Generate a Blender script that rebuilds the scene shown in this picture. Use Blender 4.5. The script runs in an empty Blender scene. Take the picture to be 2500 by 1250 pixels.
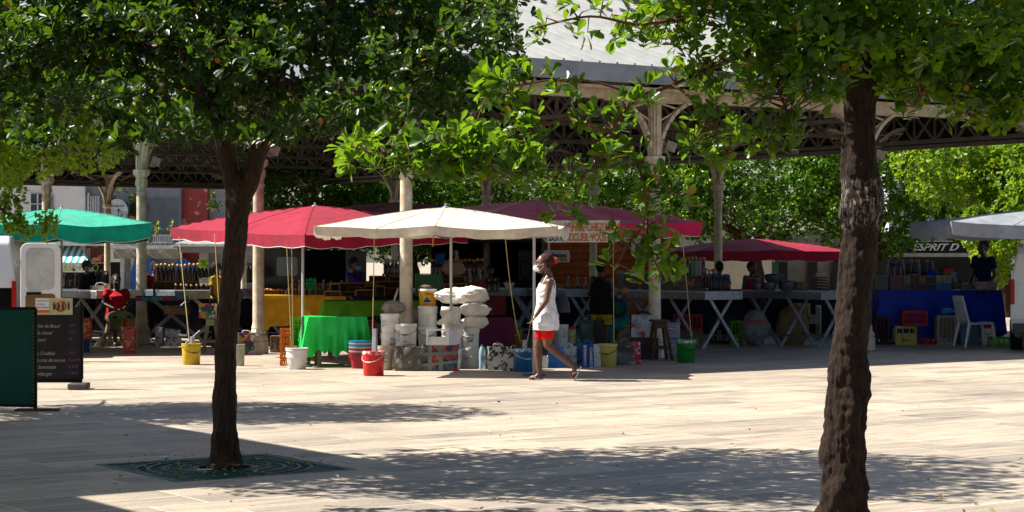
import bpy, math, random
import numpy as np
from mathutils import Vector, Matrix, noise
R = math.radians
scene = bpy.context.scene
C = scene.collection
# ---------------------------------------------------------------- camera, sky, sun, exposure
F, EYE = 4861.0, 1.6                    # focal length in pixels of a 2500 px wide frame, eye height
cam = bpy.data.objects.new('camera', bpy.data.cameras.new('camera')); C.objects.link(cam)
cam.location = (0, 0, EYE); cam.rotation_euler = (R(90), 0, 0)
cam.data.lens = 70; cam.data.sensor_width = 36; cam.data.clip_end = 2000
scene.camera = cam
SX, SY = 0.87, -0.12                    # shadow offset on the ground for each metre of height
el = math.atan(1 / math.hypot(SX, SY))
w = bpy.data.worlds.new('World'); scene.world = w; w.use_nodes = True
nt = w.node_tree; sky = nt.nodes.new('ShaderNodeTexSky'); sky.sky_type = 'NISHITA'; sky.sun_disc = False
sky.sun_elevation = el; sky.sun_rotation = math.atan2(-SX, -SY)
sky.dust_density = 1.5
nt.links.new(sky.outputs[0], nt.nodes['Background'].inputs[0]); nt.nodes['Background'].inputs[1].default_value = 0.05
sd = bpy.data.lights.new('sun', 'SUN'); sd.energy = 5.0; sd.angle = R(0.5); sd.color = (1, 0.94, 0.84)
sun = bpy.data.objects.new('sun', sd); C.objects.link(sun)
sun.rotation_euler = Vector((SX, SY, -1)).to_track_quat('-Z', 'Y').to_euler()
scene.view_settings.view_transform = 'Standard'; scene.view_settings.look = 'None'
scene.view_settings.exposure = 1.45; scene.view_settings.gamma = 1
scene.render.resolution_x = 1024; scene.render.resolution_y = 512
random.seed(7); rnd = random.random
def ru(a, b): return a + (b - a) * rnd()

# ---------------------------------------------------------------- places
def G(x, y):                            # where a spot of the paving seen at (x, y) lies
    d = F * EYE / (y - 625); return Vector(((x - 1250) * d / F, d, 0))
def A(x, y, d):
    return Vector(((x - 1250) * d / F, d, EYE - (y - 625) * d / F))
def DY(y): return F * EYE / (y - 625)
HA = R(34.7); U = Vector((math.cos(HA), math.sin(HA), 0)); V = Vector((-math.sin(HA), math.cos(HA), 0))
C0 = Vector((-1.53, 28.8, 0)); BAY = 4.6
def HX(u, v, z=0): return C0 + U * u + V * v + Vector((0, 0, z))

# ---------------------------------------------------------------- materials
MATS = {}
def tone(c, g=1.13, k=.84): return tuple(min(1, k * x ** g) for x in c[:3])
def mat(name, col, rough=0.7, metal=0.0, var=0.12, scale=6.0, bump=0.0, spec=0.25, col2=None, stretch=(1, 1, 1), trans=0.0, coat=0.0):
    if name in MATS: return MATS[name]
    col = tone(col); col2 = tone(col2) if col2 else None
    m = bpy.data.materials.new(name); m.use_nodes = True; n = m.node_tree.nodes; l = m.node_tree.links
    p = n['Principled BSDF']
    tc = n.new('ShaderNodeTexCoord'); mp = n.new('ShaderNodeMapping'); mp.inputs['Scale'].default_value = stretch
    l.new(tc.outputs['Object'], mp.inputs[0])
    nz = n.new('ShaderNodeTexNoise'); nz.inputs['Scale'].default_value = scale; nz.inputs['Detail'].default_value = 6
    nz.inputs['Roughness'].default_value = 0.65
    l.new(mp.outputs[0], nz.inputs['Vector'])
    cr = n.new('ShaderNodeValToRGB'); cr.color_ramp.elements[0].position = 0.35; cr.color_ramp.elements[1].position = 0.65
    c2 = col2 if col2 else tuple(max(0, c * (1 - 2.2 * var)) for c in col)
    c1 = tuple(min(1, c * (1 + var * .6)) for c in col) if not col2 else col
    cr.color_ramp.elements[0].color = (*c2, 1); cr.color_ramp.elements[1].color = (*c1, 1)
    l.new(nz.outputs['Fac'], cr.inputs[0]); l.new(cr.outputs[0], p.inputs['Base Color'])
    p.inputs['Roughness'].default_value = rough; p.inputs['Metallic'].default_value = metal
    p.inputs['Specular IOR Level'].default_value = spec
    if coat: p.inputs['Coat Weight'].default_value = coat; p.inputs['Coat Roughness'].default_value = 0.1
    if trans: p.inputs['Transmission Weight'].default_value = trans
    if bump:
        b = n.new('ShaderNodeBump'); b.inputs['Strength'].default_value = bump; b.inputs['Distance'].default_value = 0.02
        l.new(nz.outputs['Fac'], b.inputs['Height']); l.new(b.outputs[0], p.inputs['Normal'])
    MATS[name] = m; return m
def cloth(name, col, trans=0.25, rough=0.85, wr=0.25, scale=5, sheen=0):
    """woven sheet that lets a little light through, creased"""
    if name in MATS: return MATS[name]
    m = mat(name, col, rough, var=0.13, scale=scale, bump=wr, spec=0.2)
    n = m.node_tree.nodes; l = m.node_tree.links; p = n['Principled BSDF']; out = n['Material Output']
    if sheen: p.inputs['Sheen Weight'].default_value = sheen; p.inputs['Sheen Roughness'].default_value = .35
    t = n.new('ShaderNodeBsdfTranslucent'); t.inputs[0].default_value = (*tone(col), 1)
    mx = n.new('ShaderNodeMixShader'); mx.inputs[0].default_value = trans
    l.new(p.outputs[0], mx.inputs[1]); l.new(t.outputs[0], mx.inputs[2]); l.new(mx.outputs[0], out.inputs[0])
    return m
def printed(name, cols, scale=8, kind='VORONOI', rough=0.5, stretch=(1, 1, 1)):
    """printed sheet: patches of several colours"""
    if name in MATS: return MATS[name]
    cols = [tone(c) for c in cols]
    m = bpy.data.materials.new(name); m.use_nodes = True; n = m.node_tree.nodes; l = m.node_tree.links
    p = n['Principled BSDF']; tc = n.new('ShaderNodeTexCoord'); mp = n.new('ShaderNodeMapping')
    mp.inputs['Scale'].default_value = stretch; mp.inputs['Rotation'].default_value = (0, R(45) if kind == 'CHECK' else 0, 0)
    l.new(tc.outputs['Object'], mp.inputs[0])
    cr = n.new('ShaderNodeValToRGB'); cr.color_ramp.interpolation = 'CONSTANT'
    if kind == 'VORONOI':
        v = n.new('ShaderNodeTexVoronoi'); v.inputs['Scale'].default_value = scale
        nz = n.new('ShaderNodeTexNoise'); nz.inputs['Scale'].default_value = scale * .6; l.new(mp.outputs[0], nz.inputs[0])
        ad = n.new('ShaderNodeVectorMath'); ad.operation = 'MULTIPLY_ADD'; ad.inputs[1].default_value = (.35,) * 3
        l.new(nz.outputs['Color'], ad.inputs[0]); l.new(mp.outputs[0], ad.inputs[2]); l.new(ad.outputs[0], v.inputs['Vector'])
        sp = n.new('ShaderNodeSeparateColor'); l.new(v.outputs['Color'], sp.inputs[0]); l.new(sp.outputs[0], cr.inputs[0])
    elif kind == 'CHECK':
        sn = n.new('ShaderNodeVectorMath'); sn.operation = 'SNAP'; sn.inputs[1].default_value = (1 / scale,) * 3
        l.new(mp.outputs[0], sn.inputs[0]); wn = n.new('ShaderNodeTexWhiteNoise'); l.new(sn.outputs[0], wn.inputs[0]); l.new(wn.outputs[0], cr.inputs[0])
    else:
        nz = n.new('ShaderNodeTexNoise'); nz.inputs['Scale'].default_value = scale; nz.inputs['Detail'].default_value = 5
        l.new(mp.outputs[0], nz.inputs[0]); mr = n.new('ShaderNodeMapRange'); mr.inputs[1].default_value = .3; mr.inputs[2].default_value = .7
        l.new(nz.outputs['Fac'], mr.inputs[0]); l.new(mr.outputs[0], cr.inputs[0])
    e = cr.color_ramp.elements
    while len(e) > 1: e.remove(e[0])
    e[0].position = 0; e[0].color = (*cols[0], 1)
    for i, c in enumerate(cols[1:]):
        q = e.new((i + 1) / len(cols)); q.color = (*c, 1)
    l.new(cr.outputs[0], p.inputs['Base Color']); p.inputs['Roughness'].default_value = rough
    MATS[name] = m; return m
def stripes(name, c1, c2, freq, axis='X', rough=0.8):
    if name in MATS: return MATS[name]
    m = bpy.data.materials.new(name); m.use_nodes = True; n = m.node_tree.nodes; l = m.node_tree.links
    p = n['Principled BSDF']; tc = n.new('ShaderNodeTexCoord'); wv = n.new('ShaderNodeTexWave')
    wv.bands_direction = axis; wv.inputs['Scale'].default_value = freq; l.new(tc.outputs['Object'], wv.inputs[0])
    cr = n.new('ShaderNodeValToRGB'); cr.color_ramp.interpolation = 'CONSTANT'
    cr.color_ramp.elements[0].color = (*c1, 1); cr.color_ramp.elements[1].position = .5; cr.color_ramp.elements[1].color = (*c2, 1)
    l.new(wv.outputs['Fac'], cr.inputs[0]); l.new(cr.outputs[0], p.inputs['Base Color']); p.inputs['Roughness'].default_value = rough
    MATS[name] = m; return m
def leafmat(name, dark, light, tr, rough=0.38, tmix=0.38):
    if name in MATS: return MATS[name]
    m = bpy.data.materials.new(name); m.use_nodes = True; n = m.node_tree.nodes; l = m.node_tree.links
    p = n['Principled BSDF']; out = n['Material Output']; g = n.new('ShaderNodeNewGeometry')
    cr = n.new('ShaderNodeValToRGB'); e = cr.color_ramp.elements
    e[0].color = (*dark, 1); e[1].color = (*light, 1); e[1].position = .975
    q = e.new(.995); q.color = (.35, .16, .02, 1)
    l.new(g.outputs['Random Per Island'], cr.inputs[0]); l.new(cr.outputs[0], p.inputs['Base Color'])
    p.inputs['Roughness'].default_value = rough; p.inputs['Specular IOR Level'].default_value = .22
    t = n.new('ShaderNodeBsdfTranslucent'); t.inputs[0].default_value = (*tr, 1)
    mx = n.new('ShaderNodeMixShader'); mx.inputs[0].default_value = tmix
    l.new(p.outputs[0], mx.inputs[1]); l.new(t.outputs[0], mx.inputs[2]); l.new(mx.outputs[0], out.inputs[0])
    MATS[name] = m; return m
def glassy(name, col, alpha=0.45, rough=0.15):
    if name in MATS: return MATS[name]
    m = bpy.data.materials.new(name); m.use_nodes = True; n = m.node_tree.nodes; l = m.node_tree.links
    p = n['Principled BSDF']; p.inputs['Base Color'].default_value = (*col, 1); p.inputs['Roughness'].default_value = rough
    p.inputs['Alpha'].default_value = alpha; MATS[name] = m; return m

# ---------------------------------------------------------------- mesh helper
class MB:
    def __init__(s): s.v = []; s.f = []; s.m = []; s.cur = 0
    def add(s, vs, fs):
        b = len(s.v); s.v += [tuple(v) for v in vs]
        for f in fs: s.f.append(tuple(b + i for i in f)); s.m.append(s.cur)
        return s
    def box(s, c, d, M=None):
        hx, hy, hz = d[0] / 2, d[1] / 2, d[2] / 2
        vs = [Vector((x * hx, y * hy, z * hz)) for z in (-1, 1) for y in (-1, 1) for x in (-1, 1)]
        if M is not None: vs = [M @ v for v in vs]
        c = Vector(c); vs = [v + c for v in vs]
        return s.add(vs, [(0, 2, 3, 1), (4, 5, 7, 6), (0, 1, 5, 4), (2, 6, 7, 3), (0, 4, 6, 2), (1, 3, 7, 5)])
    def bar(s, a, b, w_, h_, up=(0, 0, 1)):
        a = Vector(a); b = Vector(b); d = b - a; L = d.length
        if L < 1e-6: return s
        z = d / L; x = Vector(up).cross(z)
        if x.length < 1e-4: x = Vector((1, 0, 0)).cross(z)
        x.normalize(); y = z.cross(x)
        return s.box((a + b) / 2, (w_, h_, L), Matrix((x, y, z)).transposed())
    def tube(s, pts, rad, n=10, caps=True, sq=(1, 1), round_=False, up=None):
        pts = [Vector(p) for p in pts]
        if not hasattr(rad, '__len__'): rad = [rad] * len(pts)
        rad = list(rad)
        if round_:
            d0 = (pts[0] - pts[1]).normalized(); d1 = (pts[-1] - pts[-2]).normalized()
            r0, r1 = rad[0], rad[-1]
            m0 = min(r0) if hasattr(r0, '__len__') else r0; m1 = min(r1) if hasattr(r1, '__len__') else r1
            sc = lambda r, q: tuple(x * q for x in r) if hasattr(r, '__len__') else r * q
            pts = [pts[0] + d0 * m0 * .95, pts[0] + d0 * m0 * .7] + pts + [pts[-1] + d1 * m1 * .7, pts[-1] + d1 * m1 * .95]
            rad = [sc(r0, .3), sc(r0, .72)] + rad + [sc(r1, .72), sc(r1, .3)]
        k = len(pts); prev = None; vs = []
        for i, p in enumerate(pts):
            t = (pts[min(i + 1, k - 1)] - pts[max(i - 1, 0)])
            if t.length < 1e-9: t = Vector((0, 0, 1))
            t.normalize()
            if prev is None:
                a = Vector(up) if up else (Vector((0, 1, 0)) if abs(t.y) < .9 else Vector((1, 0, 0)))
                x = a.cross(t).normalized()
            else: x = (prev - t * prev.dot(t)).normalized()
            prev = x; y = t.cross(x); r = rad[i]
            rx, ry = (r if hasattr(r, '__len__') else (r * sq[0], r * sq[1]))
            for j in range(n):
                q = 2 * math.pi * j / n; vs.append(p + x * rx * math.cos(q) + y * ry * math.sin(q))
        fs = [(i * n + j, i * n + (j + 1) % n, (i + 1) * n + (j + 1) % n, (i + 1) * n + j) for i in range(k - 1) for j in range(n)]
        if caps: fs += [tuple(range(n))[::-1], tuple((k - 1) * n + j for j in range(n))]
        return s.add(vs, fs)
    def lathe(s, prof, c=(0, 0, 0), n=20, caps=True, sq=(1, 1)):
        vs = []; c = Vector(c)
        for r, z in prof:
            for j in range(n):
                q = 2 * math.pi * j / n; vs.append(c + Vector((r * sq[0] * math.cos(q), r * sq[1] * math.sin(q), z)))
        k = len(prof)
        fs = [(i * n + j, i * n + (j + 1) % n, (i + 1) * n + (j + 1) % n, (i + 1) * n + j) for i in range(k - 1) for j in range(n)]
        if caps: fs += [tuple(range(n))[::-1], tuple((k - 1) * n + j for j in range(n))]
        return s.add(vs, fs)
    def ball(s, c, r, n=12, k=8):
        r = (r, r, r) if not hasattr(r, '__len__') else r; c = Vector(c); vs = []
        for i in range(1, k):
            a = math.pi * i / k
            for j in range(n):
                q = 2 * math.pi * j / n; vs.append(c + Vector((r[0] * math.sin(a) * math.cos(q), r[1] * math.sin(a) * math.sin(q), -r[2] * math.cos(a))))
        vs += [c - Vector((0, 0, r[2])), c + Vector((0, 0, r[2]))]; b, t = len(vs) - 2, len(vs) - 1
        fs = [(i * n + j, i * n + (j + 1) % n, (i + 1) * n + (j + 1) % n, (i + 1) * n + j) for i in range(k - 2) for j in range(n)]
        fs += [(b, (j + 1) % n, j) for j in range(n)] + [(t, (k - 2) * n + j, (k - 2) * n + (j + 1) % n) for j in range(n)]
        return s.add(vs, fs)
    def rings(s, rs, n=16, caps=True):
        """horizontal elliptical rings (x, y, z, rx, ry)"""
        vs = []
        for x, y, z, rx, ry in rs:
            for j in range(n):
                q = 2 * math.pi * j / n; vs.append((x + rx * math.cos(q), y + ry * math.sin(q), z))
        k = len(rs)
        fs = [(i * n + j, i * n + (j + 1) % n, (i + 1) * n + (j + 1) % n, (i + 1) * n + j) for i in range(k - 1) for j in range(n)]
        if caps: fs += [tuple(range(n))[::-1], tuple((k - 1) * n + j for j in range(n))]
        return s.add(vs, fs)
    def grid(s, fn, nu, nv):
        vs = [fn(i / nu, j / nv) for j in range(nv + 1) for i in range(nu + 1)]
        return s.add(vs, [(j * (nu + 1) + i, j * (nu + 1) + i + 1, (j + 1) * (nu + 1) + i + 1, (j + 1) * (nu + 1) + i) for j in range(nv) for i in range(nu)])
    def prism(s, poly, y0, y1):
        n = len(poly); vs = [(x, y0, z) for x, z in poly] + [(x, y1, z) for x, z in poly]
        return s.add(vs, [tuple(range(n)), tuple(range(n, 2 * n))[::-1]] + [(i, i + n, (i + 1) % n + n, (i + 1) % n) for i in range(n)])
    def build(s, name, mats, parent=None, smooth=False, loc=None, bevel=0, solid=0):
        me = bpy.data.meshes.new(name); me.from_pydata(s.v, [], s.f)
        for m in (mats if isinstance(mats, (list, tuple)) else [mats]): me.materials.append(m)
        if any(s.m): me.polygons.foreach_set('material_index', s.m)
        if smooth: me.polygons.foreach_set('use_smooth', [True] * len(me.polygons))
        me.update(); o = bpy.data.objects.new(name, me); C.objects.link(o)
        if parent: o.parent = parent
        if loc is not None: o.location = loc
        if bevel:
            b = o.modifiers.new('b', 'BEVEL'); b.width = bevel; b.segments = 2; b.limit_method = 'ANGLE'
        if solid:
            b = o.modifiers.new('s', 'SOLIDIFY'); b.thickness = solid; b.offset = 0
        if smooth and hasattr(me, 'set_sharp_from_angle'): me.set_sharp_from_angle(angle=R(45))
        return o
def tag(o, label=None, cat=None, group=None, kind=None):
    if label: o['label'] = label
    if cat: o['category'] = cat
    if group: o['group'] = group
    if kind: o['kind'] = kind
    return o
def thing(name, label, cat, loc=(0, 0, 0), rz=0, group=None):
    o = bpy.data.objects.new(name, None); C.objects.link(o); o.empty_display_size = .2
    o.location = loc; o.rotation_euler = (0, 0, rz); return tag(o, label, cat, group)
def dup(o, loc=None, rz=None, label=None, parent=None, sc=None, group=None):
    c = o.copy(); C.objects.link(c)
    if parent: c.parent = parent
    if loc is not None: c.location = loc
    if rz is not None: c.rotation_euler = (0, 0, rz)
    if sc: c.scale = (sc, sc, sc) if not hasattr(sc, '__len__') else sc
    if label: c['label'] = label
    if group: c['group'] = group
    for ch in list(o.children): dup(ch, parent=c)
    return c
def text(name, body, size, m, parent, loc, rot=(R(90), 0, 0), depth=.004, shear=0, sx=1, align='LEFT', bold=0):
    cu = bpy.data.curves.new(name, 'FONT'); cu.body = body; cu.size = size; cu.extrude = depth; cu.shear = shear; cu.offset = bold
    cu.align_x = align; cu.resolution_u = 3
    t = bpy.data.objects.new('tmp', cu); C.objects.link(t)
    me = bpy.data.meshes.new_from_object(t.evaluated_get(bpy.context.evaluated_depsgraph_get()))
    bpy.data.objects.remove(t); me.materials.clear(); me.materials.append(m)
    o = bpy.data.objects.new(name, me); C.objects.link(o); o.parent = parent; o.location = loc; o.rotation_euler = rot; o.scale = (sx, 1, 1)
    return o
def remesh(mb, name, m, parent, vox=.008, smooth=4, fold=0):
    me = bpy.data.meshes.new(name); me.from_pydata(mb.v, [], mb.f); me.update()
    t = bpy.data.objects.new('tmp', me); C.objects.link(t)
    r = t.modifiers.new('r', 'REMESH'); r.mode = 'VOXEL'; r.voxel_size = vox
    q = t.modifiers.new('q', 'SMOOTH'); q.factor = .5; q.iterations = smooth
    me2 = bpy.data.meshes.new_from_object(t.evaluated_get(bpy.context.evaluated_depsgraph_get()))
    bpy.data.objects.remove(t); me2.materials.clear(); me2.materials.append(m)
    me2.polygons.foreach_set('use_smooth', [True] * len(me2.polygons))
    if fold:
        n_ = len(me2.vertices); co = np.empty(n_ * 3, np.float32); no = np.empty(n_ * 3, np.float32)
        me2.vertices.foreach_get('co', co); me2.vertices.foreach_get('normal', no); co = co.reshape(-1, 3); no = no.reshape(-1, 3)
        q = np.array([abs(noise.noise(Vector((x * 5 + z * 4, y * 5 - z * 3, z * 15)))) - .15 + .5 * noise.noise(Vector((x * 14, y * 14, z * 9))) for x, y, z in co.tolist()])
        me2.vertices.foreach_set('co', (co + no * q[:, None] * fold).ravel().astype(np.float32)); me2.update()
    o = bpy.data.objects.new(name, me2); C.objects.link(o); o.parent = parent
    return o

# ---------------------------------------------------------------- shared materials
mCream = mat('cream_painted_iron', (.70, .65, .54), .55, var=.14, scale=5, bump=.2, col2=(.45, .36, .25))
mCream2 = mat('dull_cream_iron', (.42, .38, .32), .6, var=.2, scale=4, bump=.2)  # darker cream, used on the floodlight housings
mGirder = mat('grey_painted_iron', (.19, .17, .145), .6, var=.15)
mZinc = mat('zinc_fascia', (.30, .33, .38), .5, var=.15, scale=2, bump=.05)
mRoof = mat('light_roof_sheet', (.37, .38, .38), .5, var=.08, scale=1.5)
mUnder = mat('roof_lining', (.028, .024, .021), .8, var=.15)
mSteel = mat('galvanised_steel', (.42, .45, .50), .45, .5, var=.15, scale=12)
mPole = mat('pale_pole', (.50, .50, .50), .4, var=.08)
mSteelD = mat('dull_or_shaded_steel', (.20, .215, .24), .5, .4, var=.15, scale=12)  # dull fittings; also paints shade onto the trestle table sides
mBlack = mat('black', (.010, .010, .011), .7, spec=.12)
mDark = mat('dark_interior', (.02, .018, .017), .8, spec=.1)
mWhite = mat('white_plastic', (.74, .73, .70), .35, var=.06, scale=9, coat=.2)
mWhiteP = mat('white_paint', (.72, .73, .74), .4, coat=.5, var=.04, scale=3)
mWood = mat('raw_wood', (.36, .22, .11), .7, var=.25, scale=5, stretch=(1, 1, 12), bump=.1)
mWoodD = mat('dark_wood', (.12, .07, .035), .65, var=.3, scale=5, stretch=(8, 8, 1), bump=.15)
mWoodO = mat('old_pale_wood', (.30, .24, .18), .8, var=.3, scale=5, stretch=(8, 8, 1), bump=.15)
mCard = mat('cardboard', (.34, .21, .11), .85, var=.1)
mRope = mat('rope', (.50, .40, .20), .9)
mSkin = mat('dark_brown_skin', (.16, .066, .034), .48, var=.12, scale=8, spec=.5)
mSkinD = mat('deep_brown_skin', (.07, .032, .018), .5, var=.1, spec=.5)
mHair = mat('black_hair', (.012, .010, .009), .8, bump=.6, scale=60)
mMaroon = cloth('maroon_canvas', (.33, .010, .045), .05, sheen=.12)
mMaroon2 = cloth('plum_canvas', (.60, .028, .125), .08, sheen=.25)
mEcru = cloth('ecru_canvas', (.76, .68, .56), .15)
mGreenC = cloth('green_canvas', (.003, .38, .26), .0, sheen=.3)
mGreyC = cloth('grey_canvas', (.42, .45, .50), .3)
# ---------------------------------------------------------------- ground
def paving():
    m = bpy.data.materials.new('stone_slab_paving'); m.use_nodes = True; n = m.node_tree.nodes; l = m.node_tree.links
    p = n['Principled BSDF']; tc = n.new('ShaderNodeTexCoord'); mp = n.new('ShaderNodeMapping')
    mp.inputs['Rotation'].default_value = (0, 0, -HA); l.new(tc.outputs['Object'], mp.inputs[0])
    br = n.new('ShaderNodeTexBrick'); l.new(mp.outputs[0], br.inputs['Vector'])
    br.inputs['Scale'].default_value = 1; br.inputs['Brick Width'].default_value = 1.15; br.inputs['Row Height'].default_value = .42
    br.inputs['Mortar Size'].default_value = .0095; br.inputs['Mortar Smooth'].default_value = .3; br.inputs['Bias'].default_value = 0
    br.offset = .37; br.offset_frequency = 3
    br.inputs['Color1'].default_value = (.435, .372, .300, 1); br.inputs['Color2'].default_value = (.268, .240, .205, 1)
    br.inputs['Mortar'].default_value = (.56, .51, .44, 1)
    br2 = n.new('ShaderNodeTexBrick'); l.new(mp.outputs[0], br2.inputs['Vector'])
    for k in ('Scale', 'Brick Width', 'Row Height'): br2.inputs[k].default_value = br.inputs[k].default_value
    br2.offset = .37; br2.offset_frequency = 3; br2.inputs['Mortar Size'].default_value = 0
    br2.inputs['Color1'].default_value = (0, 0, 0, 1); br2.inputs['Color2'].default_value = (1, 1, 1, 1)
    st = n.new('ShaderNodeMapping'); st.inputs['Scale'].default_value = (.7, 4.2, 1); l.new(mp.outputs[0], st.inputs[0])
    # shift the streaks from slab to slab
    ad = n.new('ShaderNodeVectorMath'); ad.operation = 'MULTIPLY_ADD'; ad.inputs[1].default_value = (7, 13, 5)
    l.new(br2.outputs[0], ad.inputs[0]); l.new(st.outputs[0], ad.inputs[2])
    nz = n.new('ShaderNodeTexNoise'); nz.inputs['Scale'].default_value = 2.2; nz.inputs['Detail'].default_value = 8; nz.inputs['Roughness'].default_value = .7
    l.new(ad.outputs[0], nz.inputs['Vector'])
    cr = n.new('ShaderNodeValToRGB'); e = cr.color_ramp.elements
    e[0].position = .34; e[0].color = (.38, .37, .37, 1); e[1].position = .62; e[1].color = (1.12, 1.06, .98, 1)
    q = e.new(.44); q.color = (.80, .775, .75, 1)
    l.new(nz.outputs['Fac'], cr.inputs[0])
    mx = n.new('ShaderNodeMix'); mx.data_type = 'RGBA'; mx.blend_type = 'MULTIPLY'; mx.inputs[0].default_value = .8
    l.new(br.outputs[0], mx.inputs[6]); l.new(cr.outputs[0], mx.inputs[7])
    n2 = n.new('ShaderNodeTexNoise'); n2.inputs['Scale'].default_value = .35; n2.inputs['Detail'].default_value = 5; l.new(mp.outputs[0], n2.inputs[0])
    c2 = n.new('ShaderNodeValToRGB'); c2.color_ramp.elements[0].position = .35; c2.color_ramp.elements[0].color = (.80, .80, .81, 1)
    c2.color_ramp.elements[1].position = .65; c2.color_ramp.elements[1].color = (1.08, 1.06, 1.03, 1); l.new(n2.outputs['Fac'], c2.inputs[0])
    m2 = n.new('ShaderNodeMix'); m2.data_type = 'RGBA'; m2.blend_type = 'MULTIPLY'; m2.inputs[0].default_value = 1
    l.new(mx.outputs[2], m2.inputs[6]); l.new(c2.outputs[0], m2.inputs[7])
    n4 = n.new('ShaderNodeTexNoise'); n4.inputs['Scale'].default_value = 38; n4.inputs['Detail'].default_value = 3; l.new(mp.outputs[0], n4.inputs[0])
    c4 = n.new('ShaderNodeValToRGB'); c4.color_ramp.elements[0].position = .3; c4.color_ramp.elements[0].color = (.80, .79, .78, 1); c4.color_ramp.elements[1].position = .6; l.new(n4.outputs['Fac'], c4.inputs[0])
    m4 = n.new('ShaderNodeMix'); m4.data_type = 'RGBA'; m4.blend_type = 'MULTIPLY'; m4.inputs[0].default_value = 1
    l.new(m2.outputs[2], m4.inputs[6]); l.new(c4.outputs[0], m4.inputs[7]); m2 = m4
    # small dark spots: gum, dirt
    vo = n.new('ShaderNodeTexVoronoi'); vo.inputs['Scale'].default_value = 3.1; l.new(mp.outputs[0], vo.inputs['Vector'])
    c3 = n.new('ShaderNodeValToRGB'); c3.color_ramp.elements[0].position = .035; c3.color_ramp.elements[0].color = (.5, .48, .46, 1)
    c3.color_ramp.elements[1].position = .06; c3.color_ramp.elements[1].color = (1, 1, 1, 1); l.new(vo.outputs['Distance'], c3.inputs[0])
    m3 = n.new('ShaderNodeMix'); m3.data_type = 'RGBA'; m3.blend_type = 'MULTIPLY'; m3.inputs[0].default_value = 1
    l.new(m2.outputs[2], m3.inputs[6]); l.new(c3.outputs[0], m3.inputs[7]); l.new(m3.outputs[2], p.inputs['Base Color'])
    p.inputs['Roughness'].default_value = .6; p.inputs['Specular IOR Level'].default_value = .35
    b = n.new('ShaderNodeBump'); b.inputs['Strength'].default_value = .25; b.inputs['Distance'].default_value = .01
    l.new(nz.outputs['Fac'], b.inputs['Height']); l.new(b.outputs[0], p.inputs['Normal'])
    return m
GR = G(548, 1140); GR.z = 0
HW = .74                                   # half width of the tree grate
def square(c, h, z):
    return [c + U * (a * h) + V * (b * h) + Vector((0, 0, z)) for a, b in ((-1, -1), (1, -1), (1, 1), (-1, 1))]
g = MB(); inner = square(GR, HW, 0)
big = square(GR, 400, 0)
g.add(big + inner, [(0, 1, 5, 4), (1, 2, 6, 5), (2, 3, 7, 6), (3, 0, 4, 7)])
tag(g.build('paving', paving()), kind='structure')
b = MB(); b.add(inner + square(GR, HW, -.06), [(0, 1, 5, 4), (1, 2, 6, 5), (2, 3, 7, 6), (3, 0, 4, 7), (4, 5, 6, 7)])
tag(b.build('tree_pit_soil', mat('pit_soil', (.05, .035, .02), .9, bump=.5, scale=20)), kind='structure')
# cast iron grate: frame, rings and radial bars
mGrate = mat('green_cast_iron', (.035, .125, .095), .45, .2, var=.2, scale=14)
t = thing('tree_grate', 'dark green cast iron grate round the foot of the left tree', 'tree grate', (GR.x, GR.y, -.012), HA)
fr = MB()
for a in (-1, 1):
    fr.box((a * (HW - .04), 0, 0), (.05, 2 * HW - .03, .024)); fr.box((0, a * (HW - .04), 0), (2 * HW - .13, .05, .024))
fr.build('frame', mGrate, t)
rg = MB()
for r in (.22, .34, .46, .57, .66):
    rg.lathe([(r - .014, -.01), (r + .014, -.01), (r + .014, .012), (r - .014, .012), (r - .014, -.01)], n=64, caps=False)
for k in range(56):
    a = 2 * math.pi * k / 56; dx, dy = math.cos(a), math.sin(a)
    rg.bar((dx * .22, dy * .22, -.002), (dx * .66, dy * .66, -.002), .017, .014)
rg.build('ring_bars', mGrate, t)
# the slatted corner plates, one mesh for each corner
for sx in (-1, 1):
    for sy in (-1, 1):
        cg = MB()
        for k in range(14):
            f = k * .032
            a0 = sx * (HW - .07); a1 = sx * max(.0, (HW - .07) - .42 + f)
            yy = sy * (HW - .075 - f)
            lim = math.sqrt(max(0, .67 ** 2 - yy * yy)) if abs(yy) < .67 else .12
            if lim < HW - .08: cg.box(((abs(a0) + lim) / 2 * sx, yy, -.002), (abs(a0) - lim, .017, .016))
        cg.build('corner_slats', mGrate, t)

# ---------------------------------------------------------------- the market hall
NU, NV = 3, 7
hall = thing('market_hall', 'open iron market hall with cream columns and a pale ribbed hipped roof', 'market hall', HX(0, 0), HA)
capz = 3.17
shaft = MB(); shaft.lathe([(.115, .42), (.098, .5), (.094, 1.4), (.088, 2.74)], n=20)
plinth = MB(); plinth.lathe([(.172, 0), (.172, .2), (.15, .215), (.165, .25), (.15, .3), (.12, .33), (.13, .36), (.112, .42)], n=8)
cap = MB(); cap.lathe([(.09, 2.72), (.108, 2.735), (.108, 2.765), (.092, 2.78), (.088, 2.84), (.125, 2.91), (.115, 2.99), (.10, 3.03), (.15, 3.08), (.165, 3.10), (.165, 3.17), (.13, 3.18)], n=8)
cap.box((0, 0, 3.62), (.15, .15, .9)); cap.box((0, 0, 3.62), (.2, .07, .896)); cap.box((0, 0, 3.62), (.07, .2, .898))
br = MB()                                    # curved bracket in the local +x direction
def arc(r, z0, x0, zz=1, n=10): return [Vector((x0 + r * (1 - math.cos(a * math.pi / 2 / n)), 0, z0 + zz * r * math.sin(a * math.pi / 2 / n))) for a in range(n + 1)]
pts = arc(1.0, 3.12, .07, 1)
for a, b2 in zip(pts[:-1], pts[1:]): br.bar(a, b2 + (b2 - a) * .1, .085, .03, up=(0, 1, 0)) if 0 else br.bar(a, b2 + (b2 - a) * .12, .06, .095, up=(0, 1, 0))
br.bar(pts[6], Vector((.08, 0, 4.02)), .028, .028); br.bar((.07, 0, 3.72), pts[6], .025, .025)
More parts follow.
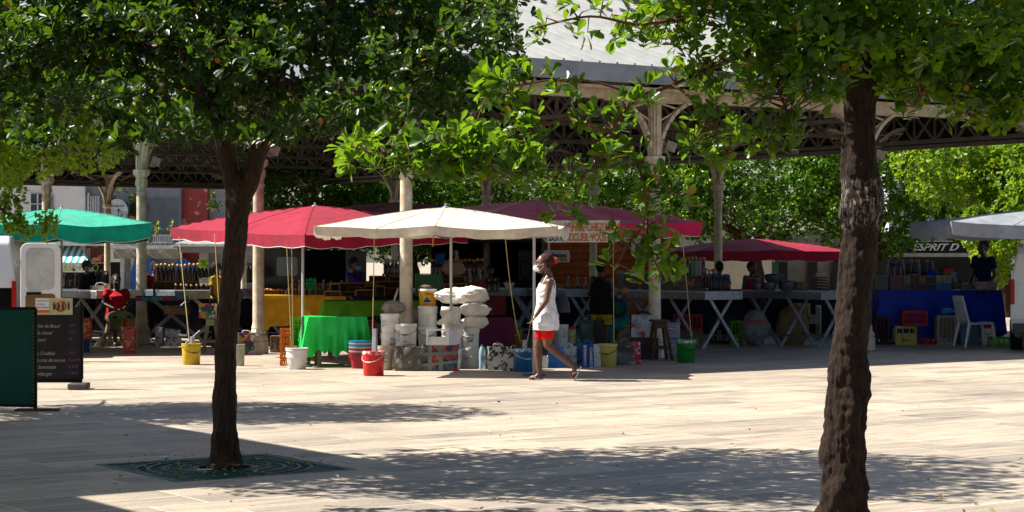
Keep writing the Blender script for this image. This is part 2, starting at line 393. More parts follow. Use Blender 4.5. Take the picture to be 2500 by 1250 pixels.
br.bar((.1, 0, 4.03), (1.0, 0, 4.03), .04, .03)
shM = shaft.build('column', mCream, hall, True); plM = plinth.build('plinth', mCream, shM); cpM = cap.build('capital', mCream, shM); brM = br.build('bracket', mCream, shM)
lampM = MB()
def flood(mb, a):
    M = Matrix.Rotation(a, 3, 'Z'); mb.box(M @ Vector((.26, 0, 3.33)), (.16, .11, .15), M @ Matrix.Rotation(R(20), 3, 'Y'))
first = True
for j in range(NV + 1):
    for i in range(NU + 1):
        if 0 < i < NU and 0 < j < NV: continue
        if first: c = shM; pl, cp, b0 = plM, cpM, brM
        else:
            c = shM.copy(); C.objects.link(c)
            for s_ in (plM, cpM):
                q = s_.copy(); C.objects.link(q); q.parent = c
        c.location = (i * BAY, j * BAY, 0)
        dirs = []
        if i < NU: dirs.append(0)
        if i > 0: dirs.append(180)
        if j < NV: dirs.append(90)
        if j > 0: dirs.append(270)
        for k, d in enumerate(dirs):
            if first and k == 0: q = brM
            else: q = brM.copy(); C.objects.link(q)
            q.parent = c; q.rotation_euler = (0, 0, R(d))
        if j == 0 or i == 0:
            f = MB(); flood(f, R(20)); flood(f, R(-25)); f.build('floodlight', mCream2, c)
        first = False
L_u, L_v = NU * BAY, NV * BAY
# cream perimeter beams on the column heads
def beam(mb, a, b, z, w_, h_):
    mb.bar(Vector((*a, z)), Vector((*b, z)), w_, h_)
bm_ = MB()
beam(bm_, (-.1, 0), (L_u + .1, 0), 4.12, .14, .16); beam(bm_, (0, .1), (0, L_v - .1), 4.12, .16, .14)
bm_.bar((-.5, -.5, 4.17), (L_u + .5, -.5, 4.17), .1, .05); bm_.bar((-.5, -.39, 4.17), (-.5, L_v, 4.17), .05, .1)
bm_.build('eaves_beam', mCream, hall)
def lattice(mb, a, b, z0, z1, step=.55, t=.05):
    a = Vector((*a, 0)); b = Vector((*b, 0)); L = (b - a).length; n = max(1, round(L / step)); d = (b - a) / n
    mb.bar(a + Vector((0, 0, z0)), b + Vector((0, 0, z0)), .1, .07); mb.bar(a + Vector((0, 0, z1)), b + Vector((0, 0, z1)), .1, .07)
    for k in range(n):
        p = a + d * k; q = p + d
        mb.bar(p + Vector((0, 0, z0)), q + Vector((0, 0, z1)), t * .5, t); mb.bar(p + Vector((0, 0, z1)), q + Vector((0, 0, z0)), t * .5 + .004, t)
        if k: mb.bar(p + Vector((0, 0, z0)), p + Vector((0, 0, z1)), t * .7, t * .8)
for (a, b2) in (((L_u, 0), (L_u, L_v)), ((0, L_v), (L_u, L_v))):
    lm = MB(); lattice(lm, a, b2, 3.85, 4.4)
    lm.bar(Vector((*a, 3.74)), Vector((*b2, 3.74)), .12, .08)
    lm.build('lattice_girder', mGirder, hall)
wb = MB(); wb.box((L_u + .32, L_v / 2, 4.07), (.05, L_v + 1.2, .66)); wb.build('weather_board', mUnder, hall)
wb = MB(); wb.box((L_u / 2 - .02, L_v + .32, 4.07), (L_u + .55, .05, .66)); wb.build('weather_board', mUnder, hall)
for j in range(1, NV):
    lm = MB(); y = j * BAY
    lattice(lm, (.1, y), (L_u - .1, y), 4.0, 4.5, .6)
    for s_ in (1, -1):
        x0 = L_u / 2 - s_ * (L_u / 2 + .5)
        lm.bar((x0, y, 4.55), (L_u / 2, y, 6.6), .12, .09)
        for q in (1.6, 3.2, 4.8):
            xx = L_u / 2 - s_ * (L_u / 2 - q); lm.bar((xx, y, 4.5), (xx, y, 4.6 + q * .29), .05, .05)
            lm.bar((xx, y, 4.5), (xx + s_ * 1.5, y, 4.6 + (q + 1.5) * .29), .05, .045)
    lm.build('roof_truss', mGirder, hall)
for (x, y, dx, dy) in ((0, BAY, 1, 0),):
    lm = MB(); lattice(lm, (BAY, .1), (BAY, BAY - .1), 3.95, 4.4, .6); lattice(lm, (2 * BAY, .1), (2 * BAY, BAY - .1), 3.95, 4.4, .6)
    lm.build('lattice_girder', mGirder, hall)
# roof: four slopes with standing ribs
OV, EZ, SL = 1.0, 4.45, .305
def rz_(k): return EZ + k * SL
x0, x1, y0, y1 = -OV, L_u + OV, -OV, L_v + OV; hw = (x1 - x0) / 2
ridge = [(x0 + hw, y0 + hw), (x0 + hw, y1 - hw)]; zr = rz_(hw)
def roof_shell(dz, ov=0):
    vs = [(x0, y0, EZ + dz), (x1, y0, EZ + dz), (x1, y1, EZ + dz), (x0, y1, EZ + dz), (*ridge[0], zr + dz), (*ridge[1], zr + dz)]
    return vs, [(0, 1, 4), (1, 2, 5, 4), (2, 3, 5), (3, 0, 4, 5)]
rs = MB(); rs.add(*roof_shell(0)); rs.build('roof', mRoof, hall)
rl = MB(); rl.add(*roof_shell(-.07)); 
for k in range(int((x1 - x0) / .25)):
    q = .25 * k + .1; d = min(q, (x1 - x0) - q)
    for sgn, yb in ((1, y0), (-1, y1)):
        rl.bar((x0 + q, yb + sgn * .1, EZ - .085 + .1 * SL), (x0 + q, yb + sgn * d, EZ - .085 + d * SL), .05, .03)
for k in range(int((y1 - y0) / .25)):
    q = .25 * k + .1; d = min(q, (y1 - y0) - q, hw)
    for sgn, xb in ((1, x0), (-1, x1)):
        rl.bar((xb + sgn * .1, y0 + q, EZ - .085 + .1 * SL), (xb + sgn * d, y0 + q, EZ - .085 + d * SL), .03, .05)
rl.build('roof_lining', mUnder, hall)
rb = MB()
for k in range(int((x1 - x0) / .33)):
    q = .33 * k + .12; d = min(q, (x1 - x0) - q)
    for sgn, yb in ((1, y0), (-1, y1)):
        rb.bar((x0 + q, yb, EZ + .025), (x0 + q, yb + sgn * d, EZ + .025 + d * SL), .035, .05)
for k in range(int((y1 - y0) / .33)):
    q = .33 * k + .12; d = min(q, (y1 - y0) - q, hw)
    for sgn, xb in ((1, x0), (-1, x1)):
        rb.bar((xb, y0 + q, EZ + .025), (xb + sgn * d, y0 + q, EZ + .025 + d * SL), .05, .035)
rb.build('roof_ribs', mRoof, hall)
fa = MB(); fz = 4.33
fa.box(((x0 + x1) / 2, y0 - .03, fz), (x1 - x0 + .16, .06, .27)); fa.box(((x0 + x1) / 2, y1 + .03, fz), (x1 - x0 + .16, .06, .27))
fa.box((x0 - .03, (y0 + y1) / 2, fz), (.06, y1 - y0 - .01, .27)); fa.box((x1 + .03, (y0 + y1) / 2, fz), (.06, y1 - y0 - .01, .27))
for k in range(5): fa.box((x0 + 2 + k * 3.1, y0 - .063, fz), (.012, .008, .25))
fa.build('fascia', mZinc, hall)

# unseen flat canopies left of the view, shaped to cast straight shadows on the paving
def awning(name, label, corner, du, dv, h):
    c = Vector(corner); t = thing(name, label, 'canopy', (c.x, c.y, 0), HA)
    s_ = MB(); s_.box((-du / 2, dv / 2, h), (du, dv, .12)); s_.build('slab', mWhiteP, t)
    for a, b2 in ((-du + .3, .3), (-du + .3, dv - .3), (-1.6, dv / 2)):
        p_ = MB(); p_.box((a, b2, h / 2 - .05), (.16, .16, h - .1)); p_.build('post', mSteel, t)
hh = 5.0
awning('unseen_canopy', 'unseen flat white canopy on posts, shaped to cast the straight shade by the left tree', (-.63 - SX * hh, 14.85 - SY * hh, 0), 7.2, 6.1, hh)
c2_ = Vector((-.63 - SX * hh, 14.85 - SY * hh, 0)) - U * 2.75 - V * 5.55
awning('unseen_canopy', 'nearer unseen flat canopy on posts, shaped to cast the straight shade at lower left', c2_, 5.0, 5.6, hh - .1)
# ---------------------------------------------------------------- trees
def mesh_np(name, verts, faces4, tris, m, parent=None):
    me = bpy.data.meshes.new(name); nv = len(verts)
    me.vertices.add(nv); me.vertices.foreach_set('co', np.asarray(verts, dtype=np.float32).ravel())
    nl = faces4.size + tris.size; me.loops.add(nl)
    me.loops.foreach_set('vertex_index', np.concatenate([faces4.ravel(), tris.ravel()]).astype(np.int32))
    npoly = len(faces4) + len(tris); me.polygons.add(npoly)
    st = np.concatenate([np.arange(len(faces4)) * 4, len(faces4) * 4 + np.arange(len(tris)) * 3]).astype(np.int32)
    me.polygons.foreach_set('loop_start', st)
    me.polygons.foreach_set('use_smooth', np.ones(npoly, dtype=bool))
    me.materials.append(m); me.update(calc_edges=True)
    o = bpy.data.objects.new(name, me); C.objects.link(o)
    if parent: o.parent = parent
    return o
def unit(a): return a / np.maximum(1e-9, np.linalg.norm(a, axis=1, keepdims=True))
def leaves(centers, dirs, per, size, rs_, spread=.9, droop=0.0):
    """rosettes of obovate leaves round each twig end"""
    n = len(centers); c = np.repeat(centers, per, axis=0); d = np.repeat(dirs, per, axis=0); N = n * per
    ref = unit(rs_.normal(size=(N, 3))); side = unit(np.cross(d, ref))
    sp = rs_.uniform(.35, 1.0, (N, 1)) * spread
    ax = unit(d * (1 - sp * .6) + side * sp * 1.1 + np.array([0, 0, -droop]))
    nr = unit(np.cross(ax, np.cross(d, ax)) * 1.0 + d * .2 + rs_.normal(size=(N, 3)) * .22 + np.array([0, 0, .45]))
    wd = unit(np.cross(ax, nr)); nr = np.cross(wd, ax)
    L = size * rs_.uniform(.65, 1.15, (N, 1)); W = L * rs_.uniform(.22, .30, (N, 1))
    o = c + ax * L * .12 + rs_.normal(size=(N, 3)) * size * .12
    prof = [(0, 0, 0), (.52, 0, -.04), (1.0, 0, -.13), (.30, .42, .02), (.66, 1, .03), (.93, .66, -.05), (.30, -.42, .02), (.66, -1, .03), (.93, -.66, -.05)]
    V7 = np.stack([o + ax * L * a + wd * W * b + nr * L * k for a, b, k in prof], axis=1).reshape(-1, 3)
    base = (np.arange(N) * 9)[:, None]
    q = np.concatenate([base + np.array(x) for x in ([0, 1, 4, 3], [1, 2, 5, 4], [0, 6, 7, 1], [1, 7, 8, 2])]); t = np.zeros((0, 3), int)
    return V7, q, t
def crown_points(blobs, n, rs_, gap=.0, nscale=.9, shell=.55):
    P = []; D = []
    wts = np.array([b[6] if len(b) > 6 else b[3] * b[4] * b[5] for b in blobs]); wts = wts / wts.sum()
    for b, k in zip(blobs, (wts * n).astype(int)):
        c = np.array(b[:3]); r = np.array(b[3:6]); got = 0
        while got < k:
            q = unit(rs_.normal(size=(k, 3))); rad = (shell + (1 - shell) * rs_.uniform(0, 1, (k, 1)) ** .6) * np.where(rs_.uniform(0, 1, (k, 1)) < .2, rs_.uniform(.3, 1, (k, 1)), 1)
            p = c + q * rad * r
            if gap > 0:
                keep = np.array([noise.noise(Vector(x) * nscale + Vector((b[0], 3, 7))) > gap - .5 + .25 * 0 for x in p])
                p = p[keep]; q = q[keep]
            p = p[:k - got]; q = q[:k - got]
            P.append(p); D.append(unit(q * np.array([1, 1, .6]) + np.array([0, 0, .45]) + rs_.normal(size=q.shape) * .45)); got += len(p)
            if len(p) == 0: break
    return np.concatenate(P), np.concatenate(D)
mLeafA = leafmat('dark_leaf', (.002, .009, .002), (.011, .036, .004), (.12, .25, .005), tmix=.24, rough=.36)
mLeafB = leafmat('mid_leaf', (.009, .032, .003), (.036, .088, .006), (.22, .40, .008), tmix=.36, rough=.32)
mLeafC = leafmat('yellow_green_leaf', (.03, .07, .006), (.15, .26, .016), (.36, .54, .016), tmix=.32)
mLeafD = leafmat('distant_leaf', (.006, .026, .003), (.065, .16, .008), (.18, .36, .008), tmix=.22, rough=.3)
def barkmat(name, c1, c2, patch=None):
    m = mat(name, c1, .85, var=.3, scale=9, stretch=(5.5, 5.5, 1.1), bump=1.0, col2=c2, spec=.25)
    n = m.node_tree.nodes; l = m.node_tree.links; p = n['Principled BSDF']
    for x in n:
        if x.type == 'BUMP': x.inputs['Distance'].default_value = .035
    if patch:
        z0, z1 = patch; tc = n.new('ShaderNodeTexCoord'); sp = n.new('ShaderNodeSeparateXYZ'); l.new(tc.outputs['Object'], sp.inputs[0])
        a = n.new('ShaderNodeMapRange'); a.inputs[1].default_value = z0; a.inputs[2].default_value = z0 + .18
        b = n.new('ShaderNodeMapRange'); b.inputs[1].default_value = z1; b.inputs[2].default_value = z1 - .12
        l.new(sp.outputs[2], a.inputs[0]); l.new(sp.outputs[2], b.inputs[0])
        mu = n.new('ShaderNodeMath'); mu.operation = 'MULTIPLY'; l.new(a.outputs[0], mu.inputs[0]); l.new(b.outputs[0], mu.inputs[1])
        nz = n.new('ShaderNodeTexNoise'); nz.inputs['Scale'].default_value = 26; nz.inputs['Detail'].default_value = 7; nz.inputs['Roughness'].default_value = .75
        mp = n.new('ShaderNodeMapping'); mp.inputs['Scale'].default_value = (2.2, 2.2, .55); l.new(tc.outputs['Object'], mp.inputs[0]); l.new(mp.outputs[0], nz.inputs[0])
        ad = n.new('ShaderNodeMath'); ad.operation = 'MULTIPLY_ADD'; ad.inputs[1].default_value = .40; ad.inputs[2].default_value = -.0
        l.new(mu.outputs[0], ad.inputs[0])
        gt = n.new('ShaderNodeMath'); gt.operation = 'ADD'; l.new(nz.outputs['Fac'], gt.inputs[0]); l.new(ad.outputs[0], gt.inputs[1])
        st = n.new('ShaderNodeMapRange'); st.inputs[1].default_value = .90; st.inputs[2].default_value = .99; l.new(gt.outputs[0], st.inputs[0])
        mx = n.new('ShaderNodeMix'); mx.data_type = 'RGBA'; l.new(st.outputs[0], mx.inputs[0])
        old = p.inputs['Base Color'].links[0].from_socket; l.new(old, mx.inputs[6]); mx.inputs[7].default_value = (.20, .185, .17, 1)
        l.new(mx.outputs[2], p.inputs['Base Color'])
    return m
mBark = barkmat('brown_bark', (.105, .058, .033), (.026, .015, .009))
mBark2 = barkmat('red_brown_bark', (.048, .022, .011), (.008, .004, .0025), patch=(1.60, 2.16))
mTwig = mat('red_twig', (.14, .07, .04), .7)
def smooth_path(pts, n=6):
    out = []
    P = [Vector(p[:3]) for p in pts]; W = [p[3] for p in pts]; k = len(P)
    for i in range(k - 1):
        p0, p1, p2, p3 = P[max(i - 1, 0)], P[i], P[i + 1], P[min(i + 2, k - 1)]
        for s_ in range(n):
            t = s_ / n
            q = .5 * ((2 * p1) + (p2 - p0) * t + (2 * p0 - 5 * p1 + 4 * p2 - p3) * t * t + (3 * p1 - p0 - 3 * p2 + p3) * t ** 3)
            out.append((q, W[i] * (1 - t) + W[i + 1] * t))
    out.append((P[-1], W[-1])); return out
def limb(mb, pts, n=6, sides=14, rough=0.10, seed=0):
    sp = [(p, w_ * (.88 if rough >= .12 else 1)) for p, w_ in smooth_path(pts, n)]; base = len(mb.v)
    mb.tube([p for p, w_ in sp], [w_ for p, w_ in sp], sides)
    for i in range(base, len(mb.v)):
        v = Vector(mb.v[i]); ring = min((i - base) // sides, len(sp) - 1); c, r = sp[ring]
        o = v - c
        k = 1 + rough * 1.6 * noise.noise(v * 5 + Vector((seed, 0, 0))) + rough * 1.2 * noise.noise(Vector((v.x * 16, v.y * 16, v.z * 4))) + rough * .9 * abs(noise.noise(Vector((v.x * 38, v.y * 38, v.z * 7)))) + rough * .5 * noise.noise(v * 26)
        mb.v[i] = tuple(c + o * k)
def pxpath(lst, d, ws=1):               # (x, y, width px[, depth]) -> path
    return [(*A(p[0], p[1], p[3] if len(p) > 3 else d), p[2] / 2 * (p[3] if len(p) > 3 else d) / F * ws) for p in lst]
# left tree
d1 = G(548, 1137).y
tl = thing('shade_tree', 'leafy tree with slim brown forked trunk standing in the green iron grate', 'tree', (0, 0, 0), 0, 'trees on the paved square')
mb = MB()
limb(mb, pxpath([(548, 1150, 118), (548, 1140, 98), (548, 1125, 84), (548, 1100, 74), (546, 1050, 66), (548, 980, 60), (549, 900, 58), (556, 800, 56), (563, 700, 55), (572, 620, 58), (577, 560, 60), (580, 510, 66), (578, 470, 62), (566, 430, 50), (552, 380, 44), (541, 330, 40), (520, 240, 38), (490, 120, 30), (470, 0, 22)], d1), 18, 52, .12)
mb.build('trunk', mBark, tl, True)
mb = MB(); limb(mb, pxpath([(588, 500, 42), (610, 435, 44), (632, 370, 41), (648, 310, 38), (668, 220, 38), (700, 100, 30), (720, -60, 20)], d1), 6, 16, .1, 3)
mb.build('limb', mBark, tl, True)
rs_ = np.random.RandomState(3)
mb = MB()
for k in range(26):
    a = k * 2.4; s_ = Vector((-2.2 + ru(-.3, .3), d1, ru(2.6, 3.8))); e = Vector((-2.3 + math.cos(a) * ru(1.2, 2.6), d1 + math.sin(a) * ru(1, 2.0), s_.z + ru(0, 1.2)))
    mid = (s_ + e) / 2 + Vector((ru(-.2, .2), ru(-.2, .2), ru(0, .3)))
    limb(mb, [(*s_, .05), (*mid, .03), (*e, .012)], 4, 6, .05)
mb.build('branches', mBark, tl, True)
blobs = [(-2.3, d1, 4.25, 2.5, 2.0, 1.75), (-3.9, d1, 3.75, 1.6, 1.7, 1.25), (-1.25, d1, 3.75, 1.3, 1.8, 1.2), (-2.9, d1 - .8, 3.2, 1.3, .9, .75),
         (-1.5, d1 - .9, 3.2, 1.1, .9, .72), (-.6, d1 - .2, 3.35, .8, 1.2, .75), (-2.2, d1 + .6, 3.1, 2.2, 1.3, .62), (-3.9, d1 - .6, 3.05, .9, 1.1, .55)]
P, D = crown_points(blobs, 7600, rs_, gap=.36, nscale=1.6, shell=.45)
def oval(cx, cy, rx, ry, d0, d1_, n):
    out = []
    for _ in range(n):
        a = ru(0, 6.283); q = math.sqrt(rnd()); out.append(A(cx + rx * q * math.cos(a), cy + ry * q * math.sin(a), ru(d0, d1_)))
    return out
FS = []
for e in ((610, 120, 130, 60, 12.3, 12.9, 44), (450, 95, 80, 40, 12.3, 12.9, 16), (230, 215, 130, 40, 12.3, 12.9, 30), (60, 70, 90, 50, 12.3, 12.9, 34), (1010, 110, 120, 60, 12.3, 12.9, 24), (90, 330, 90, 40, 12.6, 13, 26), (820, 250, 110, 50, 12.4, 12.9, 34), (420, 300, 90, 40, 12.5, 13, 24), (330, 40, 120, 35, 12.3, 12.9, 30), (1180, 40, 90, 50, 12, 12.7, 34), (650, 330, 90, 30, 12.6, 13, 16), (960, 260, 60, 50, 12.3, 12.7, 18), (820, 285, 150, 55, 13.6, 15, 110), (1040, 230, 140, 95, 13.4, 15, 200), (1170, 130, 110, 90, 13.4, 15, 150), (560, 330, 60, 20, 13.4, 14.4, 20), (330, 330, 90, 30, 13.4, 14.6, 50)): FS += oval(*e)
FS = np.array([tuple(p) for p in FS]); P = np.concatenate([P, FS]); D = np.concatenate([D, unit(rs_.normal(size=FS.shape) * .5 + np.array([-.3, -.3, .5]))])
Vv, q, t_ = leaves(P, D, 7, .078, rs_)
mesh_np('crown', Vv, q, t_, mLeafA, tl)
# right tree
d2 = 11.7
tr = thing('shade_tree', 'nearest tree with thick brown trunk and pale scarred bark, at right', 'tree', (0, 0, 0), 0, 'trees on the paved square')
mb = MB()
limb(mb, pxpath([(2062, 1300, 190), (2062, 1262, 150), (2060, 1225, 126), (2056, 1160, 114), (2058, 1090, 110), (2063, 1040, 112), (2064, 990, 108), (2070, 935, 104), (2072, 880, 98), (2078, 820, 92), (2084, 740, 90), (2088, 660, 92), (2095, 580, 96), (2104, 530, 110), (2110, 490, 116), (2100, 440, 98), (2098, 380, 90), (2098, 300, 88), (2100, 240, 96), (2106, 195, 116), (2090, 150, 88), (2060, 80, 66), (2010, -20, 52), (1960, -160, 36)], d2), 20, 64, .16, 5)
for (x, y, r_) in ((2106, 962, 13), (2130, 492, 22), (2060, 520, 14), (2116, 470, 24)):
    c = A(x, y, d2 - .06); mb.ball(c, (r_ * d2 / F, r_ * d2 / F, r_ * 1.7 * d2 / F), 10, 8)
mb.build('trunk', mBark2, tr, True)
def tlimb(lst, sides=10, d=d2, r=.08):
    m_ = MB(); limb(m_, pxpath(lst, d), 5, sides, r, len(lst)); return m_
tlimb([(2110, 215, 60), (2160, 160, 64), (2230, 120, 58), (2330, 60, 50), (2440, -10, 42), (2560, -120, 30)], 14).build('limb', mBark2, tr, True)
tlimb([(2105, 200, 60), (2120, 100, 62), (2150, 0, 48), (2170, -140, 34)], 12).build('limb', mBark2, tr, True)
bl = [[(2040, 60, 34), (1960, 50, 22), (1830, 125, 17, 11.3), (1700, 178, 14, 11), (1630, 212, 11, 10.8), (1560, 235, 10, 10.7), (1513, 285, 11, 10.6), (1488, 318, 10, 10.6), (1440, 308, 8, 10.5), (1385, 290, 7, 10.5), (1330, 305, 5, 10.4), (1260, 330, 4, 10.3), (1150, 350, 4, 10.2), (1040, 345, 3, 10.1), (940, 372, 3, 10.1), (860, 360, 2, 10.0)],
      [(1488, 318, 9, 10.6), (1520, 360, 9, 10.6), (1560, 410, 8, 10.55), (1573, 470, 7, 10.5), (1580, 540, 6, 10.5), (1582, 600, 5, 10.5), (1600, 640, 4, 10.5), (1620, 690, 3, 10.5)],
      [(1513, 365, 7, 10.6), (1480, 385, 6, 10.5), (1430, 420, 5, 10.4), (1380, 440, 4, 10.4), (1300, 420, 3, 10.4), (1220, 450, 3, 10.3)],
      [(1573, 470, 5, 10.5), (1640, 470, 4, 10.5), (1720, 500, 3, 10.5)], [(1580, 540, 5, 10.5), (1530, 600, 4, 10.4), (1490, 620, 3, 10.4)],
      [(1640, 205, 8, 10.8), (1700, 250, 6, 10.7), (1760, 330, 5, 10.6), (1790, 370, 3, 10.6)], [(1860, 110, 10, 11.2), (1900, 220, 7, 11), (1930, 300, 5, 10.9), (1925, 370, 3, 10.9)],
      [(1560, 235, 7, 10.7), (1450, 200, 6, 10.6), (1350, 195, 5, 10.6), (1250, 210, 4, 10.5), (1190, 195, 3, 10.5)],
      [(1960, 50, 18), (1820, 10, 14, 11.2), (1680, 40, 11, 10.9), (1560, 60, 8, 10.7), (1440, 40, 6, 10.6), (1300, 70, 4, 10.4)],
      [(2330, 60, 20), (2400, 120, 14, 11.4), (2440, 180, 10, 11.3), (2400, 260, 6, 11.2), (2340, 290, 4, 11.1)], [(2440, -10, 18), (2520, 120, 12, 11.4), (2540, 240, 8, 11.2)],
      [(2200, 140, 16), (2260, 200, 10, 11.2), (2230, 260, 6, 11.1)], [(1430, 420, 4, 10.4), (1400, 500, 3, 10.4), (1420, 545, 2, 10.3)],
      [(1530, 600, 4, 10.4), (1500, 660, 3, 10.4)], [(1040, 345, 3, 10.1), (1080, 400, 2, 10.1), (1180, 400, 2, 10.1)]]
mb = MB()
for l_ in bl: limb(mb, pxpath(l_, d2), 5, 7, .05, 1)
mb.build('branches', mTwig, tr, True)
# leaf tufts strung along the hanging branches
def along(lst, step, jit, skip=0):
    pts = smooth_path(pxpath(lst, d2), 8); out = []
    for (a, w0), (b2, w1) in zip(pts[:-1], pts[1:]):
        L = (b2 - a).length; k = int(L / step + rnd())
        for s_ in range(k):
            p = a + (b2 - a) * rnd(); out.append(p + Vector((ru(-jit, jit), ru(-jit, jit), ru(-jit, jit) * .8)))
    return out[int(len(out) * skip):]
TP = []
dens = [(.040, .10, .4), (.048, .09, .2), (.045, .10, .1), (.05, .09, 0), (.055, .08, 0), (.040, .10, .2), (.04, .09, .2), (.045, .10, .3), (.044, .14, .2), (.025, .16, .1), (.02, .2, .1), (.022, .14, .2), (.07, .05, .3), (.05, .08, .2), (.03, .10, 0)]
for l_, (st, ji, sk) in zip(bl, dens): TP += along(l_, st, ji, sk)
def boxpts(x0_, y0_, x1_, y1_, d0, d1_, n): return [A(ru(x0_, x1_), ru(y0_, y1_), ru(d0, d1_)) for _ in range(n)]
def oval(cx, cy, rx, ry, d0, d1_, n):
    out = []
    for _ in range(n):
        a = ru(0, 6.283); q = math.sqrt(rnd()); out.append(A(cx + rx * q * math.cos(a), cy + ry * q * math.sin(a), ru(d0, d1_)))
    return out
for e in ((1010, 375, 180, 50, 9.9, 10.6, 80), (1180, 375, 150, 75, 10, 10.8, 80), (1230, 215, 70, 50, 10.3, 10.8, 24), (1600, 640, 60, 70, 10.3, 10.7, 9), (1400, 500, 70, 30, 10.2, 10.6, 4),
          (1590, 420, 90, 60, 10.3, 10.8, 4), (1640, 60, 130, 60, 10.6, 11.4, 42), (1810, 170, 150, 80, 10.8, 11.6, 70), (1860, 300, 90, 60, 10.8, 11.2, 18), (1720, 350, 60, 40, 10.5, 10.9, 12),
          (1940, 60, 180, 130, 10.6, 12.0, 260), (2250, 180, 120, 90, 11, 11.8, 90), (2400, 160, 130, 110, 10.8, 11.8, 220), (2300, 40, 220, 120, 10.2, 12, 330), (2440, 270, 90, 50, 11, 11.4, 40), (2000, 190, 70, 60, 10.6, 11.1, 50), (1750, 10, 170, 45, 10.8, 11.6, 70), (2090, 60, 150, 90, 10.4, 11.2, 160)):
    TP += oval(*e)
BP = [p for l_ in bl for p, w_ in smooth_path(pxpath(l_, d2), 10)]
BA = np.array([tuple(p) for p in BP]); tw = MB(); keep = []
for p in TP:
    dd = np.linalg.norm(BA - np.array(p), axis=1); i = int(dd.argmin())
    if dd[i] > .26: keep.append(p); continue
    keep.append(p)
    if dd[i] > .03: a_ = Vector(BA[i]); m_ = a_.lerp(p, .5) + Vector((ru(-.03, .03), ru(-.03, .03), ru(0, .04))); tw.tube([a_, m_, p], [.005, .0035, .002], 4)
tw.build('twigs', mTwig, tr, True)
P = np.array([tuple(p) for p in TP]); D = unit(rs_.normal(size=P.shape) * .5 + np.array([-.15, -.15, .5]))
Vv, q, t_ = leaves(P, D, 7, .083, rs_, spread=1.0, droop=.15)
# the roof of the crown, above the view and behind
blobs = [(2.2, 10.4, 4.0, 1.9, 1.3, .9), (1.0, 10.4, 4.2, 1.3, 1.2, .8), (3.2, 10.3, 4.0, 1.4, 1.3, .8)]
P2, D2 = crown_points(blobs, 3600, rs_, gap=.4, nscale=1.6)
V2, q2, t2 = leaves(P2, D2, 6, .085, rs_)
mesh_np('crown', np.concatenate([Vv, V2]), np.concatenate([q, q2 + len(Vv)]), np.concatenate([t_, t2 + len(Vv)]), mLeafB, tr)
# third tree beyond the left edge
d3 = 20.8
t3 = thing('shade_tree', 'tree at the left edge with small bright leaves hanging before the green parasol', 'tree', (0, 0, 0), 0, 'trees on the paved square')
mb = MB(); limb(mb, [(-7.1, d3, 0, .2), (-7.05, d3, .3, .13), (-7.0, d3, 1.4, .12), (-6.9, d3, 2.4, .12), (-6.7, d3, 3.6, .07), (-6.4, d3, 4.6, .04)], 6, 14, .1); mb.build('trunk', mBark, t3, True)
mb = MB()
for k in range(14):
    a = k * 2.4; s_ = Vector((-6.9, d3, ru(2.1, 3.2))); e = s_ + Vector((math.cos(a) * 2.2, math.sin(a) * 1.8, ru(0, 1))); limb(mb, [(*s_, .045), (*((s_ + e) / 2 + Vector((0, 0, .2))), .03), (*e, .01)], 4, 6, .05)
limb(mb, [(-6.8, d3, 2.3, .04), (-5.6, d3 - .3, 2.25, .02), (-5.0, d3 - .4, 1.9, .008)], 4, 6, .05)
mb.build('branches', mBark, t3, True)
blobs = [(-6.4, d3, 4.0, 2.5, 1.5, 1.5), (-5.3, d3, 3.15, 1.2, 1.3, .75), (-5.4, d3 - .4, 2.65, .8, .9, .42), (-4.6, d3, 2.85, .62, 1.0, .38), (-6.2, d3 - .2, 2.75, 1.0, 1.2, .5), (-4.4, d3, 3.3, 1.2, 1.3, .5)]
P, D = crown_points(blobs, 7500, rs_, gap=.42, nscale=1.7)
ex = [A(ru(0, 60), ru(430, 560), d3 - .3) for _ in range(60)] + [A(ru(30, 140), 575 - ru(0, 1) * 0 - (i / 40) * 45 + ru(-9, 9), d3 - .4) for i in range(40)]
ex = np.array([tuple(p) for p in ex]); P = np.concatenate([P, ex]); D = np.concatenate([D, unit(rs_.normal(size=ex.shape) + np.array([0, 0, .5]))])
Vv, q, t_ = leaves(P, D, 6, .075, rs_)
mesh_np('crown', Vv, q, t_, mLeafC, t3)
# trees beyond the hall
def far_tree(name, label, x, d, rx, rz, zc, kind, seed, n=4200, m=mLeafD):
    r2 = np.random.RandomState(seed); t = thing(name, label, 'tree', (x, d, 0), 0, 'trees behind the market hall')
    mb = MB(); limb(mb, [(0, 0, -.02, .22), (.05, 0, .9, .15), (-.05, 0, 1.9, .14), (.3, 0, 2.8, .1)], 5, 10, .1, seed)
    mb.build('trunk', mBark, t, True)
    mb = MB()
    for k in range(9):
        a = k * 2.4 + seed; s_ = Vector((0, 0, ru(1.4, 2.0))); e = s_ + Vector((math.cos(a) * rx * .7, math.sin(a) * rx * .6, ru(.6, 1.8))); limb(mb, [(*s_, .08), (*((s_ + e) / 2 + Vector((0, 0, .1))), .05), (*e, .02)], 3, 6, .05)
    mb.build('branches', mBark, t, True)
    bb = [(0, 0, zc, rx, rx * .8, rz)]
    for k in range(11):
        a = k * 2.39 + seed; bb.append((math.cos(a) * rx * .72, math.sin(a) * rx * .55 - .4, zc + ru(-.6, .45) * rz, rx * ru(.3, .45), rx * ru(.3, .45), rz * ru(.26, .42)))
    P, D = crown_points(bb, n, r2, gap=.40, nscale=1.1, shell=.6)
    Vv, q, t_ = leaves(P, D, 6, .15, r2)
    mesh_np('crown', Vv, q, t_, m, t); return t
